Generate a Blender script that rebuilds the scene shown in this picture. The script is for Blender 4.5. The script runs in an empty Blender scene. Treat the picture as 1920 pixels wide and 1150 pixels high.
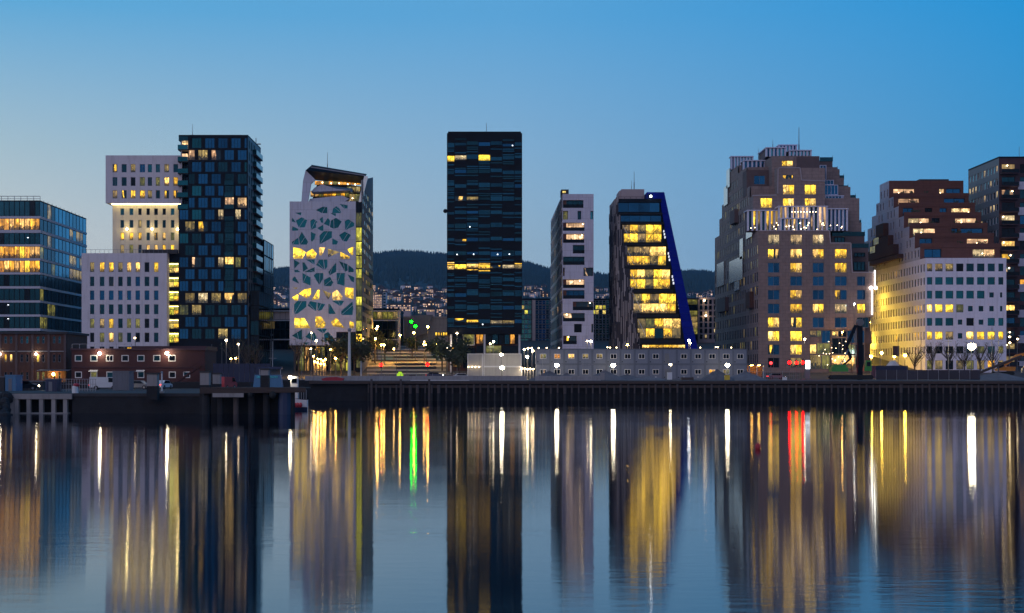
import bpy, math, random
from mathutils import Vector, Matrix, geometry
R = random.Random(7)
SC = bpy.context.scene
COL = SC.collection
# ------------------------------------------------------------------ camera
F, CX, HY, CZ = 2760.0, 905.0, 700.0, 5.2; HAZE = .000045      # focal length / vanishing point measured in the photograph, eye height over the water
cam = bpy.data.cameras.new('camera'); camo = bpy.data.objects.new('camera', cam); COL.objects.link(camo)
camo.location = (0, 0, CZ); camo.rotation_euler = (math.radians(90), 0, 0)
cam.sensor_width = 36; cam.lens = 36 * F / 1920
cam.shift_x = 55 / 1920; cam.shift_y = 125 / 1920
cam.clip_start = 1; cam.clip_end = 30000
SC.camera = camo
# ------------------------------------------------------------------ dusk sky
W = bpy.data.worlds.new('World'); SC.world = W; W.use_nodes = True
nt = W.node_tree; nt.nodes.clear()
def wn(t, **k):
    n = nt.nodes.new(t)
    for a, b in k.items(): setattr(n, a, b)
    return n
out = wn('ShaderNodeOutputWorld'); bg = wn('ShaderNodeBackground')
nt.links.new(bg.outputs[0], out.inputs[0])
SUN_AZ = math.radians(-128)      # afterglow: behind the camera, to the left
sky = wn('ShaderNodeTexSky', sky_type='NISHITA', sun_disc=False)
sky.sun_elevation = math.radians(1.0); sky.sun_rotation = SUN_AZ
sky.air_density = 1.0; sky.dust_density = 0.6; sky.ozone_density = 4.0
bg.inputs['Strength'].default_value = 0.1
# dusk grading of the sky by height and by bearing (pale towards the left horizon, deep blue up and to the right)
tc = wn('ShaderNodeTexCoord'); sep = wn('ShaderNodeSeparateXYZ'); nt.links.new(tc.outputs['Generated'], sep.inputs[0])
def ramp(pts, src):
    r = wn('ShaderNodeValToRGB'); nt.links.new(src, r.inputs[0])
    e = r.color_ramp.elements
    while len(e) > len(pts): e.remove(e[-1])
    while len(e) < len(pts): e.new(.5)
    for q, (p, c) in zip(e, pts): q.position = p; q.color = (*c, 1)
    return r.outputs[0]
def mixc(f, a, b, bt='MIX'):
    m = wn('ShaderNodeMix', data_type='RGBA', blend_type=bt)
    for i, v in ((0, f), (6, a), (7, b)):
        if hasattr(v, 'links'): nt.links.new(v, m.inputs[i])
        else: m.inputs[i].default_value = v if i == 0 else (*v, 1)
    return m.outputs[2]
def mth(op, a, b=None, c=None):
    m = wn('ShaderNodeMath', operation=op)
    for i, v in enumerate((a, b, c)):
        if v is None: continue
        if hasattr(v, 'links'): nt.links.new(v, m.inputs[i])
        else: m.inputs[i].default_value = v
    return m.outputs[0]
el = mth('MAXIMUM', sep.outputs['Z'], 0.0)
left = ramp([(0, (.85, .78, .70)), (.085, (.72, .75, .72)), (.145, (.47, .63, .70)), (.236, (.135, .46, .78)), (.6, (.06, .24, .46)), (1, (.05, .17, .36))], el)
mid = ramp([(0, (.45, .55, .65)), (.085, (.36, .53, .68)), (.145, (.27, .49, .72)), (.236, (.12, .42, .77)), (.6, (.05, .2, .45)), (1, (.04, .15, .35))], el)
right = ramp([(0, (.12, .33, .62)), (.085, (.06, .33, .70)), (.145, (.045, .33, .68)), (.236, (.012, .32, .75)), (.6, (.02, .15, .42)), (1, (.03, .12, .34))], el)
back = ramp([(0, (.62, .50, .52)), (.12, (.48, .44, .54)), (.3, (.26, .33, .5)), (.6, (.12, .2, .4)), (1, (.05, .15, .34))], el)
azr = mth('MULTIPLY_ADD', sep.outputs['X'], 1.35, .5)          # 0 = left, 1 = right of the view
azr = mth('MINIMUM', mth('MAXIMUM', azr, 0.0), 1.0)
azb = mth('MULTIPLY_ADD', sep.outputs['Y'], -.9, .25)
azb = mth('MINIMUM', mth('MAXIMUM', azb, 0.0), 1.0)
azl = mth('MINIMUM', mth('MULTIPLY', azr, 1.9), 1.0); azh = mth('MAXIMUM', mth('MULTIPLY_ADD', azr, 2.1, -1.1), 0.0)
grade = mixc(azb, mixc(azh, mixc(azl, left, mid), right), back)
skyc = mixc(.965, sky.outputs[0], mixc(1.0, grade, (9.5, 9.5, 9.5), 'MULTIPLY'))
nt.links.new(skyc, bg.inputs[0])
# ------------------------------------------------------------------ afterglow as one soft sun lamp
sl = bpy.data.lights.new('sun', 'SUN'); so = bpy.data.objects.new('sun', sl); COL.objects.link(so)
sl.energy = 0.42; sl.angle = math.radians(60); sl.color = (1.0, .80, .94)
so.rotation_euler = (math.radians(62), 0, math.radians(-38))
# ------------------------------------------------------------------ exposure, sampling
SC.view_settings.view_transform = 'Standard'; SC.view_settings.look = 'None'
SC.view_settings.exposure = 0.0; SC.view_settings.gamma = 1
SC.render.engine = 'CYCLES'
cy = SC.cycles
cy.max_bounces = 6; cy.diffuse_bounces = 2; cy.glossy_bounces = 4; cy.transmission_bounces = 4; cy.volume_bounces = 0
cy.caustics_reflective = False; cy.caustics_refractive = False
cy.sample_clamp_indirect = 6
cy.use_denoising = True
try: cy.denoiser = 'OPENIMAGEDENOISE'; cy.denoising_input_passes = 'RGB_ALBEDO_NORMAL'
except Exception: pass
cy.use_light_tree = True

# ================================================================== helpers
def X(px, Y): return (px - CX) * Y / F
def Z(py, Y): return CZ + (HY - py) * Y / F
PI = math.pi

class MB:
    """collects faces of one mesh object"""
    def __init__(s): s.v = []; s.f = []; s.m = []; s.uv = []
    def poly(s, pts, mi=0, uv=None):
        b = len(s.v); s.v += [tuple(p) for p in pts]; s.f.append(tuple(range(b, b + len(pts)))); s.m.append(mi)
        s.uv += list(uv) if uv else [(0, 0), (1, 0), (1, 1), (0, 1)][:len(pts)] if len(pts) <= 4 else [(0, 0)] * len(pts)
        return s
    def box(s, x0, x1, y0, y1, z0, z1, mi=0, skip=''):
        if x0 > x1: x0, x1 = x1, x0
        if y0 > y1: y0, y1 = y1, y0
        if z0 > z1: z0, z1 = z1, z0
        P = s.poly
        if 'f' not in skip: P([(x0, y0, z0), (x1, y0, z0), (x1, y0, z1), (x0, y0, z1)], mi)
        if 'b' not in skip: P([(x1, y1, z0), (x0, y1, z0), (x0, y1, z1), (x1, y1, z1)], mi)
        if 'l' not in skip: P([(x0, y1, z0), (x0, y0, z0), (x0, y0, z1), (x0, y1, z1)], mi)
        if 'r' not in skip: P([(x1, y0, z0), (x1, y1, z0), (x1, y1, z1), (x1, y0, z1)], mi)
        if 't' not in skip: P([(x0, y0, z1), (x1, y0, z1), (x1, y1, z1), (x0, y1, z1)], mi)
        if 'd' not in skip: P([(x0, y1, z0), (x1, y1, z0), (x1, y0, z0), (x0, y0, z0)], mi)
        return s
    def tube(s, p, q, r0, r1=None, n=8, mi=0, cap=True):
        r1 = r0 if r1 is None else r1
        p, q = Vector(p), Vector(q); d = (q - p).normalized()
        a = d.orthogonal().normalized(); b = d.cross(a)
        A = [p + (a * math.cos(2 * PI * i / n) + b * math.sin(2 * PI * i / n)) * r0 for i in range(n)]
        B = [q + (a * math.cos(2 * PI * i / n) + b * math.sin(2 * PI * i / n)) * r1 for i in range(n)]
        for i in range(n):
            j = (i + 1) % n; s.poly([A[i], A[j], B[j], B[i]], mi)
        if cap:
            s.poly(A[::-1], mi); s.poly(B, mi)
        return s
    def beam(s, p, q, w, h, mi=0):
        p, q = Vector(p), Vector(q); d = (q - p).normalized()
        up = Vector((0, 0, 1)) if abs(d.z) < .95 else Vector((0, 1, 0))
        a = d.cross(up).normalized() * w / 2; b = a.cross(d).normalized() * h / 2
        A = [p - a - b, p + a - b, p + a + b, p - a + b]; B = [x + (q - p) for x in A]
        for i in range(4):
            j = (i + 1) % 4; s.poly([A[i], A[j], B[j], B[i]], mi)
        s.poly(A[::-1], mi); s.poly(B, mi); return s
    def ball(s, c, r, mi=0, n=10, k=6, sz=1.0):
        c = Vector(c)
        def pt(i, j):
            t = PI * i / k; f = 2 * PI * j / n
            return c + Vector((math.sin(t) * math.cos(f), math.sin(t) * math.sin(f), math.cos(t) * sz)) * r
        for i in range(k):
            for j in range(n):
                q = [pt(i, j), pt(i + 1, j), pt(i + 1, j + 1), pt(i, j + 1)]
                if i == 0: q = [q[0], q[1], q[2]]
                elif i == k - 1: q = [q[0], q[1], q[3]]
                s.poly(q, mi)
        return s
    def prism(s, pts, y0, y1, mi=0):
        """outline in x,z (counter-clockwise seen from -y) pulled from y0 to y1"""
        A = [(x, y0, z) for x, z in pts]; B = [(x, y1, z) for x, z in pts]; n = len(pts)
        s.poly(A, mi); s.poly(B[::-1], mi)
        for i in range(n):
            j = (i + 1) % n; s.poly([A[j], A[i], B[i], B[j]], mi)
        return s
    def prismx(s, pts, x0, x1, mi=0):
        A = [(x0, y, z) for y, z in pts]; B = [(x1, y, z) for y, z in pts]; n = len(pts)
        s.poly(B, mi); s.poly(A[::-1], mi)
        for i in range(n):
            j = (i + 1) % n; s.poly([A[i], A[j], B[j], B[i]], mi)
        return s
    def mesh(s, name, mats, off=(0, 0, 0)):
        me = bpy.data.meshes.new(name)
        ox, oy, oz = off
        me.from_pydata([(x - ox, y - oy, z - oz) for x, y, z in s.v], [], s.f)
        for m in (mats if isinstance(mats, (list, tuple)) else [mats]): me.materials.append(m)
        me.polygons.foreach_set('material_index', s.m)
        ul = me.uv_layers.new(name='UVMap')
        flat = []
        for a in s.uv: flat += [a[0], a[1]]
        if len(flat) == 2 * len(ul.data): ul.data.foreach_set('uv', flat)
        me.update(); return me
    def build(s, name, mats, parent=None, loc=None):
        if loc is None: loc = wloc(parent) if parent else (0, 0, 0)
        me = s.mesh(name, mats, loc)
        o = bpy.data.objects.new(name, me); COL.objects.link(o)
        if parent:
            o.parent = parent; pl = wloc(parent); o.location = (loc[0] - pl[0], loc[1] - pl[1], loc[2] - pl[2])
        else: o.location = loc
        return o

_w = {}
def wloc(o):
    p = o; v = Vector((0, 0, 0))
    while p: v += Vector(p.location); p = p.parent
    return tuple(v)
def tag(o, label=None, cat=None, group=None, kind=None):
    if label: o['label'] = label
    if cat: o['category'] = cat
    if group: o['group'] = group
    if kind: o['kind'] = kind
    return o
def thing(name, label, cat, loc, group=None):
    o = bpy.data.objects.new(name, None); COL.objects.link(o); o.location = loc; o.empty_display_size = .5
    return tag(o, label, cat, group)
KIDS = {}
def copy_tree(o, loc, rz=0, label=None, group=None, scale=None):
    def cp(a, par):
        c = a.copy(); COL.objects.link(c); c.parent = par
        for ch in a.children: cp(ch, c)
        return c
    kids = list(o.children)
    r = o.copy(); COL.objects.link(r); r.location = loc; r.rotation_euler = (0, 0, rz)
    for ch in kids: cp(ch, r)
    if label: r['label'] = label
    if group: r['group'] = group
    if scale: r.scale = scale
    return r

# ================================================================== materials
M = {}
def nodes(name):
    m = bpy.data.materials.new(name); m.use_nodes = True; t = m.node_tree
    b = t.nodes['Principled BSDF']
    def N(tp, ins=None, **k):
        n = t.nodes.new(tp)
        for a, v in k.items(): setattr(n, a, v)
        for i, v in (ins or {}).items():
            if hasattr(v, 'links'): t.links.new(v, n.inputs[i])
            else: n.inputs[i].default_value = v
        return n
    M[name] = m
    return m, t, b, N
def solid(name, col, rough=.7, metal=0.0, var=.18, scale=.6, bump=0.0, bscale=8, dirt=0.0, stretch=(1, 1, 1), spec=.5):
    """painted / mineral surface: colour that wanders a little, a second finer grain, streaks of dirt"""
    m, t, b, N = nodes(name); L = t.links.new
    co = N('ShaderNodeTexCoord').outputs['Object']
    mp = N('ShaderNodeMapping', {0: co}); mp.inputs['Scale'].default_value = stretch
    n1 = N('ShaderNodeTexNoise', {'Vector': mp.outputs[0], 'Scale': scale, 'Detail': 4.0}).outputs['Fac']
    n2 = N('ShaderNodeTexNoise', {'Vector': mp.outputs[0], 'Scale': scale * 9, 'Detail': 2.0}).outputs['Fac']
    k = N('ShaderNodeMath', {0: n1, 1: .65}, operation='MULTIPLY').outputs[0]
    k = N('ShaderNodeMath', {0: n2, 1: .35, 2: k}, operation='MULTIPLY_ADD').outputs[0]
    rnd = N('ShaderNodeObjectInfo').outputs['Random']
    k = N('ShaderNodeMath', {0: rnd, 1: .25, 2: k}, operation='MULTIPLY_ADD').outputs[0]
    k = N('ShaderNodeMapRange', {0: k, 1: .3, 2: .9, 3: 1 - var, 4: 1 + var}).outputs[0]
    mx = N('ShaderNodeVectorMath', {0: (*col,), 1: k}, operation='MULTIPLY'); L(k, mx.inputs[1])
    c = mx.outputs[0]
    if dirt:
        mp2 = N('ShaderNodeMapping', {0: co}); mp2.inputs['Scale'].default_value = (1.3, 1.3, .12)
        d = N('ShaderNodeTexNoise', {'Vector': mp2.outputs[0], 'Scale': 1.2, 'Detail': 5.0}).outputs['Fac']
        d = N('ShaderNodeMapRange', {0: d, 1: .52, 2: .78, 3: 0.0, 4: dirt}).outputs[0]
        q = N('ShaderNodeMix', data_type='RGBA'); L(d, q.inputs[0]); L(c, q.inputs[6]); q.inputs[7].default_value = (col[0] * .35, col[1] * .33, col[2] * .3, 1); c = q.outputs[2]
    L(c, b.inputs['Base Color'])
    b.inputs['Roughness'].default_value = rough; b.inputs['Metallic'].default_value = metal
    b.inputs['Specular IOR Level'].default_value = spec
    if bump:
        nb = N('ShaderNodeTexNoise', {'Vector': mp.outputs[0], 'Scale': bscale, 'Detail': 3.0}).outputs['Fac']
        bp = N('ShaderNodeBump', {'Height': nb, 'Strength': bump, 'Distance': .1}); L(bp.outputs[0], b.inputs['Normal'])
    return m
def glass(name, tint, rough=.06, metal=.85, wob=.012):
    """coated facade glass: tinted mirror, every pane a little different and not quite flat"""
    m, t, b, N = nodes(name); L = t.links.new
    rnd = N('ShaderNodeObjectInfo').outputs['Random']
    co = N('ShaderNodeTexCoord').outputs['Object']
    n1 = N('ShaderNodeTexNoise', {'Vector': co, 'Scale': .35, 'Detail': 2.0, 'W': 0.0}, noise_dimensions='4D')
    w = N('ShaderNodeMath', {0: rnd, 1: 40.0}, operation='MULTIPLY').outputs[0]; L(w, n1.inputs['W'])
    k = N('ShaderNodeMath', {0: n1.outputs['Fac'], 1: .7}, operation='MULTIPLY').outputs[0]
    k = N('ShaderNodeMath', {0: rnd, 1: .55, 2: k}, operation='MULTIPLY_ADD').outputs[0]
    k = N('ShaderNodeMapRange', {0: k, 1: .15, 2: .85, 3: .55, 4: 1.3}).outputs[0]
    mx = N('ShaderNodeVectorMath', {0: (*tint,)}, operation='MULTIPLY'); L(k, mx.inputs[1])
    L(mx.outputs[0], b.inputs['Base Color'])
    b.inputs['Metallic'].default_value = metal; b.inputs['Roughness'].default_value = rough
    bp = N('ShaderNodeBump', {'Height': n1.outputs['Fac'], 'Strength': 1.0, 'Distance': wob}); L(bp.outputs[0], b.inputs['Normal'])
    return m
def lit(name, ca, cb, s, part=0.0, furn=.9, dark=(.015, .05, .075)):
    """lit room seen through its pane: uneven lamps, pale ceiling, furniture and plants along the bottom, blinds; part = share that stays dark"""
    m, t, b, N = nodes(name); L = t.links.new
    rnd = N('ShaderNodeObjectInfo').outputs['Random']
    uv = N('ShaderNodeTexCoord').outputs['UV']; sp = N('ShaderNodeSeparateXYZ', {0: uv}); U, V = sp.outputs[0], sp.outputs[1]
    def MT(op, a, b_=0.0, c=0.0, cl=False):
        n = N('ShaderNodeMath', {0: a, 1: b_, 2: c}, operation=op); n.use_clamp = cl; return n.outputs[0]
    w = MT('MULTIPLY', rnd, 57.0)
    def NZ(sc, off, det=2.0):
        mp = N('ShaderNodeMapping', {0: uv}); mp.inputs['Scale'].default_value = (*sc, 1)
        return N('ShaderNodeTexNoise', {'Vector': mp.outputs[0], 'W': MT('ADD', w, off), 'Scale': 1.0, 'Detail': det}, noise_dimensions='4D').outputs['Fac']
    n1 = NZ((2.2, 1.6), 0.0); n2 = NZ((9, 5), 3.0, 3.0); n3 = NZ((5, .3), 7.0); n4 = NZ((4, 3.5), 11.0, 1.0)
    bri = N('ShaderNodeMapRange', {0: n1, 1: .3, 2: .7, 3: .25, 4: 1.45}).outputs[0]
    bri = MT('MULTIPLY', bri, N('ShaderNodeMapRange', {0: n3, 1: .4, 2: .62, 3: .72, 4: 1.1}).outputs[0])       # curtains
    hot = N('ShaderNodeMapRange', {0: n4, 1: .6, 2: .7, 3: 0.0, 4: 1.6}).outputs[0]                              # lamps
    bri = MT('ADD', bri, hot)
    bri = MT('MULTIPLY', bri, MT('MULTIPLY_ADD', rnd, .75, .5))
    f = MT('SUBTRACT', n2, MT('MULTIPLY_ADD', V, .68, .24)); f = MT('MULTIPLY', f, 14.0, 0.0, True)
    bri = MT('MULTIPLY', bri, MT('SUBTRACT', 1.0, MT('MULTIPLY', f, furn)))
    cm = N('ShaderNodeMix', data_type='RGBA'); L(MT('MULTIPLY_ADD', rnd, .5, MT('MULTIPLY', n1, .6), True), cm.inputs[0])
    cm.inputs[6].default_value = (*ca, 1); cm.inputs[7].default_value = (*cb, 1)
    r2 = MT('FRACT', MT('MULTIPLY', rnd, 91.7)); cw_ = N('ShaderNodeMix', data_type='RGBA'); L(MT('MULTIPLY', MT('GREATER_THAN', r2, .72), .55), cw_.inputs[0]); L(cm.outputs[2], cw_.inputs[6]); cw_.inputs[7].default_value = (1.0, .60, .22, 1); cm = cw_
    if part:
        n5 = NZ((1.6, .35), 21.0, 0.0)
        g = MT('MULTIPLY', MT('SUBTRACT', n5, part), 30.0, 0.0, True); bri = MT('MULTIPLY', bri, g)
    L(cm.outputs[2], b.inputs['Emission Color']); L(MT('MULTIPLY', bri, s * 1.35), b.inputs['Emission Strength'])
    b.inputs['Base Color'].default_value = (*dark, 1); b.inputs['Roughness'].default_value = .08; b.inputs['Metallic'].default_value = .55
    m.cycles.emission_sampling = 'NONE' if s < 3 else 'FRONT'
    return m
def lamp(name, col, s):
    m, t, b, N = nodes(name)
    b.inputs['Base Color'].default_value = (*col, 1); b.inputs['Emission Color'].default_value = (*col, 1); b.inputs['Emission Strength'].default_value = s
    return m

solid('white_render', (.72, .67, .72), .75, var=.09, scale=.25, dirt=.34)
solid('lilac_render', (.58, .57, .68), .75, var=.10, scale=.25, dirt=.34)
solid('cream_render', (.74, .68, .56), .75, var=.09, scale=.25, dirt=.34)
solid('white_base', (.82, .79, .92), .75, var=.09, scale=.25, dirt=.3)
solid('white_panel', (.60, .61, .71), .45, var=.09, scale=.3, dirt=.34)
solid('brown_brick', (.30, .22, .20), .85, var=.24, scale=.8, bump=.3, dirt=.35)
solid('dark_brick', (.13, .09, .09), .85, var=.18, scale=.8, bump=.3)
solid('pale_trim', (.42, .36, .38), .6, var=.08)
solid('rust_clad', (.16, .06, .042), .75, var=.16, scale=.9, bump=.25, stretch=(.4, .4, 6), dirt=.3)
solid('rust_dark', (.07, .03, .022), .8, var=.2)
solid('black_clad', (.006, .010, .018), .55, var=.2, spec=.15)
solid('black_panel', (.006, .009, .016), .5, var=.3, scale=.5, spec=.15)
solid('dark_frame', (.014, .016, .022), .55, var=.15, spec=.2)
solid('grey_frame', (.22, .23, .27), .5, var=.1)
solid('white_frame', (.75, .73, .74), .5, var=.05)
solid('slab_white', (.55, .54, .62), .6, var=.06, dirt=.15)
solid('concrete', (.32, .30, .30), .85, var=.15, bump=.3, dirt=.4)
solid('dark_concrete', (.055, .053, .058), .9, var=.25, bump=.4, dirt=.5)
solid('pinkish_concrete', (.45, .36, .36), .85, var=.1)
solid('maroon_clad', (.055, .02, .028), .6, var=.3)
solid('slat_wood', (.30, .27, .27), .7, var=.45, scale=1.5, stretch=(1, 1, .15))
solid('slat_dark', (.035, .03, .04), .7, var=.35, scale=1.5)
solid('blue_clad', (.001, .010, .26), .5, var=.18, scale=.5, spec=.12)
solid('zinc', (.62, .66, .68), .18, metal=.9, var=.08)
solid('fin_white', (.62, .63, .78), .5, var=.05)
solid('red_wood', (.062, .017, .018), .75, var=.22, scale=1.2, bump=.2, stretch=(6, 6, .5), dirt=.35)
solid('old_brick', (.11, .055, .042), .9, var=.22, scale=1.0, bump=.3, dirt=.4)
solid('roof_dark', (.05, .045, .05), .8, var=.2)
solid('cabin_blue', (.14, .165, .24), .5, var=.06, scale=.4, dirt=.2)
solid('cabin_frame', (.10, .12, .18), .5, var=.06)
solid('container_white', (.42, .40, .38), .5, var=.08, dirt=.35)
solid('timber', (.075, .052, .045), .85, var=.35, scale=1.3, bump=.4, stretch=(.3, 3, 3))
solid('pile_wood', (.10, .08, .078), .9, var=.3, scale=1.0, bump=.4, stretch=(3, 3, .4))
solid('wet_wood', (.02, .018, .02), .6, var=.3)
solid('rail_metal', (.30, .30, .34), .4, metal=.6)
solid('pole_metal', (.16, .16, .17), .45, metal=.5)
solid('pole_white', (.62, .60, .60), .5)
solid('asphalt', (.055, .053, .055), .85, var=.25, scale=.25, bump=.3)
solid('gravel', (.17, .155, .155), .95, var=.35, scale=.5, bump=.8, bscale=3)
solid('plaza', (.42, .36, .28), .8, var=.2, scale=.3)
solid('rubble_grey', (.16, .15, .155), .95, var=.35, scale=1.0, bump=.6)
solid('rock', (.022, .022, .026), .9, var=.4, scale=.8, bump=.6)
solid('forest_green', (.022, .05, .062), .95, var=.4, scale=.01)
solid('leaf', (.05, .065, .03), .8, var=.45, scale=.7)
solid('bark', (.09, .07, .055), .9, var=.3)
solid('green_paint', (.05, .32, .06), .45, var=.15, dirt=.3)
solid('orange_paint', (.75, .26, .03), .45, var=.15, dirt=.3)
solid('yellow_paint', (.72, .5, .05), .5, var=.1)
solid('blue_paint', (.014, .03, .085), .45, var=.15, dirt=.3)
solid('lightblue_paint', (.07, .21, .38), .5, var=.1, dirt=.25)
solid('red_paint', (.45, .03, .045), .5, var=.15, dirt=.2)
solid('lime_paint', (.35, .75, .05), .5, var=.1)
solid('white_paint', (.72, .72, .74), .4, var=.05, dirt=.2)
solid('grey_paint', (.15, .16, .19), .5, var=.1, dirt=.2)
solid('tyre', (.02, .02, .02), .8)
solid('fence_dark', (.05, .042, .055), .7, var=.3)
solid('tarp_blue', (.016, .024, .065), .6, var=.2)
glass('glass_blue', (.010, .085, .19), .07)
glass('glass_teal', (.010, .11, .15), .07)
glass('glass_deep', (.008, .05, .075), .07)
glass('glass_black', (.006, .012, .02), .06)
glass('glass_sky', (.05, .30, .42), .05)
glass('glass_strip', (.010, .07, .12), .1)
glass('glass_shard', (.010, .13, .165), .06)
glass('glass_green', (.03, .17, .16), .08)
Y1, Y2 = (1.0, .47, .012), (1.0, .60, .04)
lit('lit_yellow', Y1, Y2, 1.3)
lit('lit_bright', (1, .54, .012), (1, .64, .05), 1.7, furn=.7)
lit('lit_amber', (1.0, .36, .015), (1.0, .50, .04), 1.25)
lit('lit_warm', (1.0, .48, .20), (1.0, .66, .36), .75)
lit('lit_dim', (.8, .48, .06), (.7, .5, .16), .32)
lit('lit_pale', (.9, .62, .26), (1, .76, .40), .55)
lit('lit_part', Y1, Y2, 1.3, part=.5)
lit('lit_warmpart', (1.0, .42, .14), (1.0, .7, .4), .8, part=.5)
lit('lit_lime', (.75, .68, .02), (.95, .85, .10), .8, furn=.5)
lit('lit_olive', (.35, .33, .04), (.5, .42, .08), .3, furn=.5)
lit('lit_hill', (1.0, .50, .28), (1, .7, .5), .9, furn=.4)
lit('lit_orange', (1.0, .30, .02), (1.0, .5, .06), .9, furn=.4)
lamp('lamp_white', (1.0, .84, .55), 45); lamp('lamp_hot', (1.0, .86, .58), 80); lamp('lamp_warm', (1.0, .52, .10), 90)
lamp('lamp_yellow', (1.0, .62, .07), 110); lamp('lamp_wall_fill', (1.0, .64, .05), 430); lamp('lamp_plaza', (1.0, .52, .09), 150); lamp('lamp_red', (1.0, .0008, .0008), 60); lamp('lamp_green', (.0006, 1.0, .0014), 80)
lamp('lamp_small', (1.0, .72, .38), 14); lamp('lamp_cool', (.85, .9, 1.0), 25)
lamp('lamp_cream', (1.0, .74, .28), 60); lamp('tube_white', (1.0, .95, .85), 6); lamp('soffit_light', (1.0, .82, .42), 4.5); lamp('sign_white', (.9, .95, 1.0), 3)
lamp('fill_down', (1.0, .50, .10), 260); lamp('fill_down_white', (1.0, .78, .48), 110); lamp('step_glow', (.9, .93, 1.0), .9); lamp('lime_light', (.45, .9, .02), .8)
lamp('brake_red', (1.0, .03, .03), 6)

# ================================================================== water
def water_mat():
    """calm fjord: gentle waves run towards the shore, so the gloss is far wider along the view than across it"""
    m, t, b, N = nodes('water'); L = t.links.new
    co = N('ShaderNodeTexCoord').outputs['Object']
    mp = N('ShaderNodeMapping', {0: co}); mp.inputs['Scale'].default_value = (.012, .035, 1)
    n = N('ShaderNodeTexNoise', {'Vector': mp.outputs[0], 'Scale': 1.0, 'Detail': 3.0}).outputs['Fac']
    rg = N('ShaderNodeMapRange', {0: n, 1: .35, 2: .68, 3: .048, 4: .084}).outputs[0]
    mp2 = N('ShaderNodeMapping', {0: co}); mp2.inputs['Scale'].default_value = (.35, 1.0, 1)
    n2 = N('ShaderNodeTexNoise', {'Vector': mp2.outputs[0], 'Scale': 1.4, 'Detail': 4.0, 'Roughness': .6}).outputs['Fac']
    n3 = N('ShaderNodeTexNoise', {'Vector': mp.outputs[0], 'Scale': 2.3, 'Detail': 2.0}).outputs['Fac']
    k = N('ShaderNodeMapRange', {0: n3, 1: .45, 2: .62, 3: .25, 4: 1.0}).outputs[0]
    bp = N('ShaderNodeBump', {'Height': n2, 'Strength': k, 'Distance': .010}).outputs[0]
    tg = N('ShaderNodeCombineXYZ', {0: TANG[0], 1: TANG[1], 2: 0.0}).outputs[0]
    gl = N('ShaderNodeBsdfAnisotropic', {'Color': (.94, .97, 1.0, 1), 'Roughness': rg, 'Anisotropy': .6, 'Tangent': tg, 'Normal': bp}); gl.distribution = 'BECKMANN'
    df = N('ShaderNodeBsdfDiffuse', {'Color': (.0, .006, .016, 1)})
    fr = N('ShaderNodeFresnel', {'IOR': 1.75, 'Normal': bp}).outputs[0]
    mx = N('ShaderNodeMixShader', {0: fr, 1: df.outputs[0], 2: gl.outputs[0]})
    L(mx.outputs[0], t.nodes['Material Output'].inputs['Surface']); t.nodes.remove(b)
    return m
TANG = (1.0, 0.0)
water_mat()
w = MB(); w.poly([(-6000, -6000, 0), (6000, -6000, 0), (6000, 420, 0), (-6000, 420, 0)]); tag(w.build('water', M['water']), kind='structure')

# ================================================================== land
GZ = 3.7
def street(px): return 690 < px < 838
def gz(x, y):
    """ground height: level quay, then the land climbs inland between the towers"""
    if y <= 370: return GZ
    if y <= 400: return GZ + (y - 370) * .055
    return min(GZ + 1.65 + (y - 400) * .095, 17.7)
xs_l = X(575, 300)
g = MB()
QF = 276.0
ql = X(580, QF)
g.poly([(ql, QF + .5, GZ), (900, QF + .5, GZ), (900, 370, GZ), (ql, 370, GZ)])
g.poly([(-900, 250, GZ), (X(470, 250), 250, GZ), (X(505, 318), 318, GZ), (X(505, 318), 370, GZ), (-900, 370, GZ)])
g.poly([(X(505, 318), 318, GZ), (ql, 318, GZ), (ql, 370, GZ), (X(505, 318), 370, GZ)])
for a, b_ in ((370, 400), (400, 527)):
    g.poly([(-900, a, gz(0, a)), (900, a, gz(0, a)), (900, b_, gz(0, b_)), (-900, b_, gz(0, b_))])
g.poly([(-900, 527, gz(0, 527)), (900, 527, gz(0, 527)), (2600, 1500, 17.5), (-2600, 1500, 17.5)])
tag(g.build('ground', M['asphalt']), kind='structure')
# quay edge down to the sea bed
q = MB()
q.poly([(ql, QF + .5, -4), (900, QF + .5, -4), (900, QF + .5, GZ), (ql, QF + .5, GZ)])
q.poly([(ql, 318, -4), (ql, QF + .5, -4), (ql, QF + .5, GZ), (ql, 318, GZ)])
q.poly([(X(505, 318), 318, -4), (ql, 318, -4), (ql, 318, GZ), (X(505, 318), 318, GZ)])
q.poly([(X(470, 250), 250, -4), (X(505, 318), 318, -4), (X(505, 318), 318, GZ), (X(470, 250), 250, GZ)])
q.poly([(-900, 250, -4), (X(470, 250), 250, -4), (X(470, 250), 250, GZ), (-900, 250, GZ)])
tag(q.build('quay_wall', M['rock']), kind='structure')
# hills
RID = [(-700, 470), (0, 500), (160, 486), (200, 492), (512, 509), (545, 506), (620, 490), (690, 480), (750, 475), (838, 480), (900, 484), (980, 495), (1028, 507), (1113, 517), (1150, 520), (1230, 515), (1308, 512), (1340, 515), (1500, 525), (2000, 520), (2700, 500)]
def ridge(px):
    for (a, ya), (b, yb) in zip(RID, RID[1:]):
        if a <= px <= b:
            t = (px - a) / (b - a); t = t * t * (3 - 2 * t); return ya + (yb - ya) * t
    return 500
YR, YS = 4200.0, 1400.0
from mathutils import noise as mnoise
def hill_z(px, y):
    s = max(0.0, min(1.0, (y - YS) / (YR - YS)))
    zr = Z(ridge(px) + 1.5, YR)
    return 16.5 + (zr - 16.5) * (s ** .92) + (mnoise.noise(Vector((px * .02, y * .0011, 3))) * 14 * min(1, s * 3) * (1 - s))
h = MB()
pxs = list(range(-700, 2701, 20)); ys = [YS + (YR - YS) * i / 22 for i in range(23)] + [5200]
pt = {}
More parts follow.
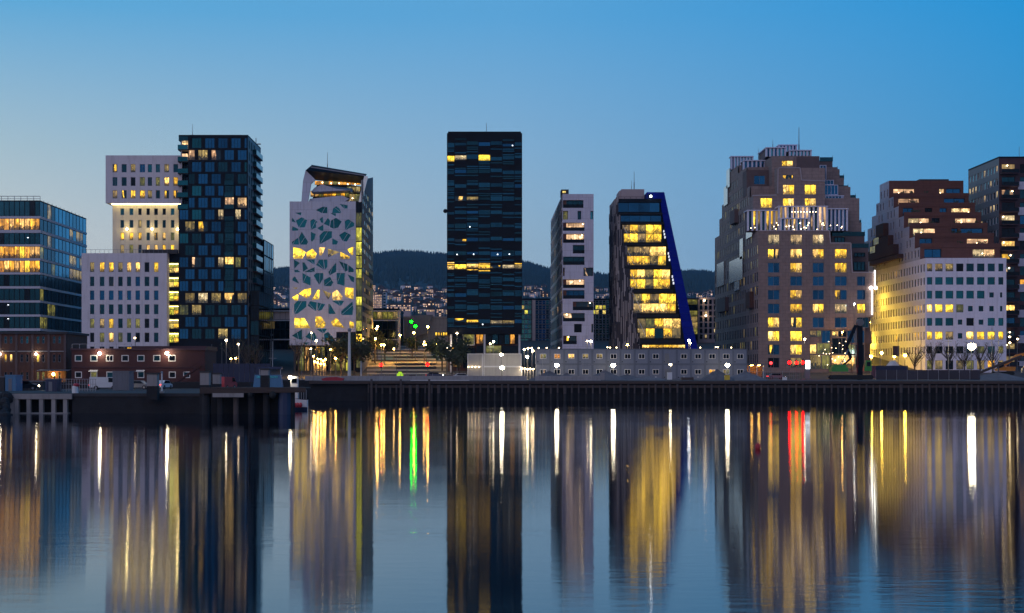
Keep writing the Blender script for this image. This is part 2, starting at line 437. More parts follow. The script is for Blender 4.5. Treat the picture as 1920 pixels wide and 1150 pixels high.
for i, px in enumerate(pxs):
    for j, y in enumerate(ys):
        z = hill_z(px, y) if y <= YR else hill_z(px, YR) - 25
        pt[i, j] = (X(px, y), y, z)
for i in range(len(pxs) - 1):
    for j in range(len(ys) - 1):
        h.poly([pt[i, j], pt[i + 1, j], pt[i + 1, j + 1], pt[i, j + 1]])
tag(h.build('hill', M['forest_green']), kind='structure')
# conifers over the hills: a far-off wood, one mass
fo = MB(); RF = random.Random(3)
def spruce(px, y, hgt):
    x = X(px, y); z = hill_z(px, y); r = hgt * RF.uniform(.22, .34); a0 = RF.random() * 6
    b = [(x + math.cos(a0 + 1.257 * k) * r, y + math.sin(a0 + 1.257 * k) * r, z - 1) for k in range(5)]
    tp = (x + RF.uniform(-.4, .4), y, z + hgt)
    for k in range(5): fo.poly([b[k], b[(k + 1) % 5], tp])
for k in range(7000): spruce(RF.uniform(-250, 2150), RF.uniform(YR - 120, YR + 10), RF.uniform(6, 17))
for k in range(30000): spruce(RF.uniform(-250, 2150), 2550 + (YR - 2550) * RF.random() ** .8, RF.uniform(6, 14))
for k in range(5000): spruce(RF.uniform(-250, 2150), RF.uniform(1750, 2600), RF.uniform(4, 10))
tag(fo.build('forest', M['forest_green']), kind='stuff')

# ================================================================== evening haze: one closed box of thin even air
HZ = bpy.data.materials.new('haze'); HZ.use_nodes = True; ht = HZ.node_tree; ht.nodes.clear()
ho = ht.nodes.new('ShaderNodeOutputMaterial'); hv = ht.nodes.new('ShaderNodeVolumePrincipled')
hv.inputs['Color'].default_value = (.30, .66, 1.0, 1); hv.inputs['Density'].default_value = HAZE; hv.inputs['Anisotropy'].default_value = .2
ht.links.new(hv.outputs[0], ho.inputs['Volume'])
if HAZE > 0:
    M['haze'] = HZ
    tag(MB().box(-6300, 6300, -6300, 5400, -6, 460).build('haze', HZ), kind='stuff')

def joints(name, w, h, dark):
    """open joints between cladding sheets: a fine darker grid laid over the material's own colour"""
    m = M[name]; t = m.node_tree; b = t.nodes['Principled BSDF']; src = b.inputs['Base Color'].links[0].from_socket
    co = t.nodes.new('ShaderNodeTexCoord'); sp = t.nodes.new('ShaderNodeSeparateXYZ'); t.links.new(co.outputs['Object'], sp.inputs[0])
    ad = t.nodes.new('ShaderNodeMath'); ad.operation = 'ADD'; t.links.new(sp.outputs[0], ad.inputs[0]); t.links.new(sp.outputs[1], ad.inputs[1])
    cb = t.nodes.new('ShaderNodeCombineXYZ'); t.links.new(ad.outputs[0], cb.inputs[0]); t.links.new(sp.outputs[2], cb.inputs[1])
    br = t.nodes.new('ShaderNodeTexBrick'); t.links.new(cb.outputs[0], br.inputs['Vector']); br.offset = .5
    for k, v in (('Scale', 1.0), ('Mortar Size', .035), ('Brick Width', w), ('Row Height', h)): br.inputs[k].default_value = v
    br.inputs['Color1'].default_value = (1, 1, 1, 1); br.inputs['Color2'].default_value = (.88, .88, .9, 1); br.inputs['Mortar'].default_value = (dark, dark, dark, 1)
    mx = t.nodes.new('ShaderNodeMix'); mx.data_type = 'RGBA'; mx.blend_type = 'MULTIPLY'; mx.inputs[0].default_value = 1
    t.links.new(src, mx.inputs[6]); t.links.new(br.outputs['Color'], mx.inputs[7]); t.links.new(mx.outputs[2], b.inputs['Base Color'])
joints('white_panel', 3.0, 2.7, .5); joints('lilac_render', 3.2, 2.9, .62); joints('brown_brick', 1.6, .93, .62); joints('rust_clad', 2.4, .75, .6)
# ================================================================== facade kit
def V3(*a): return Vector(a)
def face_pt(O, u, a, d, z):
    """point a along the facade, d inward, z up"""
    return (O[0] + u[0] * a - u[1] * d, O[1] + u[1] * a + u[0] * d, O[2] + z)
def facade(name, parent, O, u, Wd, Hh, holes, depth, mat, top=None):
    """wall sheet with real openings and their reveals; holes = (u0,u1,v0,v1)"""
    mb = MB()
    us = sorted({0.0, Wd} | {round(min(max(h[i], 0), Wd), 4) for h in holes for i in (0, 1)})
    vs = sorted({0.0, Hh} | {round(min(max(h[i], 0), Hh), 4) for h in holes for i in (2, 3)})
    grid = {}
    for h in holes:
        a0, a1, b0, b1 = [round(min(max(h[i], 0), (Wd, Wd, Hh, Hh)[i]), 4) for i in range(4)]
        for i in range(len(us) - 1):
            if us[i] >= a0 and us[i + 1] <= a1:
                for j in range(len(vs) - 1):
                    if vs[j] >= b0 and vs[j + 1] <= b1: grid[i, j] = 1
    P = lambda a, d, z: face_pt(O, u, a, d, z)
    for j in range(len(vs) - 1):
        i = 0
        while i < len(us) - 1:
            if (i, j) in grid: i += 1; continue
            k = i
            while k < len(us) - 1 and (k, j) not in grid: k += 1
            if top is None: mb.poly([P(us[i], 0, vs[j]), P(us[k], 0, vs[j]), P(us[k], 0, vs[j + 1]), P(us[i], 0, vs[j + 1])])
            else: mb.poly([P(us[i], 0, vs[j]), P(us[k], 0, vs[j]), P(us[k], 0, vs[j + 1]), P(us[i], 0, vs[j + 1])])
            i = k
    for h in holes:
        a0, a1, b0, b1 = max(h[0], 0), min(h[1], Wd), max(h[2], 0), min(h[3], Hh)
        mb.poly([P(a0, 0, b0), P(a1, 0, b0), P(a1, depth, b0), P(a0, depth, b0)])
        mb.poly([P(a0, depth, b1), P(a1, depth, b1), P(a1, 0, b1), P(a0, 0, b1)])
        mb.poly([P(a0, 0, b0), P(a0, depth, b0), P(a0, depth, b1), P(a0, 0, b1)])
        mb.poly([P(a1, depth, b0), P(a1, 0, b0), P(a1, 0, b1), P(a1, depth, b1)])
    return mb.build(name, mat, parent)
MESH = {}
def winmesh(kind, w, h, pane, frame, cols, rows, t, dep):
    key = (kind, round(w, 2), round(h, 2), pane, frame, cols, rows, t, dep)
    if key in MESH: return MESH[key]
    mb = MB(); x, z = w / 2, h / 2
    if kind in ('both', 'frame'):
        mb.box(-x, x, -dep, .06, -z, -z + t, 0); mb.box(-x, x, -dep, .06, z - t, z, 0)
        mb.box(-x, -x + t, -dep, .06, -z + t, z - t, 0); mb.box(x - t, x, -dep, .06, -z + t, z - t, 0)
        for i in range(1, cols):
            c = -x + w * i / cols; mb.box(c - t * .4, c + t * .4, -dep * .7, .05, -z + t, z - t, 0)
        for j in range(1, rows):
            c = -z + h * j / rows; mb.box(-x + t, x - t, -dep * .6, .045, c - t * .4, c + t * .4, 0)
    if kind in ('both', 'pane'):
        i0 = t * .5 if kind == 'both' else 0
        mb.poly([(-x + i0, .03, -z + i0), (x - i0, .03, -z + i0), (x - i0, .03, z - i0), (-x + i0, .03, z - i0)], 1 if kind == 'both' else 0, [(0, 0), (1, 0), (1, 1), (0, 1)])
    mats = [M[frame], M[pane]] if kind == 'both' else [M[frame]] if kind == 'frame' else [M[pane]]
    MESH[key] = mb.mesh('window', mats); return MESH[key]
def put(name, me, parent, p, rz=0.0):
    o = bpy.data.objects.new(name, me); COL.objects.link(o); o.parent = parent
    pl = wloc(parent); o.location = (p[0] - pl[0], p[1] - pl[1], p[2] - pl[2]); o.rotation_euler = (0, 0, rz)
    return o
def window(parent, O, u, rc, pane, frame='dark_frame', rec=.2, cols=1, rows=1, t=.09, split=False, dep=.06, name='window'):
    a0, a1, b0, b1 = rc; w, h = a1 - a0, b1 - b0
    rz = math.atan2(u[1], u[0]); c = face_pt(O, u, (a0 + a1) / 2, rec, (b0 + b1) / 2)
    if not split: return put(name, winmesh('both', w, h, pane, frame, cols, rows, t, dep), parent, c, rz)
    o = put(name, winmesh('frame', w, h, '', frame, cols, rows, t, dep), parent, c, rz)
    panes = pane if isinstance(pane, (list, tuple)) else [pane] * (cols * rows)
    k = 0; wl = wloc(parent)
    for j in range(rows):
        for i in range(cols):
            pw, ph = w / cols - t * .3, h / rows - t * .3
            q = bpy.data.objects.new('pane', winmesh('pane', pw, ph, panes[k], '', 1, 1, .04, .02)); COL.objects.link(q); q.parent = o
            q.location = (-w / 2 + w * (i + .5) / cols, 0, -h / 2 + h * (j + .5) / rows); k += 1
    return o
def panel(parent, O, u, rc, mat, out_=.05, name='panel', inn=.02):
    """solid slab lying on a facade"""
    a0, a1, b0, b1 = rc; key = ('slab', round(a1 - a0, 2), round(b1 - b0, 2), mat, out_)
    if key not in MESH:
        mb = MB(); x, z = (a1 - a0) / 2, (b1 - b0) / 2
        mb.box(-x, x, -out_, inn, -z, z); MESH[key] = mb.mesh(name, [M[mat]])
    return put(name, MESH[key], parent, face_pt(O, u, (a0 + a1) / 2, 0, (b0 + b1) / 2), math.atan2(u[1], u[0]))
def pick(*c):
    t = sum(w for _, w in c); r = R.random() * t
    for m, w in c:
        r -= w
        if r <= 0: return m
    return c[-1][0]
FR = (1.0, 0.0); RT = (0.0, 1.0); LT = (0.0, -1.0)
def antenna(parent, x, y, z0, z1, r=.09): 
    return MB().tube((x, y, z0), (x, y, z0 + (z1 - z0) * .4), r * 1.6, n=6).tube((x, y, z0 + (z1 - z0) * .4), (x, y, z1), r, r * .6, n=6).build('antenna', M['pole_metal'], parent)
B0 = GZ - .5           # buildings start a little below the pavement

# ================================================================== A: glass office at the left edge
Y = 400.0; x1 = X(75, Y); x0 = X(-70, Y); yb = 447.0
A = thing('office_building', 'glass office block with white floor bands and amber lit storeys', 'building', ((x0 + x1) / 2, 420, GZ))
zr = Z(377, Y); zt = zr
MB().box(x0, x1 - .4, Y + .4, yb, B0, zr - .05).build('wall', M['black_clad'], A)
rf = MB().box(x0, x1, Y, yb, zr - .05, zr + .15).build('roof', M['roof_dark'], A)
for k in range(13):
    xx = x0 + (x1 - x0) * k / 12; put('railing_post', MESH.setdefault('rp1', MB().box(-.05, .05, -.05, .05, 0, Z(368, Y) - zr - .15).mesh('railing_post', [M['grey_frame']])), A, (xx, Y + .15, zr + .15))
MB().box(x0, x1, Y + .08, Y + .22, Z(368.6, Y), Z(367.6, Y)).build('handrail', M['grey_frame'], A); MB().box(x0, x1, Y + .08, Y + .22, Z(373.2, Y), Z(372.5, Y)).build('handrail', M['grey_frame'], A)
for k in range(1, 12):
    put('railing_post', MESH.setdefault('rp2', MB().box(-.05, .05, -.05, .05, 0, Z(373, Y) - zr - .15).mesh('railing_post', [M['grey_frame']])), A, (x1 - .15, Y + (yb - Y) * k / 12, zr + .15))
bands = [(405.6, 410), (431.5, 437), (458.5, 462.4), (484.5, 489), (511, 515), (537, 541.4), (563.6, 567.6), (590, 594), (616, 620.6), (643, 647)]
lits = {0: 0, 1: 1, 2: 0, 3: 1, 4: 1}
prev = 377.5
for i, (ya, yb_) in enumerate(bands):
    z1, z0 = Z(prev, Y), Z(ya, Y)
    bz1, bz0 = Z(ya, Y), Z(yb_, Y)
    bm = MB().box(x0, x1 + .12, Y - .12, Y + .5, bz0, bz1).box(x1 - .5, x1 + .12, Y + .5, yb, bz0, bz1)
    bm.build('floor_band', M['slab_white'], A)
    n = 15
    for k in range(n):
        a0 = (x1 - x0) * k / n; a1 = (x1 - x0) * (k + 1) / n
        m = pick(('lit_amber', 6), ('lit_orange', 1.2), ('lit_bright', .9)) if lits.get(i) else pick(('glass_deep', 6), ('glass_black', 1.5))
        if k > 13 and lits.get(i): m = 'lit_amber'
        window(A, (x0, Y, z0), FR, (a0 + .03, a1 - .03, .02, z1 - z0 - .02), m, 'dark_frame', .1, t=.06, dep=.03, name='pane')
    # the receding side
    y = Y; k = 0; L = yb - Y
    for k in range(13):
        a0 = L * k / 13; a1 = L * (k + 1) / 13
        m = 'glass_sky' if i < 5 else 'glass_teal'
        if k < 4: m = pick(('glass_deep', 1), ('lit_olive', .8 if i > 2 else .3))
        elif k > 7 and i in (1, 3, 4) : m = pick(('lit_dim', 1), ('glass_sky', 1))
        elif i >= 5: m = pick(('glass_deep', 1), ('glass_black', 1))  # darker tint low down paints in the neighbour's dark reflection
        if i == 9 and k < 4: m = 'glass_black'
        window(A, (x1, Y, z0), RT, (a0 + .04, a1 - .04, .02, z1 - z0 - .02), m, 'dark_frame', .1, t=.06, dep=.03, name='pane')
    prev = yb_
MB().box(x0, x1 - .05, Y + .05, yb, B0, Z(647, Y)).build('ground_floor_wall', M['dark_concrete'], A)
for (px, py) in ((52, 446), (15, 572), (15, 598)):
    MB().box(X(px - 1.2, Y - .2), X(px + 1.2, Y - .2), Y - .15, Y + .05, Z(py + .5, Y), Z(py - .5, Y)).build('ceiling_light', M['sign_white'], A)

# ================================================================== B: white apartment tower with overhanging top and low wing
Y = 400.0; xa, xb = X(198, Y), X(341, Y)
Bt = thing('white_tower', 'white tower with overhanging top block above floodlit cream storeys', 'building', ((xa + xb) / 2, 415, GZ))
def block(parent, xl, xr, yf, yk, z0, z1, mat, holes, dep=.28, nm='wall', side=None, roofm='roof_dark'):
    facade(nm, parent, (xl, yf, z0), FR, xr - xl, z1 - z0, holes, dep, M[mat])
    c = MB().box(xl, xr, yf + dep + .06, yk, z0, z1 - .02, 1)
    c.poly([(xl, yf + dep + .06, z0), (xl, yf, z0), (xl, yf, z1), (xl, yf + dep + .06, z1)], 0)
    c.poly([(xr, yf, z0), (xr, yf + dep + .06, z0), (xr, yf + dep + .06, z1), (xr, yf, z1)], 0)
    c.poly([(xl, yf, z0), (xl, yf + dep + .06, z0), (xr, yf + dep + .06, z0), (xr, yf, z0)], 0)
    c.poly([(xl, yf, z1), (xr, yf, z1), (xr, yk, z1), (xl, yk, z1)], 2)
    return c.build('core', [M[mat], M[mat], M[roofm]], parent)
def rects(xl, z0, Yf, cols, rows): return [[(X(a, Yf) - xl, X(b, Yf) - xl, Z(d, Yf) - z0, Z(c, Yf) - z0) for (a, b) in cols] for (c, d) in rows]
colsU = [(211, 220), (228, 237.5), (245, 254), (262, 272), (277, 285), (292, 300), (308, 317), (325, 334)]
rowsU = [(308, 323.5), (332.5, 349), (357, 372.5)]
zu0, zu1 = Z(381, Y), Z(294, Y)
r = rects(xa, zu0, Y, colsU, rowsU)
block(Bt, xa, xb, Y, 432, zu0, zu1, 'white_render', [h for q in r for h in q])
LU = [['lit_part', 'glass_deep', 'lit_dim', 'glass_blue', 'glass_teal', 'glass_teal', 'lit_dim', 'glass_deep'], ['glass_deep', 'glass_deep', 'glass_black', 'lit_olive', 'glass_deep', 'lit_olive', 'lit_yellow', 'lit_yellow'], ['lit_dim', 'lit_part', 'lit_yellow', 'lit_yellow', 'lit_dim', 'glass_deep', 'lit_part', 'lit_part']]
for q, ms in zip(r, LU):
    for h, m in zip(q, ms): window(Bt, (xa, Y, zu0), FR, h, m, 'grey_frame', .22, 2 if R.random() < .4 else 1)
MB().box(xa, xb, Y + .0, Y + .3, zu1 + .01, zu1 + .35).build('parapet', M['white_render'], Bt)
Ym = 402.6
xma, xmb = X(211, Ym), X(342, Ym); zm0, zm1 = B0, zu0
colsM = [(225.6, 232.7), (242.6, 250), (259, 265.6), (274.5, 281), (289, 296), (304.5, 311), (320, 327)]
rowsM = [(391, 403.5), (412.6, 427.5), (436, 451), (459, 475), (484, 500)]
r = rects(xma, zm0, Ym, colsM, rowsM)
block(Bt, xma, xmb, Ym, 430, zm0, zm1 - .05, 'cream_render', [h for q in r for h in q])
LM = [['glass_teal', 'glass_teal', 'rust', 'rust', 'rust', 'rust', 'glass_teal'], ['glass_deep', 'glass_deep', 'lit_olive', 'glass_deep', 'glass_deep', 'glass_deep', 'glass_deep'], ['lit_yellow', 'lit_yellow', 'lit_yellow', 'glass_deep', 'lit_part', 'lit_part', 'lit_olive'], ['lit_olive', 'lit_olive', 'lit_part', 'lit_yellow', 'lit_yellow', 'lit_yellow', 'lit_yellow'], ['glass_deep'] * 7]
for q, ms in zip(r, LM):
    for h, m in zip(q, ms): window(Bt, (xma, Ym, zm0), FR, h, 'glass_black' if m == 'rust' else m, 'grey_frame', .22, 1)
MB().box(xma, xmb, Y + 1.3, Y + 1.8, zu0 - .32, zu0 - .01).build('glow_strip', M['soffit_light'], Bt)
for px in (238, 285, 333):
    f = MB().ball((X(px, 400.9), 400.9, Z(430, 400.9)), .30, 0, 10, 6).build('facade_light', M['lamp_cream'], Bt)
    MB().beam((X(px, 400.9), 400.9, Z(430, 400.9)), (X(px, 400.9), Ym, Z(430, 400.9)), .1, .1).build('bracket', M['dark_frame'], f)
# low wing
Yl = 396.0; xla, xlb = X(153, Yl), X(313, Yl); zl0, zl1 = B0, Z(475, Yl)
Bw = thing('white_wing', 'low white block of even narrow windows before the overhanging tower', 'building', ((xla + xlb) / 2, 398, GZ))
colsL = [(168.7, 176.7), (187, 195.7), (204, 213), (221.5, 230), (238, 246), (254, 262.5), (271, 280), (288.6, 297)]
rowsL = [(492, 510.5), (519, 537), (545, 563), (571, 589.5), (597.6, 615.5), (624, 642), (650, 668)]
r = rects(xla, zl0, Yl, colsL, rowsL)
block(Bw, xla, xlb, Yl, 401.5, zl0, zl1, 'white_render', [h for q in r for h in q], roofm='concrete')
LL = [['lit_dim', 'lit_yellow', 'lit_part', 'lit_dim', 'lit_yellow', 'lit_yellow', 'glass_black', 'lit_bright'], ['glass_deep', 'glass_deep', 'lit_part', 'glass_deep', 'glass_deep', 'glass_blue', 'glass_deep', 'glass_deep'], ['glass_blue'] * 8, ['glass_deep'] * 8, ['lit_olive', 'lit_dim', 'lit_bright', 'glass_deep', 'lit_olive', 'lit_olive', 'glass_black', 'glass_deep'], ['glass_black', 'lit_olive', 'lit_yellow', 'lit_olive', 'glass_deep', 'glass_black', 'glass_black', 'glass_deep'], ['glass_black'] * 8]
for q, ms in zip(r, LL):
    for h, m in zip(q, ms): window(Bw, (xla, Yl, zl0), FR, h, m, 'grey_frame', .22, 1)
rr = MB()
for k in range(20):
    xx = xla + (xlb - xla) * k / 19; rr.box(xx - .03, xx + .03, Yl + .3, Yl + .36, zl1, zl1 + 1.0)
rr.box(xla, xlb, Yl + .3, Yl + .36, zl1 + .95, zl1 + 1.02).build('railing', M['grey_frame'], Bw)
MB().box(X(268, 398), X(333, 398), 397, 399, zl1, Z(468.5, 398)).build('roof_planter', M['dark_concrete'], Bw)
# yellow stair column between wing and blue tower
Ys = 399.0; xsa, xsb = X(313.3, Ys), X(336, Ys); zs1 = Z(475, Ys)
St = thing('stair_tower', 'narrow glazed stair column glowing yellow between white wing and blue tower', 'building', ((xsa + xsb) / 2, 400, GZ))
fl = [(492.5, 512), (519, 539), (545.5, 565), (572, 591), (598, 616.5), (623.5, 643)]
hs = [(X(316.5, Ys) - xsa, X(335, Ys) - xsa, Z(b, Ys) - B0, Z(a, Ys) - B0) for a, b in fl]
block(St, xsa, xsb, Ys, 402.5, B0, zs1, 'black_clad', hs)
for h in hs:
    window(St, (xsa, Ys, B0), FR, h, ['lit_lime', 'lit_yellow', 'lit_lime', 'lit_lime'], 'dark_frame', .22, 2, 2, split=True)
    MB().box(xsa + h[0] + .1, xsa + h[1] - .1, Ys + .1, Ys + .16, B0 + h[3] - .5, B0 + h[3] - .3).build('ceiling_light', M['soffit_light'], St)

# ================================================================== C: blue chequered apartment tower
Y = 398.0; xl, xr = X(335, Y), X(465, Y); yk = 421.0; z1 = Z(256, Y); xi = X(352.5, Y)
Ct = thing('blue_tower', 'tall dark tower with chequered blue windows and stacked balconies', 'building', ((xl + xr) / 2, 410, GZ))
pit = 22.35; holes = []; wins = []
wspec = {}
for k in range(17):
    ya = 258.8 + pit * k; yb_ = ya + 19.2; left_lim = 353.5 if k < 6 else 336.2
    st = 359.6 if k % 2 == 0 else 371.5
    lst = []
    xx = st - 24.6 * 2
    while xx < 464:
        a, b = max(xx, left_lim), min(xx + 18, 464.3); 
        if k >= 3 and k < 13 and b > 419.5 and a < 440.5:
            if a < 419.5 - 4: lst.append((a, 419.0))
            if b > 440.5 + 4: lst.append((441, b))
        elif b - a > 4.5: lst.append((a, b))
        xx += 24.6
    for (a, b) in lst: wins.append((k, a, b, ya, yb_))
    if 3 <= k < 13: wins.append((k, 421.5, 438.5, ya - .5, yb_ + 1.2))
LITC = {(1, 354): 'lit_warm', (1, 371): 'lit_dim', (1, 396): 'lit_warmpart', (5, 421): 'lit_warm', (5, 445): 'lit_warm', (6, 409): 'lit_pale', (6, 421): 'lit_warm', (6, 441): 'lit_pale', (7, 371): 'lit_part', (7, 347): 'lit_dim', (10, 408): 'lit_pale', (10, 421): 'lit_bright', (10, 359): 'lit_warmpart', (13, 347): 'lit_dim', (13, 371): 'lit_pale', (13, 396): 'lit_dim', (13, 421): 'lit_part', (13, 445): 'lit_dim', (14, 336): 'lit_olive', (14, 359): 'lit_dim', (16, 408): 'lit_dim', (10, 441): 'lit_olive'}
for (k, a, b, ya, yb_) in wins: holes.append((X(a, Y) - xl, X(b, Y) - xl, Z(yb_, Y) - B0, Z(ya, Y) - B0))
xw = xi - xl
facade('wall', Ct, (xl, Y, B0), FR, xr - xl, Z(392.5, Y) - B0, [h for h in holes if h[3] < Z(392.5, Y) - B0], .25, M['black_clad'])
facade('wall', Ct, (xi, Y, Z(392.5, Y)), FR, xr - xi, z1 - Z(392.5, Y), [(h[0] - xw, h[1] - xw, h[2] - (Z(392.5, Y) - B0), h[3] - (Z(392.5, Y) - B0)) for h in holes if h[3] > Z(392.5, Y) - B0], .25, M['black_clad'])
c = MB().box(xl, xr - .01, Y + .34, yk, B0, Z(392.5, Y)).box(xi, xr - .01, Y + .34, yk, Z(392.5, Y), z1).box(xl - .1, xi, Y + 3.2, yk, Z(392.5, Y), z1 - .02).box(xl, xr, Y, yk, z1, z1 + .4)
c.build('core', M['black_clad'], Ct)
for (k, a, b, ya, yb_) in wins:
    h = (X(a, Y) - xl, X(b, Y) - xl, Z(yb_, Y) - B0, Z(ya, Y) - B0); lg = abs(a - 421.5) < .1 and 3 <= k < 13
    m = None
    for (kk, aa), mm in LITC.items():
        if kk == k and abs(aa - a) < 5: m = mm
    if m is None: m = 'glass_deep' if lg else pick(('glass_blue', 9), ('glass_teal', 1), ('glass_deep', .8 if k < 13 else 4))
    nc = 3 if b - a > 14 else 2 if b - a > 8 else 1
    w_ = window(Ct, (xl, Y, B0), FR, h, m, 'dark_frame', .6 if False else .17, nc, 2 if lg else 1, t=.07)
    if lg:   # little glass-fronted balcony
        MB().box(xl + h[0], xl + h[1], Y - .5, Y - .44, B0 + h[2], B0 + h[2] + 1.0).box(xl + h[0], xl + h[1], Y - .5, Y - .01, B0 + h[2] - .18, B0 + h[2] - .02).build('balcony', M['glass_deep'], Ct)
# corner balconies at the left, above the white tower's shoulder
for k in range(6):
    ya = 258.8 + pit * k; zf = Z(ya + 21.5, Y)
    b = MB().box(xl - .2, xi - .01, Y, Y + 3.2, zf - .25, zf, 0).build('balcony', M['dark_frame'], Ct)
    MB().box(xl - .25, xi - .02, Y - .06, Y - .01, zf + .02, zf + 1.25).box(xl - .25, xl - .2, Y, Y + 3, zf + .02, zf + 1.25).build('guard_rail', M['glass_teal'], b)
    window(Ct, (xl, Y + 3.2, zf), FR, (.2, xw - .2, .1, 2.6), 'lit_warm' if k in (0, 1) else 'glass_black', 'dark_frame', -.04, 2, 1)
MB().box(xl, xi, Y - .02, Y + 3.2, z1 - 1.2, z1 - .01).build('canopy', M['glass_deep'], Ct)
MB().box(X(340, Y) - .1, X(340, Y) + .1, Y + .3, Y + .5, Z(392.5, Y), z1 - 1.2).build('post', M['rail_metal'], Ct)
# right side wall with bays of windows and projecting balconies
sh = []
for k in range(15):
    ya = 259 + pit * k
    for (a0, a1) in ((1.2, 3.6), (5.0, 7.6), (9.6, 12.4)): sh.append((a0, a1, Z(ya + 18, Y) - B0, Z(ya + 2, Y) - B0))
facade('side_wall', Ct, (xr, Y, B0), RT, yk - Y, z1 - B0, sh, .25, M['grey_paint'])
MB().box(xr - .4, xr - .3, Y, yk, B0, z1).build('core', M['black_clad'], Ct)
for h in sh: window(Ct, (xr, Y, B0), RT, h, pick(('glass_teal', 3), ('glass_sky', 1), ('glass_black', 1)), 'grey_frame', .17, 1)
for k in range(12):
    zf = Z(259 + pit * k + 22, Y)
    b = MB().box(xr, xr + 1.0, Y + 8.5, Y + 20, zf - .28, zf).build('balcony', M['maroon_clad'], Ct)
    MB().box(xr + .96, xr + 1.02, Y + 8.5, Y + 20, zf + .02, zf + 1.3).box(xr, xr + .95, Y + 8.45, Y + 8.5, zf + .02, zf + 1.3).build('guard_rail', M['glass_teal'], b)
rl = MB()
rl.box(X(353, Y), X(450, Y), Y + 2, Y + 2.1, Z(251.5, Y), Z(250.8, Y))
for px in (353, 377, 401, 426, 450): rl.box(X(px, Y) - .04, X(px, Y) + .04, Y + 2, Y + 2.1, z1 + .4, Z(251, Y))
rl.build('railing', M['rail_metal'], Ct)
antenna(Ct, X(361, Y + 6), Y + 6, z1, Z(233, Y + 6), .07)
dv = MB().tube((X(480, 417), 417, Z(277, 417)), (X(480, 417), 417, Z(259, 417)), .12, n=6).beam((X(474, 417), 417, Z(270.5, 417)), (X(489, 417), 417, Z(270.5, 417)), .3, .3)
dv.build('crane_davit', M['pole_metal'], Ct)
# annex and podium behind / beside it
Yx = 421.0; x2 = X(495, Yx)
An = thing('annex_building', 'dark glass annex tucked against the right flank of the blue tower', 'building', (x2 - 4, 430, GZ))
zx = Z(449, Yx)
MB().box(xr - 6, x2, Yx + .1, 440, B0, zx).build('wall', M['black_clad'], An)
for j in range(9):
    for i in range(5):
        zz = B0 + (zx - B0) * j / 9; hh = (zx - B0) / 9
        window(An, (x2, Yx, zz), RT, (.2 + i * 3.75, .2 + i * 3.75 + 3.5, .1, hh - .15), pick(('glass_deep', 2), ('glass_black', 2)) if j < 6 else pick(('glass_sky', 1), ('glass_teal', 2), ('glass_deep', 1)), 'grey_frame', -.05, 1, dep=.05)
for j in range(9):
    zz = B0 + (zx - B0) * j / 9; hh = (zx - B0) / 9
    window(An, (xr, Yx, zz), FR, (.05, x2 - xr - .05, .1, hh - .15), pick(('glass_black', 2), ('glass_deep', 2)), 'dark_frame', -.05, 1, dep=.05)
Pd = thing('podium_building', 'low dark glass podium with faint reflections at the foot of the blue tower', 'building', (xr + 3, 405, GZ))
zp = Z(545, 400); x3 = X(486, 400)
MB().box(xr + .3, x3 - .1, 400.1, 420.8, B0, zp).build('wall', M['black_clad'], Pd)
for j in range(6):
    zz = B0 + (zp - B0) * j / 6; hh = (zp - B0) / 6
    window(Pd, (xr, 400, zz), FR, (.35, x3 - xr - .1, .1, hh - .1), pick(('glass_black', 3), ('glass_deep', 1)), 'dark_frame', .04, 2, dep=.03)
    for i in range(5): window(Pd, (x3, 400, zz), RT, (.1 + i * 4.1, 4.1 + i * 4.1, .1, hh - .1), pick(('glass_black', 3), ('glass_deep', 1), ('lit_olive', .12)), 'dark_frame', .04, 1, dep=.03)

# ================================================================== D: white office with shard-shaped windows
Y = 400.0; xl, xr = X(543, Y), X(667, Y); z0, z1 = Z(647.5, Y), Z(378, Y)
D = thing('shard_office', 'white office tower with shard shaped windows and a tilted crown', 'building', ((xl + xr) / 2, 415, GZ))
c5 = lambda p: (520 + p[0] * .1739, 280 + p[1] * .1739)
c6 = lambda p: (520 + p[0] * .2347, 450 + p[1] * .2347)
P5 = [[(415, 655), (490, 620), (540, 625), (538, 690), (480, 690)], [(590, 690), (600, 640), (635, 615), (670, 640), (692, 690)], [(670, 590), (760, 605), (755, 640), (720, 640)], [(190, 685), (258, 680), (255, 715)], [(160, 735), (200, 790), (155, 780)], [(198, 770), (262, 733), (322, 768), (296, 842), (230, 845)], [(160, 830), (225, 860), (222, 878), (160, 880)], [(355, 770), (390, 752), (435, 785), (415, 800), (420, 845), (362, 870)], [(455, 750), (490, 730), (495, 795), (470, 790)], [(430, 850), (495, 815), (497, 880), (470, 880)], [(500, 805), (545, 740), (570, 775), (560, 830)], [(566, 840), (578, 770), (632, 740), (695, 780), (655, 845), (610, 858)], [(570, 690), (632, 693), (630, 725)], [(728, 775), (765, 755), (828, 795), (828, 830), (732, 873)], [(155, 1000), (225, 955), (235, 1028), (165, 1028)], [(232, 950), (263, 890), (332, 1000), (315, 1030), (243, 1028)], [(360, 890), (415, 915), (400, 970), (375, 998), (362, 985)], [(455, 930), (500, 883), (588, 885), (588, 955), (455, 1028)], [(592, 960), (655, 995), (640, 1028), (592, 1028)], [(665, 925), (728, 888), (792, 925), (750, 995), (705, 990)]]
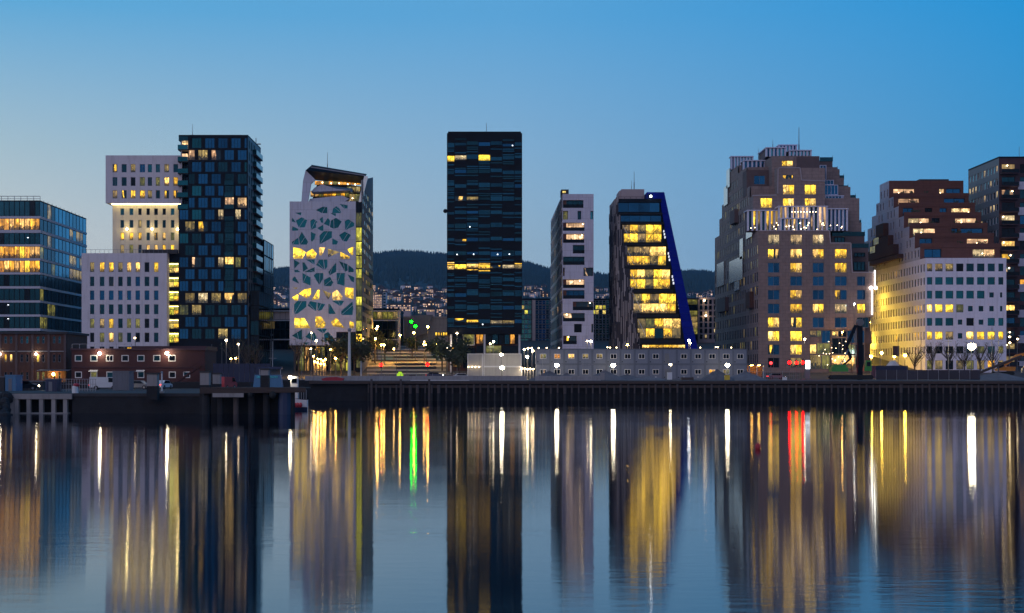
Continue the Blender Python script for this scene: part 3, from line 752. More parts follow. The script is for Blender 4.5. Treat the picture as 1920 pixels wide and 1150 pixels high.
P6L = [[(127, 60), (190, 70), (228, 100), (200, 150), (127, 150)], [(232, 100), (280, 70), (315, 110), (300, 150), (235, 150)], [(333, 60), (383, 60), (355, 125), (335, 125)], [(503, 95), (580, 135), (575, 152), (503, 152)], [(557, 75), (607, 55), (605, 125), (590, 120)], [(115, 460), (160, 435), (168, 440), (165, 485), (140, 485)], [(170, 430), (215, 395), (268, 385), (268, 440), (240, 470)], [(275, 480), (320, 400), (338, 400), (336, 475)], [(440, 420), (475, 400), (520, 450), (510, 482), (440, 482)], [(540, 380), (608, 385), (608, 475), (540, 455)], [(135, 625), (215, 625), (265, 705), (135, 705)], [(303, 612), (350, 612), (388, 670), (375, 703), (303, 703)], [(428, 655), (470, 620), (538, 705), (440, 690)], [(575, 650), (610, 660), (610, 705), (575, 705)]]
P6D = [[(403, 70), (500, 98), (405, 140)], [(360, 400), (435, 430), (405, 480)], [(120, 380), (165, 380), (150, 395)]]
P6G = [[(132, 158), (180, 185), (135, 232)], [(230, 158), (298, 158), (298, 200)], [(308, 200), (335, 158), (365, 158), (376, 240)], [(370, 158), (400, 158), (400, 215), (381, 240)], [(135, 242), (160, 239), (185, 258), (137, 258)], [(200, 180), (215, 180), (245, 228), (205, 256)], [(210, 258), (298, 217), (298, 258)], [(408, 255), (470, 180), (470, 255), (415, 285)], [(492, 170), (560, 195), (562, 245), (540, 255)], [(566, 198), (610, 235), (610, 258), (567, 258)], [(120, 310), (140, 290), (175, 350), (120, 325)], [(200, 265), (265, 300), (265, 365), (203, 340)], [(290, 285), (310, 265), (368, 265), (365, 310), (335, 362)], [(372, 320), (420, 295), (447, 340), (430, 370), (372, 370)], [(473, 265), (540, 265), (535, 368), (475, 350)], [(560, 275), (615, 300), (612, 340), (590, 330)], [(133, 515), (160, 489), (232, 489), (232, 535), (160, 590), (135, 590)], [(242, 525), (260, 490), (315, 500), (310, 573)], [(319, 500), (382, 515), (355, 560), (320, 570)], [(435, 487), (535, 487), (505, 530)], [(407, 512), (420, 512), (467, 592), (407, 592)], [(510, 570), (600, 492), (607, 545), (600, 600), (510, 600)], [(115, 765), (198, 714), (198, 797), (170, 795)], [(222, 775), (260, 735), (300, 745), (315, 780), (290, 810)], [(372, 752), (405, 735), (452, 785), (440, 812), (375, 812)], [(306, 712), (398, 710), (370, 750)], [(205, 820), (260, 820), (225, 838)]]
shards = [([c5(p) for p in q], 'glass_shard') for q in P5] + [([c6(p) for p in q], 'lit_bright') for q in P6L] + [([c6(p) for p in q], 'lit_dim') for q in P6D] + [([c6(p) for p in q], 'glass_shard') for q in P6G]
def inside(p, poly):
    n = len(poly); c = False
    for i in range(n):
        (x1_, y1_), (x2_, y2_) = poly[i], poly[(i + 1) % n]
        if (y1_ > p[1]) != (y2_ > p[1]) and p[0] < (x2_ - x1_) * (p[1] - y1_) / (y2_ - y1_) + x1_: c = not c
    return c
polys = []
for q, m in shards:
    w_ = [(X(a, Y), Z(b, Y)) for a, b in q]
    if sum((w_[i][0] * w_[(i + 1) % len(w_)][1] - w_[(i + 1) % len(w_)][0] * w_[i][1]) for i in range(len(w_))) < 0: w_ = w_[::-1]
    polys.append((w_, m))
xcut, zcut = X(630.5, Y), Z(622.5, Y)
outl = [(xl, z0), (xcut, z0), (xcut, zcut), (xr, zcut), (xr, z1), (xl, z1)]
vv = [Vector(p) for p in outl]; ee = [(i, (i + 1) % 6) for i in range(6)]
for w_, m in polys:
    b = len(vv); n = len(w_); vv += [Vector(p) for p in w_]; ee += [(b + i, b + (i + 1) % n) for i in range(n)]
rv, re_, rf_, *_ = geometry.delaunay_2d_cdt(vv, ee, [], 0, 1e-5)
mb = MB()
for f in rf_:
    cen = sum((rv[i] for i in f), Vector((0, 0))) / len(f)
    if not inside(cen, outl) or any(inside(cen, w_) for w_, _ in polys): continue
    pts = [(rv[i].x, Y, rv[i].y) for i in f]
    if (rv[f[1]] - rv[f[0]]).cross(rv[f[2]] - rv[f[0]]) < 0: pts = pts[::-1]
    mb.poly(pts)
for w_, m in polys:
    n = len(w_)
    for i in range(n):
        (a, b), (c, d) = w_[i], w_[(i + 1) % n]; mb.poly([(a, Y, b), (c, Y, d), (c, Y + .45, d), (a, Y + .45, b)])
mb.box(xl, xcut, Y + .5, Y + 4, z0 - .02, z0 + .01)
mb.poly([(xl, Y + 4, z0), (xl, Y, z0), (xl, Y, z1), (xl, Y + 4, z1)]); mb.poly([(xr, Y, zcut), (xr, Y + 1, zcut), (xr, Y + 1, z1), (xr, Y, z1)])
mb.poly([(xl, Y, z1), (xr, Y, z1), (xr, Y + 4, z1), (xl, Y + 4, z1)])
mb.build('front_panel', M['white_panel'], D)
for w_, m in polys:
    xs = [p[0] for p in w_]; zs = [p[1] for p in w_]; cx, cz = sum(xs) / len(xs), sum(zs) / len(zs)
    uv = [((p[0] - min(xs)) / (max(xs) - min(xs)), (p[1] - min(zs)) / (max(zs) - min(zs))) for p in w_]
    o = MB().poly([(p[0], Y + .38, p[1]) for p in w_], 0, uv)
    # one glazing bar from a corner to the far side
    a = w_[0]; b = ((w_[len(w_) // 2][0] + w_[(len(w_) // 2 + 1) % len(w_)][0]) / 2, (w_[len(w_) // 2][1] + w_[(len(w_) // 2 + 1) % len(w_)][1]) / 2)
    if max(xs) - min(xs) > 2: o.beam((a[0], Y + .34, a[1]), (b[0], Y + .34, b[1]), .1, .09, 1)
    o.build('window', [M[m], M['white_panel']], D, (cx, Y + .38, cz))
MB().box(xl, xr - .3, Y + .6, 441, z0, Z(382, Y)).box(xl + .5, xr - .5, Y + 6, 441, B0, z0).build('core', M['black_clad'], D)
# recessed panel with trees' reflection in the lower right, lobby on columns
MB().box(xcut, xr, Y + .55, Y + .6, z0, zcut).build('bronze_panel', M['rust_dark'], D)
for i in range(6):
    for j in range(2):
        window(D, (xcut, Y + .55, z0), FR, (.1 + i * .86, .9 + i * .86, .1 + j * 1.75, 1.75 + j * 1.75), pick(('glass_black', 3), ('lit_olive', 1)), 'dark_frame', -.04, 1, t=.04, dep=.03)
lob = MB()
for px in (553, 585, 618): lob.tube((X(px, Y + 2), Y + 2, B0), (X(px, Y + 2), Y + 2, z0), .35, n=10)
lob.build('column', M['dark_concrete'], D)
zz0 = GZ + 1.2
lobm = ['glass_black', 'lit_olive', 'lit_orange', 'glass_black', 'lit_amber', 'lit_olive', 'glass_black', 'lit_olive', 'lit_olive', 'lit_dim', 'lit_lime', 'glass_black']
for i, m in enumerate(lobm):
    a0 = (xr - xl - 1) * i / len(lobm); a1 = (xr - xl - 1) * (i + 1) / len(lobm)
    window(D, (xl + .5, Y + 6, zz0), FR, (a0 + .05, a1 - .05, 0, z0 - zz0 - .3), m, 'dark_frame', -.05, 1, 2, dep=.04)
# yellow glass joint + lit side wall
xj = X(668, Y + 1); 
jw = X(679, Y + 1) - xj
jh = [(378, 398, 'glass_black'), (398, 425, 'lit_olive'), (426, 452, 'lit_lime'), (453, 478, 'lit_lime'), (479, 503, 'lit_lime'), (504, 522, 'lit_lime'), (523, 555, 'lit_olive'), (556, 573, 'lit_lime'), (574, 600, 'lit_olive'), (601, 621, 'lit_lime'), (626, 646, 'lit_bright'), (648, 690, 'lit_olive')]
MB().box(xr - .2, xj + jw - .02, Y + 1.15, 441, B0, Z(380, Y)).build('core', M['black_clad'], D)
for a, b, m in jh: window(D, (xr, Y + 1, Z(b, Y)), FR, (.02, jw - .02, .02, Z(a, Y) - Z(b, Y) - .02), m, 'dark_frame', .02, 1, 1, t=.06, dep=.05)
xs_ = xj + jw; ysd = Y + 1.2; Ld = 441 - ysd
ztop_f, ztop_b = Z(338, ysd), Z(333, 441)
sw = MB()
sw.prismx([(ysd, B0), (441, B0), (441, ztop_b), (ysd, ztop_f)], xs_ - .3, xs_)
sw.build('side_wall', M['concrete'], D)
for j in range(17):
    for i in range(7):
        zz = Z(660 - j * 18.5, Y)
        if R.random() < .8: window(D, (xs_, ysd, zz), RT, (1.2 + i * 5.5, 4.6 + i * 5.5, .3, 1.9), pick(('glass_deep', 3), ('glass_black', 2), ('lit_olive', 2.5), ('lit_dim', .8)), 'dark_frame', -.04, 1, dep=.04)
# crown: white shell, terraces, tilted roof
yc = Y + 5
pw = lambda px, py, yy: (X(px, yy), Z(py, yy))
cr = MB()
cr.prism([pw(565, 380, yc), pw(577, 380, yc), pw(583, 345, yc), pw(591, 337, yc), pw(573, 319, yc), pw(568, 340, yc)], yc, yc + 1.0)
cr.prism([pw(577, 380, yc), pw(640, 380, yc), pw(655, 372, yc), pw(640, 366, yc), pw(580, 372, yc)], yc + 1.2, yc + 8)
cr.prism([pw(583, 360, yc + 2), pw(656, 357, yc + 2), pw(630, 354, yc + 2), pw(604, 346, yc + 2), pw(590, 352, yc + 2)], yc + 2, yc + 10)
cr.build('crown_shell', M['white_panel'], D)
MB().prism([pw(577, 381, yc + 3), pw(676, 381, yc + 3), pw(678, 345, yc + 3), pw(592, 334, yc + 3)], yc + 9, 441).build('crown_core', M['black_clad'], D)
for (a, b, c_, d, m) in ((582, 655, 358, 369.5, 'lit_amber'), (590, 676, 339.5, 347, 'lit_orange'), (650, 676, 350, 362, 'lit_dim'), (655, 676, 364, 378, 'lit_olive')):
    n = max(2, int((b - a) / 8))
    for i in range(n):
        pa, pb = a + (b - a) * i / n, a + (b - a) * (i + 1) / n
        window(D, (X(pa, yc + 8.6), yc + 8.6, Z(d, yc + 8.6)), FR, (0.03, X(pb, yc + 8.6) - X(pa, yc + 8.6) - .03, 0, Z(c_, yc + 8.6) - Z(d, yc + 8.6)), pick((m, 3), ('lit_olive', 1)), 'dark_frame', 0, 1, dep=.04, t=.05)
MB().prism([pw(620, 353.5, yc + 2), pw(660, 358.5, yc + 2), pw(660, 352, yc + 2), pw(612, 346.5, yc + 2)], yc + 4, yc + 9).build('blue_terrace', M['lightblue_paint'], D)
yk = 439.0
rt = [(*pw(583, 313.5, yc - 1), yc - 1), (*pw(683, 329, yc - 1), yc - 1)]
a0 = (X(573, yc - 1), yc - 1, Z(319.5, yc - 1)); a1 = (X(683.5, yc - 1), yc - 1, Z(330.5, yc - 1)); 
b0 = (X(584, yk), yk, Z(313.5, yk)); b1 = (X(688, yk), yk, Z(331, yk))
rm = MB(); tpk = .7
# soffit rises to the front: the roof is a tilted sheet with thickness
up = lambda p: (p[0], p[1], p[2] + tpk)
s0 = (X(590, yc + 9), yc + 9, Z(338, yc + 9)); s1_ = (X(677, yc + 9), yc + 9, Z(345, yc + 9))
f0 = (X(573, yc - 1), yc - 1, Z(319.5, yc - 1)); f1 = (X(684, yc - 1), yc - 1, Z(331.5, yc - 1)); m0 = (X(584, yc + 1), yc + 1, Z(315, yc + 1))
rm.poly([f0, f1, s1_, s0]); rm.poly([f0, up(m0), up(f1), f1]); rm.poly([up(m0), up(b0), up(b1), up(f1)]); rm.poly([f0, s0, b0, up(b0), up(m0)]); rm.poly([f1, up(f1), up(b1), s1_]); rm.poly([s0, s1_, b1, b0])
rm.build('roof', M['black_clad'], D)
MB().beam((X(583, yc - 1), yc - 1.05, Z(313.5, yc - 1)), (X(684, yc - 1), yc - 1.05, Z(329.3, yc - 1)), .25, .3).build('roof_edge', M['grey_frame'], D)
MB().prism([pw(672, 380, yc - 2), pw(677.5, 380, yc - 2), pw(690, 331, yc - 2), pw(683, 330, yc - 2)], yc - 2, yc - 1.3).build('edge_fin', M['zinc'], D)
for px, py in ((604.5, 342.5), (621, 344), (636, 344), (652, 345.5), (666, 346), (588, 325), (659, 379.5), (661, 372)): MB().ball((X(px, yc + 5), yc + 5, Z(py, yc + 5)), .16, 0, 8, 4).build('ceiling_light', M['lamp_small'], D)
antenna(D, X(614, 415), 415, Z(322, 415), Z(286, 415), .08)

# ================================================================== E: black banded tower on columns
Y = 400.0; xl, xr = X(838, Y), X(979, Y); z0, z1 = Z(627, Y), Z(250, Y)
E = thing('black_tower', 'tall black tower striped with blue glass strips, two floors lit yellow', 'building', ((xl + xr) / 2, 415, GZ))
MB().box(xl, xr, Y, 436, z0, z1).box(xl + .3, xr - .3, Y + .3, 435.5, z1, z1 + .5).build('wall', M['black_panel'], E)
cb = [838.4, 852.3, 874.8, 897, 919.4, 941.9, 964.7, 978.8]
LE = {(1, 0): 'lit_bright', (1, 1): 'lit_pale', (1, 3): 'lit_bright', (4, 1): 'lit_part', (4, 2): 'lit_dim', (7, 1): 'lit_part', (9, 0): 'lit_bright', (9, 1): 'lit_bright', (9, 2): 'lit_bright', (9, 3): 'lit_yellow', (9, 4): 'lit_part', (9, 5): 'lit_pale', (9, 6): 'lit_dim', (13, 1): 'lit_part', (13, 2): 'lit_yellow', (13, 4): 'lit_pale', (13, 5): 'lit_dim'}
RE = random.Random(12)
for k in range(14):
    yc_ = 270.5 + 25.55 * k
    for i in range(7):
        a, b = cb[i] + .25, cb[i + 1] - .25; o = RE.choice((-1.9, 0, 0, 1.9))
        m = LE.get((k, i))
        th = RE.choice((7.4, 7.4, 9.2, 5.6))
        if m == 'lit_bright' and k == 1: th = 11
        put_ = lambda y0_, y1_, mm: window(E, (X(a, Y), Y, Z(y1_, Y)), FR, (0, X(b, Y) - X(a, Y), 0, Z(y0_, Y) - Z(y1_, Y)), mm, 'black_panel', -.05, 1, 1, t=.05, dep=.03, name='glass_strip')
        put_(yc_ - th / 2 + o, yc_ + th / 2 + o, m or pick(('glass_strip', 6), ('glass_deep', 1.5), ('glass_blue', .8)))
        for off in (-9.3, -5.6, 7.6, 11.3):
            if RE.random() < .36 and 252 < yc_ + off + o < 622:
                lit_thin = k == 9 and RE.random() < .45 and off != 11.3
                put_(yc_ + off - 1.5 + o, yc_ + off + 1.5 + o, 'lit_yellow' if lit_thin else pick(('glass_strip', 5), ('glass_deep', 2)))
for (px, py) in ((961, 273.2), (857, 477.5), (888, 477), (933, 477.3), (955, 477), (881, 425.7), (905, 608.5)):
    MB().ball((X(px, Y), Y - .1, Z(py, Y)), .17, 0, 8, 4).build('ceiling_light', M['sign_white'], E)
antenna(E, X(912, 410), 410, z1, Z(231, 410), .08)
MB().ball((X(835, Y + 2), Y + 2, Z(396, Y + 2)), .6, 0, 8, 5).beam((X(835, Y + 2), Y + 2, Z(396, Y)), (xl, Y + 2, Z(396, Y)), .2, .2).build('lamp_bracket', M['dark_frame'], E)
for px in (845.5, 908.5, 974): MB().box(X(px - 1.8, Y), X(px + 1.8, Y), Y + .3, Y + 1, B0, z0).build('column', M['pole_white'], E)
Yb_ = Y + 4
MB().box(xl + .3, xr - .3, Yb_ + .4, 435, B0, z0).build('core', M['rust_dark'], E)
lb = [(849, 866, 627, 648, 'glass_black'), (868, 890, 624.5, 648, 'lit_olive'), (893, 899.5, 624, 645, 'lit_orange'), (900, 906, 624, 645, 'lit_amber'), (911, 922, 626, 646, 'glass_black'), (923, 934, 626, 646, 'glass_deep'), (935, 945, 626, 646, 'glass_black'), (946, 955.5, 626, 646, 'glass_deep'), (956.5, 965, 624, 645, 'lit_orange'), (966, 972, 624, 645, 'glass_black'), (848, 867, 652, 658, 'lit_amber'), (850, 864, 665, 688, 'lit_orange'), (893, 907, 648, 662, 'glass_black'), (911, 940, 648, 662, 'lit_olive'), (941, 972, 648, 662, 'glass_black'), (868, 891, 652, 690, 'glass_black')]
for a, b, c_, d, m in lb:
    window(E, (X(a, Yb_), Yb_, Z(d, Yb_)), FR, (0, X(b, Yb_) - X(a, Yb_), 0, Z(c_, Yb_) - Z(d, Yb_)), m, 'white_frame' if a == 868 and d < 660 else 'dark_frame', 0, 1, 1, t=.22 if a == 868 and d < 660 else .08, dep=.3 if a == 868 else .06)
# ================================================================== F: slim white tower with cut-out loggias
Y = 400.0; xl, xr = X(1055, Y), X(1113, Y); yk = 470.0; z1 = Z(364, Y)
Fb = thing('slim_tower', 'slim lilac white tower with recessed loggias on its narrow front', 'building', ((xl + xr) / 2, 430, GZ))
LG = [(1055.6, 1094, 375.5, 390, 'glass_deep'), (1055.6, 1065, 395.5, 412, 'lit_olive'), (1083, 1090, 395.5, 412, 'glass_deep'), (1107, 1112.4, 396, 411.5, 'glass_sky'), (1055.6, 1096, 417.6, 433, 'lit_warmpart'), (1055.6, 1095.5, 438.5, 455.6, 'lit_warm'), (1074, 1096, 459.6, 475.5, 'glass_deep'), (1055.6, 1096, 481.4, 497, 'glass_deep'), (1094, 1112.4, 502, 518, 'lit_warmpart'), (1055.6, 1058.8, 502, 518, 'rust'), (1055.6, 1096, 524, 540.3, 'lit_warm'), (1055.6, 1096, 544.3, 560.5, 'glass_blue'), (1074, 1112.4, 565.7, 582, 'lit_warmpart'), (1055.6, 1096.5, 587.2, 602.8, 'lit_warmpart'), (1076.5, 1091, 607.6, 623.6, 'glass_black'), (1109, 1112.4, 607.6, 623.6, 'glass_deep'), (1056, 1081.5, 629.8, 645.6, 'lit_part'), (1056, 1090, 654, 690, 'glass_black')]
hs = [(X(a, Y) - xl, X(b, Y) - xl, Z(d, Y) - B0, Z(c, Y) - B0) for a, b, c, d, m in LG]
facade('wall', Fb, (xl, Y, B0), FR, xr - xl, z1 - B0, hs, 1.3, M['lilac_render'])
for h, (a, b, c, d, m) in zip(hs, LG):
    wpx = b - a
    mm = 'maroon' if m == 'rust' else m
    if mm == 'maroon': panel(Fb, (xl, Y + 1.25, B0), FR, h, 'rust_clad', .05, 'red_panel'); continue
    w_ = window(Fb, (xl, Y, B0), FR, h, mm, 'dark_frame', 1.2, max(1, int(wpx / 9)), 1, t=.12)
    if wpx > 20:
        MB().box(xl + h[0], xl + h[1], Y + .06, Y + .1, B0 + h[2], B0 + h[2] + .95).build('glass_guard', M['glass_black'], Fb)
        MB().box(xl + h[0], xl + h[0] + .06 + (.9 if R.random() < .5 else 0), Y + .5, Y + 1.25, B0 + h[2], B0 + h[3]).build('red_panel', M['rust_clad'], Fb)
        if 'lit' in mm: MB().ball((xl + h[0] + (h[1] - h[0]) * R.random(), Y + .9, B0 + h[3] - .35), .15, 0, 8, 4).build('ceiling_light', M['lamp_small'], Fb)
MB().box(xl + .4, xr - .02, Y + 1.35, yk, B0, z1 - .02).poly([(xl, Y, z1), (xr, Y, z1), (xr, yk, z1), (xl, yk, z1)]).poly([(xr, Y, B0), (xr, Y + 1.4, B0), (xr, Y + 1.4, z1), (xr, Y, z1)]).build('core', M['lilac_render'], Fb)
sh = []; Ls = yk - Y
nrow = 14; pit = (z1 - B0 - 1.0) / nrow
for k in range(nrow):
    for i in range(9): 
        off = 2.0 if k % 2 else 4.0
        a = off + i * 7.4
        if a + 3 < Ls - .5: sh.append((Ls - a - 3.0, Ls - a, B0 * 0 + .6 + pit * k + .5, .6 + pit * k + pit - .55))
facade('side_wall', Fb, (xl, yk, B0), LT, Ls, z1 - B0, sh, .06, M['lilac_render'])
for h in sh: window(Fb, (xl, yk, B0), LT, h, pick(('glass_black', 3), ('glass_deep', 2), ('lit_olive', .5), ('lit_warm', .12)), 'dark_frame', 0, 1, dep=.05)
for k in range(1, nrow): MB().box(xl - .12, xl - .005, Y, yk, B0 + .6 + pit * k - .12, B0 + .6 + pit * k + .12).build('floor_band', M['white_render'], Fb)
MB().box(X(1052, 405), X(1066, 405), 404, 409, z1, Z(355.5, 404)).build('roof_room', M['roof_dark'], Fb)
window(Fb, (X(1054, 404), 404, Z(363, 404)), FR, (0, 1.1, 0, .75), 'lit_lime', 'dark_frame', -.05, 1)

# ================================================================== G: leaning glass office with blue flank
Y = 400.0; G = thing('leaning_office', 'leaning glass office with slatted dark flank and sloping bright blue edge', 'building', (X(1225, Y), 415, GZ))
P = lambda px, py, y=Y: (X(px, y), Z(py, y))
zb = B0
st = [(1158, 372), (1158, 404), (1163, 404), (1163, 430), (1169, 430), (1169, 455), (1175, 455), (1175, 494), (1181, 494), (1181, 540), (1187, 540), (1187, 586), (1193, 586), (1193, 625), (1200, 625), (1200, 660)]
# black body behind everything
body = MB()
body.prism([P(1159, 705), P(1304, 705), P(1238, 376), P(1159, 376)], Y + .9, 424)
body.build('core', M['black_clad'], G)
# slatted flank: front strip of stepped slats and the side wall
slx = X(1150.5, 425)
RS = random.Random(5)
xw0 = X(1158, Y)
def edge_at(py):
    e = 1158
    for (a, b), (c_, d) in zip(st, st[1:]):
        if b <= py <= d: e = max(a, c_)
    return e
ns = 0
stf = MB()
for px10 in range(11580, 12000, 15):
    px = px10 / 10; zc = B0
    top = 372
    for (a, b) in st:
        if a <= px + .6: pass
    tops = [b for (a, b) in st if a > px]
    # slats at px exist below the height where the stepped edge passes px
    ty = 372 if px < 1159 else max([b for (a, b) in st if a <= px - .1] + [372])
    z_top = Z(ty + RS.uniform(-3, 2), Y)
    zz = B0
    while zz < z_top - .5:
        hh = min(RS.uniform(2.2, 4.6), z_top - zz); mi = RS.choice((0, 0, 1, 1, 1)); o = RS.uniform(0, .28)
        stf.box(X(px, Y) + .01, X(px + 1.5, Y) - .02, Y - .05 - o, Y + .9, zz, zz + hh - .06, mi); zz += hh
yy = Y + .95
while yy < 424.5:
    zz = B0
    while zz < Z(368, Y) - .4:
        hh = min(RS.uniform(2.2, 4.6), Z(368, Y) - zz); mi = RS.choice((0, 0, 1, 1, 1)); o = RS.uniform(0, .3)
        stf.box(xw0 - .02 - o, xw0 + .5, yy, yy + .42, zz, zz + hh - .06, mi); zz += hh
    yy += .45
tag(stf.build('slat', [M['slat_wood'], M['slat_dark']], G), kind='stuff')
# glass storeys
stor = [(380, 398, 1159, 1237, 'g', 1241), (404, 416, 1160, 1240, 'g', 1245), (421, 455, 1166.5, 1241, 'l', 1245), (462, 498, 1172.5, 1249.5, 'l', 1254), (505, 542, 1179, 1257, 'l', 1262), (550.5, 588, 1187, 1268, 'l', 1272), (597, 635, 1195, 1277, 'd', 1281), (646.5, 653.5, 1204, 1285, 'l', 1288)]
for n_, (ya, yb_, pa, pb, kd, pe) in enumerate(stor):
    rc = (0, X(pb, Y) - X(pa, Y), 0, Z(ya, Y) - Z(yb_, Y)); O = (X(pa, Y), Y, Z(yb_, Y))
    if kd == 'g': window(G, O, FR, rc, 'glass_blue', 'dark_frame', .3, 4, 1, split=True)
    elif n_ == 7: window(G, O, FR, rc, 'lit_yellow', 'dark_frame', .3, 6, 1, split=True)
    else:
        pn = []
        for j in range(2):
            for i in range(5):
                if kd == 'd': m = pick(('glass_deep', 2), ('lit_olive', 2), ('lit_yellow', 1.2)) if i < 3 else 'lit_bright' if j else pick(('lit_yellow', 1), ('lit_olive', 1))
                elif j == 1: m = pick(('lit_dim', 2 - n_ * .3 + .6), ('lit_yellow', n_ - 1.5 if n_ > 1 else .5)) if i < 3 else 'lit_bright'
                else: m = pick(('lit_yellow', 2), ('lit_bright', 1), ('lit_dim', .8)) if i != 2 else pick(('lit_dim', 1), ('lit_yellow', 1))
                pn.append(m)
        w_ = window(G, O, FR, rc, pn, 'dark_frame', .45, 5, 2, split=True, t=.12)
        # diagonal braces just behind the glass line and desks
        MB().beam((O[0] + .2, Y + .42, O[2] + rc[3] - .2), (O[0] + 2.4, Y + .42, O[2] + .6), .14, .12).build('brace', M['white_paint'], G)
        MB().beam((O[0] + rc[1] - .5, Y + .42, O[2] + rc[3] - .3), (O[0] + rc[1] - 3.4, Y + .42, O[2] + 1.2), .12, .1).build('brace', M['dark_frame'], G)
        # white steps along the right edge, their brightness painted in as a glow
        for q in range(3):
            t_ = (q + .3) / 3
            MB().box(X(pb + 3 + q * 1.0, Y), X(pb + 5 + q * 1.2, Y), Y + .4, Y + .5, O[2] + rc[3] * (.62 - t_ * .5), O[2] + rc[3] * (.74 - t_ * .5)).build('glow_strip', M['step_glow'], G)
    # spandrel under the storey
    nx = stor[n_ + 1][0] if n_ + 1 < len(stor) else 662
    MB().box(X(pa - 1, Y), X(pb + 5, Y), Y - .25, Y + .9, Z(nx - 1.2, Y), Z(yb_ + 1.2, Y)).build('floor_band', M['dark_frame'], G)
MB().box(X(1159, Y), X(1240, Y), Y - .1, Y + .9, Z(380, Y), Z(373, Y)).build('parapet', M['black_clad'], G)
# the blue sloping edge, in courses
RB = 19
ylist = [360.5 + (708 - 360.5) * i / 26 for i in range(27)]
def lx(py): return 1213 if py < 378 else min(1238 + (py - 378) * .176, 1300)
def rx(py): return 1245.5 + (py - 360.5) * (1308 - 1245.5) / (653 - 360.5)
for i in range(26):
    ya, yb_ = ylist[i], ylist[i + 1] - .25
    la, lb_ = (1213, 1213) if yb_ < 376 else (lx(max(ya, 379)), lx(max(yb_, 379)))
    MB().prism([P(lb_, yb_), P(rx(yb_), yb_), P(rx(ya), ya), P(la, ya)], Y + .05 + (i % 2) * .05, 424).build('blue_panel', M['blue_clad'], G)
MB().box(X(1215, Y), X(1224, Y), Y - .06, Y + .04, Z(372, Y), Z(364, Y)).build('vent_panel', M['black_clad'], G)
MB().ball((X(1220, Y), Y - .3, Z(368.5, Y)), .28, 0, 8, 5).build('roof_light', M['lamp_cool'], G)
MB().box(X(1165, 404), X(1208, 404), 404, 414, Z(376, 404), Z(355, 404)).box(X(1162, 404), X(1165, 404) - .01, 405, 414, Z(376, 404), Z(357, 404)).build('roof_room', M['pinkish_concrete'], G)
rl = MB().box(X(1160, Y), X(1213, Y), Y + .6, Y + .66, Z(369, Y) - .05, Z(369, Y) + .05)
for px in (1160, 1171, 1182, 1193, 1204): rl.box(X(px, Y), X(px, Y) + .08, Y + .6, Y + .66, Z(373, Y), Z(369, Y))
rl.build('railing', M['dark_frame'], G)
antenna(G, X(1189, 408), 408, Z(356, 408), Z(322, 408), .08); antenna(G, X(1184, 408), 408, Z(356, 408), Z(339, 408), .05)

# ================================================================== H: brown stepped tower
Y = 400.0; H = thing('stepped_tower', 'big brown stepped tower with white finned terrace and many lit square windows', 'building', (X(1520, Y), 430, GZ))
xw = X(1422, Y); xr = X(1638, Y); yk = 475.0
cols = [(1440, 1461.5), (1482, 1504), (1524, 1545), (1565.5, 1588), (1607, 1629)]
rows = [(440, 459.5), (467, 485.5), (493, 511.5), (518.5, 536), (544, 562), (569.8, 588), (595.5, 614.5), (621, 640), (646.5, 665.5), (671, 690)]
zt = Z(433, Y); zt4 = Z(456.5, Y); zt5 = Z(511, Y); zlow = Z(594.5, Y)
LH = ['PPP..', 'hYYY.', 'gpgp.', 'ggggg', 'gYgpg', 'gYYPB', 'BpggG', 'BBGGG', 'pBYGG', 'DyOGG']
mm = {'P': 'lit_pale', 'Y': 'lit_yellow', 'B': 'lit_bright', 'h': 'lit_part', 'p': 'lit_part', 'g': 'glass_blue', 'G': 'glass_deep', 'D': 'glass_black', 'y': 'lit_dim', 'O': 'lit_amber'}
hs = []; spec = []
for j, (ya, yb_) in enumerate(rows):
    for i, (a, b) in enumerate(cols):
        ch = LH[j][i]
        if ch == '.' or (j >= 7 and i >= 2) : continue
        hs.append((X(a, Y) - xw, X(b, Y) - xw, Z(yb_, Y) - B0, Z(ya, Y) - B0)); spec.append(ch)
xg = X(1518, Y); zg = Z(618, Y)
lobby = (xg - xw, X(1622, Y) - xw, 0, zg - B0)
# front wall as stepped outline: three sheets
def sub(hs, a0, a1, b0, b1):
    r = []
    for h in hs:
        if h[1] > a0 and h[0] < a1 and h[3] > b0 and h[2] < b1: r.append((h[0] - a0, h[1] - a0, h[2] - b0, h[3] - b0))
    return r
e1, e2, e3, e4 = 0, X(1557, Y) - xw, X(1597, Y) - xw, xr - xw
x22 = X(1622, Y) - xw
allh = hs + [lobby]
for a0, a1, b0, b1 in ((0, e2, 0, zt - B0), (e2, e3, 0, zt4 - B0), (e3, x22, 0, zt5 - B0), (x22, e4, zlow - B0, zt5 - B0)):
    facade('wall', H, (xw + a0, Y, B0 + b0), FR, a1 - a0, b1 - b0, sub(allh, a0, a1, b0, b1), .35, M['brown_brick'])
for h, ch in zip(hs, spec): 
    window(H, (xw, Y, B0), FR, h, [mm[ch] if ch != 'p' else pick(('lit_yellow', 1), ('lit_part', 2)), mm[ch] if ch != 'p' else pick(('lit_bright', 1), ('glass_blue', 1))], 'grey_frame', .25, 2, 1, t=.08, split=True)
cm = MB()
cm.box(xw + .4, xw + e2, Y + .4, yk, B0, zt).box(xw + e2, xw + e3, Y + .4, yk, B0, zt4).box(xw + e3, xw + x22, Y + .4, yk, B0, zt5).box(xw + x22, xr, Y + .02, yk, zlow, zt5 - .01)
cm.poly([(xw, Y, zt), (xw + e2, Y, zt), (xw + e2, Y + .4, zt), (xw, Y + .4, zt)])
cm.build('core', M['brown_brick'], H)
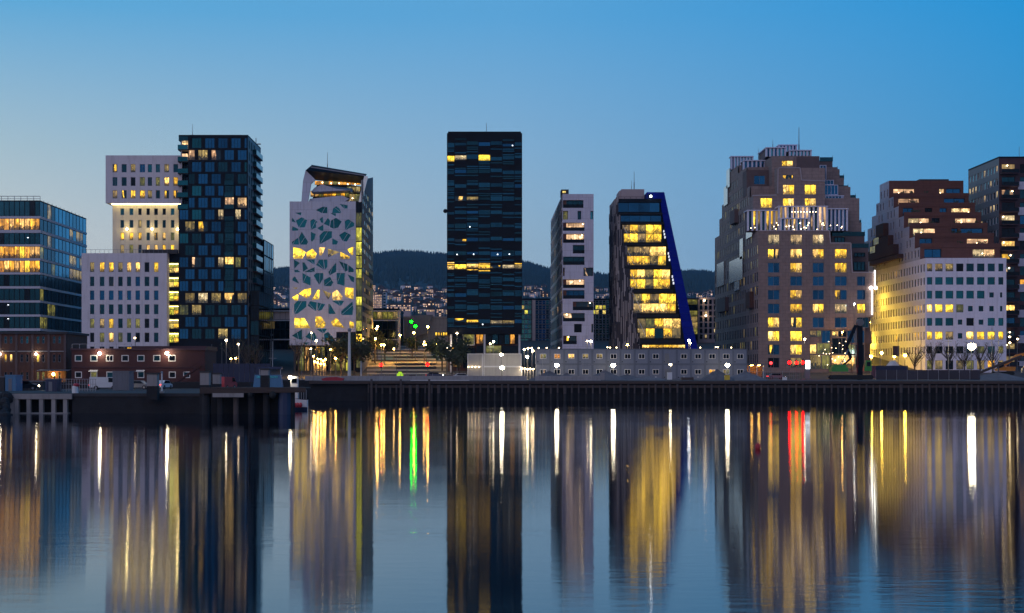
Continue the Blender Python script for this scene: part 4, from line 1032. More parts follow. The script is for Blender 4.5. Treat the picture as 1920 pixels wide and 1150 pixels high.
# pale step trim
def trim(pts, y):
    t = MB()
    for p, q in zip(pts, pts[1:]): t.beam((X(p[0], y), y - .02, Z(p[1], y)), (X(q[0], y), y - .02, Z(q[1], y)), .28, .28)
    t.build('step_trim', M['pale_trim'], H)
trim([(1422, 433), (1555, 433), (1557, 456), (1595, 456), (1598, 511), (1638, 511)], Y)
# lobby glass, two storeys, its parcel of small lights
lob = [(1519, 1531, 620, 632, 'lit_dim'), (1532, 1540, 620, 632, 'lit_olive'), (1541, 1557, 620, 643, 'glass_blue'), (1560, 1572, 621, 632, 'lit_yellow'), (1573, 1588, 621, 632, 'glass_black'), (1589, 1605, 620, 643, 'glass_blue'), (1606, 1621, 620, 643, 'glass_blue'), (1519, 1531, 646, 664, 'lit_bright'), (1532, 1557, 644, 664, 'lit_olive'), (1560, 1587, 634, 664, 'glass_black'), (1588, 1604, 646, 664, 'lit_olive'), (1605, 1621, 646, 690, 'glass_black'), (1519, 1540, 666, 692, 'lit_dim'), (1541, 1557, 666, 692, 'lit_olive'), (1560, 1604, 666, 692, 'lit_amber')]
for a, b, c_, d, m in lob: window(H, (X(a, Y), Y, Z(d, Y)), FR, (0, X(b, Y) - X(a, Y), 0, Z(c_, Y) - Z(d, Y)), m, 'grey_frame', .3, 2, 1, t=.06)
for k in range(26):
    px, py = RS.uniform(1535, 1590), RS.uniform(640, 685)
    MB().ball((X(px, Y - .2), Y - .2, Z(py, Y - .2)), .09, 0, 6, 4).build('light_bulb', M['lamp_small'], H)
MB().box(X(1622, Y), X(1636, Y), Y + 1, Y + 1.2, Z(645, Y), Z(621, Y)).box(X(1622, Y) + .05, X(1637, Y), Y + 3, yk - 1, B0, zlow).build('recess_wall', M['dark_brick'], H)
# side wall: receding terraces share one plane; rows of tall narrow windows
tiers = [(Y, 408, zt), (408, yk, Z(447, yk)), (412, 466, Z(412, 466)), (413, 460, Z(395, 460)), (418, 444, Z(317, 444))]
def top_at(y):
    if y < 408: return zt
    z = tiers[1][2]
    if 409 <= y < 466: z = max(z, Z(412, 466))
    if 413 <= y < 461: z = max(z, Z(385, 460))
    if 418 <= y < 456: z = max(z, Z(350, 452))
    if 418 <= y < 432: z = max(z, Z(319, 424))
    if 432 <= y < 449: z = max(z, Z(318, 441))
    return z
segs = [(Y, 409), (409, 413), (413, 418), (418, 432), (432, 449), (449, 456), (456, 461), (461, 466), (466, yk)]
steps = [(1537, 1561, 301, 425), (1545, 1570, 321, 422), (1558, 1582, 335, 419.5), (1570, 1590, 354, 417), (1576, 1604, 372, 414.5), (1584, 1614, 419, 411), (1560, 1621, 441, 408), (1596, 1628, 463, 405)]
def core_layers(a, b, z0, z1):
    """the mass behind the terraces narrows towards the top like its right-hand steps"""
    tops = sorted((Z(s[2], s[3]), X(s[1], s[3])) for s in steps)
    zz = z0; m = MB()
    for k, (tz, xx) in enumerate(tops + [(999, X(1537, 413))]):
        if tz <= zz: continue
        lim = max([x_ for t_, x_ in tops[k:]] + [X(1537, 413)]) - .3
        m.box(xw + .4, lim, a + .03, b - .01, zz, min(tz, z1)); zz = tz
        if zz >= z1: break
    m.build('core', M['brown_brick'], H)
pitz = 3.72
for (a, b) in segs:
    tz = top_at((a + b) / 2); hsx = []
    L_ = b - a; nw = max(1, int(L_ / 2.6))
    for k in range(int((tz - B0 - 1.2) / pitz)):
        for i in range(nw):
            c_ = L_ * (i + .5) / nw; hsx.append((c_ - .62, c_ + .62, 1.0 + pitz * k, 1.0 + pitz * k + 2.5))
    facade('side_wall', H, (xw, b, B0), LT, L_, tz - B0, hsx, .1, M['brown_brick'])
    for h in hsx: window(H, (xw, b, B0), LT, h, pick(('glass_black', 4), ('glass_deep', 2), ('lit_olive', .9), ('lit_dim', .35)), 'dark_frame', .05, 1, t=.06, dep=.02)
    if a >= 408: core_layers(a, b, zt5, tz - .01)
# mirror-bright metal screens standing off the side wall
for (pa, pb, ya, yb_) in ((1346, 1359, 493, 537), (1369, 1394, 486, 528), (1379, 1388, 528, 545), (1389, 1395, 448, 486), (1401, 1412, 398, 446), (1364, 1370, 318, 352), (1359, 1366, 350, 385)):
    # depth along the side wall from the picture column at the plane X = xw
    ya_, yb2 = xw * F / (pb - CX), xw * F / (pa - CX)
    MB().box(xw - .35, xw - .12, ya_, yb2, Z(yb_, (ya_ + yb2) / 2), Z(ya, (ya_ + yb2) / 2)).build('metal_screen', M['zinc'], H)
for (pa, pb, ya, yb_, m) in ((1405, 1413, 548, 578, 'rust_dark'), (1350, 1366, 560, 585, 'dark_brick'), (1375, 1384, 395, 420, 'dark_brick')):
    ya_, yb2 = xw * F / (pb - CX), xw * F / (pa - CX)
    MB().box(xw - 1.1, xw - .02, ya_, yb2, Z(yb_, (ya_ + yb2) / 2), Z(ya, (ya_ + yb2) / 2)).build('oriel', M[m], H)
# upper blocks in front of the terraces
def tier(pa, pb, ya, yb_, yf, yk_, mat, wins, nm='upper_wall'):
    xa, xb = X(pa, yf), X(pb, yf); z0_, z1_ = Z(yb_, yf), Z(ya, yf)
    hh = [(X(a, yf) - xa, X(b, yf) - xa, Z(d, yf) - z0_, Z(c_, yf) - z0_) for a, b, c_, d, m in wins]
    block(H, xa, xb, yf, yk_, z0_, z1_, mat, hh, .3, nm)
    for h, (a, b, c_, d, m) in zip(hh, wins): window(H, (xa, yf, z0_), FR, h, m, 'grey_frame', .22, 2, 1, t=.08, split=b - a > 15)
tier(1412, 1547, 367, 434, 407.5, 412.9, 'brown_brick', [(1426.3, 1448, 371.5, 390, 'lit_bright'), (1468, 1489, 372, 388, 'lit_bright'), (1509, 1530, 372, 388, 'lit_bright')])
tier(1457, 1547, 315, 366.9, 409, 417, 'brown_brick', [(1468, 1488, 328.5, 336, 'lit_part'), (1468, 1489.5, 346.5, 365, 'lit_bright'), (1509, 1530.5, 346.5, 365, 'lit_bright')])
tier(1447, 1536.5, 293, 367, 413.2, 445, 'brown_brick', [(1466, 1487, 301.5, 312, 'lit_bright')])
MB().box(X(1494, 413), X(1536.3, 413), 412.9, 413.15, Z(336.5, 413), Z(294, 413)).build('dark_panel', M['dark_brick'], H)
tier(1399.8, 1441, 319, 367, 417.5, 424, 'dark_brick', [(1414, 1434.5, 329.5, 346, 'glass_blue'), (1414, 1435.5, 354, 362.5, 'lit_bright')])
trim([(1458, 363), (1459, 317), (1461, 315), (1500, 315), (1503, 338), (1547, 340)], 409); trim([(1411, 367), (1456, 366)], 407.5)
# right-hand steps
for a, b, ya, yf in steps:
    MB().box(X(a, yf), X(b, yf), yf, 450, Z(520, yf), Z(ya, yf)).build('step_block', M['dark_brick'], H)
    MB().box(X(a, yf), X(b, yf) + .1, yf - .1, yf - .01, Z(ya, yf) - .3, Z(ya, yf) + .9).build('parapet', M['glass_deep'], H)
    MB().tube((X(b, yf), yf, Z(ya, yf)), (X(b, yf), yf, Z(ya - 9, yf)), .06, n=5).build('post', M['pole_metal'], H)
for a, b, ya, yb_, yf in ((1536.8, 1549, 310, 337, 412.5), (1538, 1563, 338, 347, 411.5), (1545, 1571, 347, 366, 410.8), (1547.3, 1578, 367, 390, 409.6), (1564, 1584, 445, 455, 404), (1601, 1622, 474, 482, 403.5), (1600, 1622, 491, 508, 403)):
    window(H, (X(a, yf), yf, Z(yb_, yf)), FR, (0, X(b, yf) - X(a, yf), 0, Z(ya, yf) - Z(yb_, yf)), 'glass_blue' if yf > 405 else 'glass_deep', 'fin_white' if yf > 405 else 'dark_frame', 0, max(2, int((b - a) / 6)), 1, t=.14, dep=.3)
# finned pavilions
def fins(pa, pb, ya, yb_, yf, depth, gap, panes, nm='finned_pavilion', wood=False):
    xa, xb = X(pa, yf), X(pb, yf); z0_, z1_ = Z(yb_, yf), Z(ya, yf); n = max(2, round((pb - pa) / gap))
    c = MB().box(xa + .1, xb - .1, yf + .55, yf + depth, z0_, z1_ - .25).build(nm, M['dark_brick'], H)
    for i in range(n):
        a0 = (xb - xa) * i / n; a1 = (xb - xa) * (i + 1) / n
        put('pane', winmesh('pane', a1 - a0 - .05, z1_ - z0_ - .5, panes(i, n), '', 1, 1, .04, .02), c, (xa + (a0 + a1) / 2, yf + .45, (z0_ + z1_) / 2))
    for i in range(n + 1):
        xx = xa + (xb - xa) * i / n
        put('fin', MESH.setdefault(('fin', round(z1_ - z0_, 2)), MB().box(-.24, .24, -.3, .3, -(z1_ - z0_) / 2, (z1_ - z0_) / 2 - .3).mesh('fin', [M['fin_white']])), c, (xx, yf + .1, (z0_ + z1_) / 2))
    q = MB().box(xa - .3, xb + .3, yf - .45, yf + depth, z1_ - .28, z1_).build('roof', M['fin_white'], c)
    return c
fins(1402.5, 1460, 394, 433, 404.5, 5, 8.2, lambda i, n: pick(('lit_part', 2), ('glass_deep', 2), ('lit_dim', 1)))
fins(1460.5, 1550, 386.5, 433, 402.6, 6, 8.2, lambda i, n: pick(('lit_warmpart', 2), ('lit_dim', 2), ('lit_warm', 1), ('glass_deep', .6)))
fins(1464, 1516, 409, 433, 401.2, 3, 7.5, lambda i, n: pick(('lit_warm', 2), ('lit_part', 2), ('glass_blue', 1)))
fins(1551, 1588, 391, 433, 405, 6, 8, lambda i, n: pick(('glass_blue', 3), ('lit_dim', .7)))
fins(1548, 1580, 367, 391, 410, 5, 8, lambda i, n: 'glass_blue')
fins(1371.5, 1411, 293, 318, 441, 3, 6, lambda i, n: pick(('glass_sky', 2), ('glass_blue', 1)))
fins(1394.5, 1434, 300.5, 319, 424, 5, 7.5, lambda i, n: pick(('glass_blue', 3), ('lit_warmpart', 1)))
fins(1437, 1472, 276.5, 294, 420, 12, 7, lambda i, n: pick(('glass_sky', 2), ('glass_blue', 1)))
fins(1461, 1493, 271.5, 293, 428, 10, 6, lambda i, n: pick(('glass_sky', 2), ('glass_blue', 1)))
fins(1481, 1520, 281.5, 293, 418, 10, 6, lambda i, n: 'glass_sky')
antenna(H, X(1498, 425), 425, Z(293, 425), Z(239, 425), .12); antenna(H, X(1449, 430), 430, Z(277, 430), Z(262, 430), .06); antenna(H, X(1422, 430), 430, Z(300, 430), Z(278, 430), .06)
for px, py in [(1402 + R.random() * 180, 418 + R.random() * 14) for _ in range(24)] + [(1485 + i * 5.6, 397.5) for i in range(9)]:
    MB().ball((X(px, 400.8), 400.8, Z(py, 400.8)), .11, 0, 6, 4).build('light_bulb', M['lamp_small'], H)

# ================================================================== I: white base with red-brown stepped terraces
Y = 400.0; I = thing('terraced_building', 'red brown terraced apartments stepping up over a white lower block', 'building', (X(1810, Y), 430, GZ))
xw = X(1735, Y); xr = X(1887, Y); yk = 470.0; zt = Z(484, Y)
cI = [(1738, 1748), (1753.5, 1767.5), (1773, 1787.5), (1793, 1806.5), (1812, 1826), (1832, 1846), (1852, 1865.5), (1872, 1881.5)]
rI = [(494.5, 509), (520, 534), (545.5, 560), (571, 586), (596.5, 611), (622, 637), (649.5, 663), (676, 693)]
LI = ['yyydgggg', 'tttttttg', 'tttttt..', 'YYYo....', 'ttt.d.tt', 'YYy.YYYY', 'ddddgoto', 'oodoooOo']
mI = {'y': 'lit_dim', 'd': 'glass_black', 'g': 'glass_deep', 't': 'glass_teal', 'Y': 'lit_bright', 'o': 'lit_olive', 'O': 'lit_amber', '.': 'glass_deep'}
hs = []; sp = []
for j, (ya, yb_) in enumerate(rI):
    for i, (a, b) in enumerate(cI):
        ch = LI[j][i]
        if ch == '.': a, b, ya2, yb2 = a + 3, b - 2, ya + 3, yb_ - 2
        else: ya2, yb2 = ya, yb_
        hs.append((X(a, Y) - xw, X(b, Y) - xw, Z(yb2, Y) - B0, Z(ya2, Y) - B0)); sp.append(ch)
facade('wall', I, (xw, Y, B0), FR, xr - xw, zt - B0, hs, .35, M['white_base'])
for h, ch in zip(hs, sp): window(I, (xw, Y, B0), FR, h, mI[ch], 'dark_frame', .28, 1, 1, t=.07)
sh = []
L_ = yk - Y; sp2 = []
for j, (ya, yb_) in enumerate(rI[:7]):
    z0_, z1_ = Z(yb_, Y) - B0, Z(ya, Y) - B0
    n = 26
    for i in range(n):
        a = L_ * (i + .2) / n; d = L_ - a     # d from the front corner is L_-a when measured from the back
        sh.append((a, a + 1.5, z0_, z1_)); 
        fromfront = (L_ - a) / L_
        on = {0: .35 < fromfront, 1: fromfront > .65, 2: fromfront > .65, 3: fromfront < .35 or fromfront > .55, 4: fromfront > .72, 5: fromfront < .45 or fromfront > .7, 6: fromfront > .6}[j]
        sp2.append('lit_dim' if on and R.random() < .7 else 'lit_yellow' if on else pick(('glass_black', 2), ('glass_deep', 1)))
facade('side_wall', I, (xw, yk, B0), LT, L_, zt - B0, sh, .35, M['white_base'])
for h, m in zip(sh, sp2): window(I, (xw, yk, B0), LT, h, m, 'dark_frame', .28, 1, 1, t=.05)
MB().box(xw + .4, xr, Y + .4, yk, B0, zt - .02).poly([(xw, Y, zt), (xr, Y, zt), (xr, yk, zt), (xw, yk, zt)]).poly([(xr, Y, B0), (xr, Y + .5, B0), (xr, Y + .5, zt), (xr, Y, zt)]).build('core', M['white_base'], I)
# terraces
ts = [(404.9, 463.8), (409.8, 444), (415, 425), (420.3, 405), (425.6, 387), (431, 369), (435.7, 339)]   # front Y, top (picture row at that Y)
ybk = [470, 468, 464, 460, 455, 450, 446]
LT_ = [[(1733, 1765, 'g'), (1824, 1866, 'p')], [(1724, 1748, 'g'), (1813, 1854, 'W')], [(1712, 1754, 'p'), (1801, 1843, 'g'), (1784, 1796, 'g')], [(1703, 1743, 'p'), (1747, 1762, 'd'), (1791, 1831, 'W')], [(1693, 1712, 'g'), (1734, 1748, 'd'), (1762, 1775, 'g'), (1784, 1820, 'p')], [(1684, 1724, 'W'), (1770, 1809, 'g')], [(1675, 1715, 'W'), (1761, 1771, 'p'), (1774, 1801, 'g')]]
zprev = zt
for n_, (yf, pt_) in enumerate(ts):
    z1_ = Z(pt_, yf); rows_ = LT_[n_]
    zf = zprev + .35; zh = min(zf + 2.6, z1_ - .5)
    hh = [(X(a, yf) - xw, X(b, yf) - xw, zf - zprev + .1, zh - zprev) for a, b, m in rows_]
    hh = [h for h in hh if h[1] < xr - xw]
    facade('terrace_wall', I, (xw, yf, zprev), FR, xr - xw, z1_ - zprev, hh, .5, M['rust_clad'])
    for h, (a, b, m) in zip(hh, rows_):
        k = {'g': 'glass_blue', 'p': 'lit_pale', 'W': 'lit_warm', 'd': 'glass_black'}[m]
        window(I, (xw, yf, zprev), FR, h, k if m != 'p' else ['lit_pale', 'lit_warm', 'lit_pale'][:max(2, int((b - a) / 20))], 'dark_frame', .4, max(2, int((b - a) / 20)) if m == 'p' else 2, 1, t=.12, split=m == 'p')
        if m in 'pW': MB().ball((xw + h[0] + (h[1] - h[0]) * R.uniform(.2, .9), yf + .2, zprev + h[2] + 1.2), .16, 0, 8, 4).build('ceiling_light', M['lamp_small'], I)
    MB().box(xw + .3, xr - .02, yf + .55, ybk[n_], zprev, z1_ - .02).poly([(xw, yf, z1_), (xr, yf, z1_), (xr, ybk[n_], z1_), (xw, ybk[n_], z1_)]).poly([(xr, yf, zprev), (xr, yf + .6, zprev), (xr, yf + .6, z1_), (xr, yf, z1_)]).build('core', M['rust_clad'], I)
    # terrace parapet of the step in front
    if n_ > 0:
        yp = ts[n_ - 1][0]; MB().box(xw, xr, yp - .12, yp + .1, zprev - .1, zprev + 1.05).build('parapet', M['rust_clad'], I)
        MB().box(xw + .1, xr, yp + .15, yf, zprev + .02, zprev + .06).build('terrace_floor', M['timber'], I)
    # white stepped side
    Ls = ybk[n_] - yf; hsd = []
    nn = max(2, int(Ls / 3))
    for i in range(nn):
        if R.random() < .75: c_ = Ls * (i + .5) / nn; hsd.append((c_ - .55, c_ + .55, .8, min(3.0, z1_ - zprev - .5)))
    facade('side_wall', I, (xw, ybk[n_], zprev), LT, Ls, z1_ - zprev, hsd, .3, M['lilac_render'])
    for h in hsd: window(I, (xw, ybk[n_], zprev), LT, h, pick(('glass_deep', 2), ('glass_black', 2), ('lit_pale', .35), ('glass_sky', .4)), 'dark_frame', .22, 1, t=.05)
    zprev = z1_
MB().box(X(1724, 440), X(1779, 440), 440, 445, zprev, zprev + 1.0).build('roof_room', M['roof_dark'], I)
for (pa, pb, ya, yb_) in ((1652, 1666, 421, 445), (1645, 1675, 446, 466), (1636, 1685, 466, 484), (1640, 1694, 484, 492)):
    ya_, yb2 = xw * F / (pb - CX), xw * F / (pa - CX)
    MB().box(xw - 1.6, xw + .3, ya_, min(yb2, 466), Z(yb_, (ya_ + yb2) / 2), Z(ya, (ya_ + yb2) / 2)).build('balcony_box', M['rust_dark'], I)
for (yy, zz) in ((445, 466), (441, 452)):
    window(I, (xw - 1.6, yy + 6, Z(zz + 8, 445)), LT, (0, 6, 0, 2.2), 'lit_olive', 'dark_frame', -.05, 4, 1)
# plants on the terraces
for n_, (yf, pt_) in enumerate(ts[:-1]):
    for k in range(3):
        m_ = MB(); xx = R.uniform(xw + 2, xr - 2); z_ = Z(pt_, yf) + .1
        for q in range(14): m_.ball((xx + R.gauss(0, .35), yf + .5 + R.random(), z_ + 1.0 + R.random() * .6), R.uniform(.1, .22), 0, 5, 3)
        tag(m_.build('terrace_plant', M['leaf'], I), kind='stuff')

# ================================================================== J: balcony block at the right edge
Y = 420.0; J = thing('balcony_block', 'dark apartment block with stacked balconies at the far right edge', 'building', (X(1920, Y), 432, GZ))
xw = X(1873, Y); xr = X(1990, Y); yk = 446.5; z1 = Z(297, Y)
nst = 17; pit = (z1 - B0 - 1.2) / nst
hs = []
for k in range(nst):
    for i in range(10): hs.append((.5 + i * 2.6, .5 + i * 2.6 + 1.7, 1.0 + pit * k, 1.0 + pit * k + 2.0))
facade('side_wall', J, (xw, yk, B0), LT, yk - Y, z1 - B0, hs, .3, M['grey_paint'])
for h in hs: window(J, (xw, yk, B0), LT, h, pick(('lit_pale', 1.3), ('glass_sky', 2), ('glass_black', 1)), 'white_frame', .2, 1, t=.08)
MB().box(xw + .35, xr, Y + .3, yk, B0, z1).box(xw, xr, Y, yk, z1, z1 + .5).build('core', M['black_clad'], J)
facade('wall', J, (xw, Y, B0), FR, xr - xw, z1 - B0, [(.8 + q * 5.2, 4.6 + q * 5.2, .6 + pit * k, .6 + pit * k + 2.6) for k in range(nst) for q in range(3)], .3, M['maroon_clad'])
litj = {(16, 0): 'lit_dim', (14, 0): 'lit_warmpart', (12, 0): 'lit_pale', (10, 0): 'lit_yellow', (9, 0): 'lit_part', (7, 1): 'lit_amber', (8, 0): 'lit_warmpart', (5, 0): 'lit_yellow', (3, 0): 'lit_part', (1, 0): 'lit_olive', (1, 1): 'lit_part', (2, 0): 'lit_olive'}
for k in range(nst):
    for q in range(3): window(J, (xw, Y, B0), FR, (.8 + q * 5.2, 4.6 + q * 5.2, .6 + pit * k, .6 + pit * k + 2.6), litj.get((k, q), pick(('glass_deep', 3), ('glass_black', 2), ('glass_blue', 1))), 'dark_frame', .2, 2, 1)
    zf = B0 + .5 + pit * k
    b = MB().box(xw + .2, xw + 5.2, Y - 1.7, Y - .02, zf - .25, zf).build('balcony', M['maroon_clad'], J)
    MB().box(xw + .2, xw + 5.2, Y - 1.75, Y - 1.7, zf + .02, zf + 1.1).build('guard_rail', M['glass_black'], b)
    if k % 2: MB().box(xw + 5.4, xr, Y - .3, Y - .02, zf - .9, zf + 1.3).build('lilac_panel', M['lilac_render'], J)
    if (k, 0) in litj: MB().ball((xw + R.uniform(1, 4), Y - .5, zf + 2.2), .2, 0, 8, 4).build('ceiling_light', M['lamp_small'], J)
antenna(J, X(1911, 430), 430, z1, Z(275, 430), .07)
# ================================================================== town behind
def gbuild(name, label, pa, pb, ya, Y, depth, mat, cat='building'):
    xa, xb = X(pa, Y), X(pb, Y); zb_ = gz(0, min(Y, 527)) - 1; z1 = Z(ya, Y)
    t = thing(name, label, cat, ((xa + xb) / 2, Y, zb_))
    MB().box(xa, xb, Y, Y + depth, zb_, z1).box(xa - .2, xb + .2, Y - .2, Y + depth, z1, z1 + .6).build('wall', M[mat], t)
    return t, xa, xb, zb_, z1
t, xa, xb, zb_, z1 = gbuild('office_hall', 'long low glass hall with white frame behind the shard tower', 505, 747, 582, 480, 30, 'black_clad')
for k, (ya, yb_) in enumerate(((585, 599), (603, 617), (618, 634.5), (639, 655), (657, 668))):
    n = 24
    for i in range(n):
        a0, a1 = (xb - xa) * i / n, (xb - xa) * (i + 1) / n; pm = 505 + 242 * (i + .5) / n
        m = 'glass_black' if k else ('pinkish' if pm < 545 else 'lit_olive')
        if k == 1: m = pick(('lit_olive', 1), ('glass_deep', 2), ('glass_black', 2))
        if k > 1: m = pick(('glass_black', 4), ('glass_deep', 2), ('lit_olive', .6), ('lit_yellow', .25))
        if m == 'pinkish': panel(t, (xa, 480, Z(yb_, 480)), FR, (a0 + .05, a1 - .05, 0, Z(ya, 480) - Z(yb_, 480)), 'pinkish_concrete', .15, 'screen_panel')
        else: window(t, (xa, 480, Z(yb_, 480)), FR, (a0 + .05, a1 - .05, 0, Z(ya, 480) - Z(yb_, 480)), m, 'dark_frame', -.08, 1, dep=.03, t=.05, name='pane')
for ya in (583.5, 601, 637): MB().box(xa, xb + .3, 479.4, 479.9, Z(ya + 1, 480), Z(ya - 1, 480)).build('frame_beam', M['slab_white'], t)
MB().box(xb - .2, xb + .7, 479.3, 480.2, zb_, Z(582, 480)).build('frame_post', M['slab_white'], t)
t, xa, xb, zb_, z1 = gbuild('grey_building', 'grey angular building at the head of the lamp lit plaza', 757, 845, 597, 500, 25, 'concrete')
MB().prism([(X(757, 499), Z(640, 499)), (X(800, 499), Z(625, 499)), (X(812, 499), Z(590, 499)), (X(770, 499), Z(592, 499))], 499, 500).build('slanted_wall', M['grey_paint'], t)
for i in range(8): window(t, (X(816, 500) + i * .85, 500, Z(631, 500)), FR, (0, .75, 0, 1.4), pick(('lit_yellow', 3), ('lit_part', 1)), 'dark_frame', -.08, 1, dep=.03)
for j in range(3):
    for i in range(10): window(t, (X(760, 500) + i * 1.5, 500, Z(650 + j * 9, 500)), FR, (0, 1.2, 0, 1.1), pick(('glass_black', 3), ('glass_deep', 2)), 'dark_frame', -.08, 1, dep=.03)
t, xa, xb, zb_, z1 = gbuild('green_glass_office', 'green glass office with pale grid behind the slim white tower', 970, 1156, 563, 520, 30, 'black_clad')
nr, nc = 9, 28; hh = (z1 - zb_) / nr
for j in range(nr):
    for i in range(nc):
        pm = 970 + 186 * (i + .5) / nc
        if 997 < pm < 1004: continue
        a0, a1 = (xb - xa) * i / nc, (xb - xa) * (i + 1) / nc
        m = 'glass_blue' if 1004 < pm < 1020 else pick(('glass_green', 6), ('glass_deep', 2), ('glass_teal', 1))
        if j in (7, 6) and (pm < 990 or 1112 < pm < 1135) and R.random() < .6: m = 'lit_lime'
        window(t, (xa, 520, zb_ + hh * j), FR, (a0 + .02, a1 - .02, .1, hh - .1), m, 'grey_frame', -.08, 1, 2, t=.1, dep=.04, name='pane')
MB().box(X(998, 519.7), X(1004, 519.7), 519.5, 520, zb_, z1).build('pilaster', M['pinkish_concrete'], t)
t, xa, xb, zb_, z1 = gbuild('olive_building', 'olive lit narrow office edge beside the blue sloping flank', 1283, 1309, 562, 505, 20, 'dark_concrete')
for j in range(7): window(t, (xa, 505, zb_ + 2 + (z1 - zb_ - 2) * j / 7), FR, (.3, xb - xa - .2, .2, 2.3), pick(('lit_olive', 3), ('glass_black', 1), ('lit_dim', .6)), 'dark_frame', -.08, 2, dep=.03)
t, xa, xb, zb_, z1 = gbuild('mauve_building', 'dull mauve block with few windows beside the brown stepped tower', 1309, 1345, 561, 510, 20, 'pinkish_concrete')
for j in range(7):
    for i in range(4): window(t, (xa, 510, zb_ + 2 + (z1 - zb_ - 2) * j / 7), FR, (.6 + i * 1.6, 1.5 + i * 1.6, .3, 1.8), pick(('glass_black', 3), ('glass_deep', 2), ('lit_pale', .5)), 'dark_frame', -.08, 1, dep=.03)
for px, py in ((1320.5, 563.5), (1323.5, 592)): MB().ball((X(px, 509), 509, Z(py, 509)), .35, 0, 8, 5).build('roof_light', M['lamp_small'], t)
# hillside: find the distance at which the slope shows at a given picture height
def hill_at(px, py):
    best = (1e9, 2000)
    for k in range(60):
        y = 1500 + k * 25; z = hill_z(px, y); e = abs(HY - (z - CZ) * F / y - py)
        if e < best[0]: best = (e, y)
    return best[1]
# tower blocks and long blocks, each with its own windows
def far_block(name, label, pa, pb, ya, yb_, nc, nr, wall, ms, Y=None, on=.9):
    Y = Y or hill_at((pa + pb) / 2, yb_ - 1)
    xa, xb, z0_, z1_ = X(pa, Y), X(pb, Y), Z(yb_, Y), Z(ya, Y); t = thing(name, label, 'building', ((xa + xb) / 2, Y, z0_))
    MB().box(xa, xb, Y, Y + 18, z0_ - 25, z1_).build('wall', M[wall], t)
    MB().box(xa - .5, xb + .5, Y - .5, Y + 18.5, z1_ + .01, z1_ + 1.2).build('roof', M['roof_dark'], t)
    for j in range(nr):
        for i in range(nc):
            w_, h_ = (xb - xa) / nc, (z1_ - z0_) / nr
            window(t, (xa + w_ * i, Y, z0_ + h_ * j), FR, (w_ * .12, w_ * .88, h_ * .2, h_ * .8), ms if R.random() < on else 'glass_black', 'dark_frame', -.1, 1, t=.12, dep=.05)
far_block('tower_block', 'pink lit square tower block with glowing floors on the hillside', 695.5, 716, 552.5, 581, 6, 9, 'pinkish_concrete', 'lit_hill', 1500, 1.0)
far_block('lift_tower', 'thin pale lift tower joined to the pink lit tower block', 718, 724, 548, 581, 1, 6, 'white_render', 'glass_deep', 1510)
far_block('long_block', 'long low apartment block with a row of lit windows on the hillside', 725, 770, 571.5, 584, 13, 3, 'pinkish_concrete', 'lit_hill', 1480, .75)
far_block('tower_block', 'small lit tower block at the wood edge above the pink tower', 690, 704, 535, 549, 5, 5, 'pinkish_concrete', 'lit_hill', None, .9)
far_block('tower_block', 'small grey tower block with lit balconies left of the black tower', 818, 832, 580, 594, 3, 4, 'concrete', 'lit_hill', 1450, .75)
far_block('row_block', 'row block with four bright windows above the grey plaza building', 800, 815, 580, 586, 5, 1, 'pinkish_concrete', 'lit_hill', 1460, 1.0)
far_block('apartment_block', 'stacked lit apartments highest among the hillside houses left of the black tower', 799, 812, 543, 556, 4, 4, 'pinkish_concrete', 'lit_hill', None, .85)
far_block('apartment_block', 'lit apartment block among hillside houses close to the black tower edge', 818, 829, 546, 555, 4, 3, 'pinkish_concrete', 'lit_hill', None, .85)
far_block('apartment_block', 'pale terraced blocks below the wood between slim tower and leaning office', 1117, 1135, 552, 563, 6, 3, 'white_render', 'lit_hill', None, .4)
far_block('apartment_block', 'pale blocks below the wood beside the blue sloping flank', 1291, 1336, 550, 560, 12, 2, 'white_render', 'lit_hill', None, .3)
# houses
def house_mesh(seed):
    q = random.Random(seed); m = MB(); w, d, h = q.uniform(9, 14), 9, q.uniform(5, 7.5)
    m.box(-w / 2, w / 2, 0, d, -6, h, 0)
    m.prism([(-w / 2 - .4, h), (w / 2 + .4, h), (0, h + 3.2)], -.4, d + .4, 1)
    n = 3
    for j in range(2):
        for i in range(n):
            if q.random() < .62:
                a = -w / 2 + w * (i + .2) / n; m.box(a, a + w / n * .55, -.12, .0, .8 + j * 2.8, 2.6 + j * 2.8, 2)
    return m.mesh('house', [M[q.choice(('white_render', 'pinkish_concrete', 'old_brick'))], M['roof_dark'], M[q.choice(('lit_hill', 'lit_hill', 'lit_pale', 'lit_warm'))]])
HM = [house_mesh(i) for i in range(9)]
RH = random.Random(21)
for a, b, ya, yb_, n, lab in ((513, 542, 541, 580, 20, 'small lit house on the dark slope between blue tower and shard tower'), (691, 837, 541, 592, 66, 'small lit house on the wooded slope between shard tower and black tower'), (981, 1027, 541, 560, 14, 'small lit house on the slope between black tower and slim tower'), (1114, 1148, 546, 560, 6, 'small lit house on the slope between slim tower and leaning office'), (1285, 1338, 549, 562, 7, 'small lit house on the slope between blue flank and brown tower')):
    k = 0
    while k < n:
        px = RH.uniform(a, b); py = RH.uniform(ya, yb_)
        if a == 691 and px < 770 and (py < 556 and px < 755 or py > 568): 
            if RH.random() < .9: continue
        k += 1; y = hill_at(px, py)
        o = bpy.data.objects.new('hill_house', RH.choice(HM)); COL.objects.link(o); o.location = (X(px, y), y, hill_z(px, y) + .3); o.rotation_euler = (0, 0, RH.uniform(-.5, .5))
        tag(o, lab, 'house', 'houses on the hillside in ' + lab.split('between ')[1])
m = MB(); y = YR - 40
m.box(X(722, y), X(735, y), y, y + 14, Z(480, y), Z(477.5, y)).box(X(737, y), X(747, y), y, y + 14, Z(480, y), Z(478, y))
tag(m.build('hotel', M['pinkish_concrete']), 'pale long building on the very top of the wooded hill', 'building')

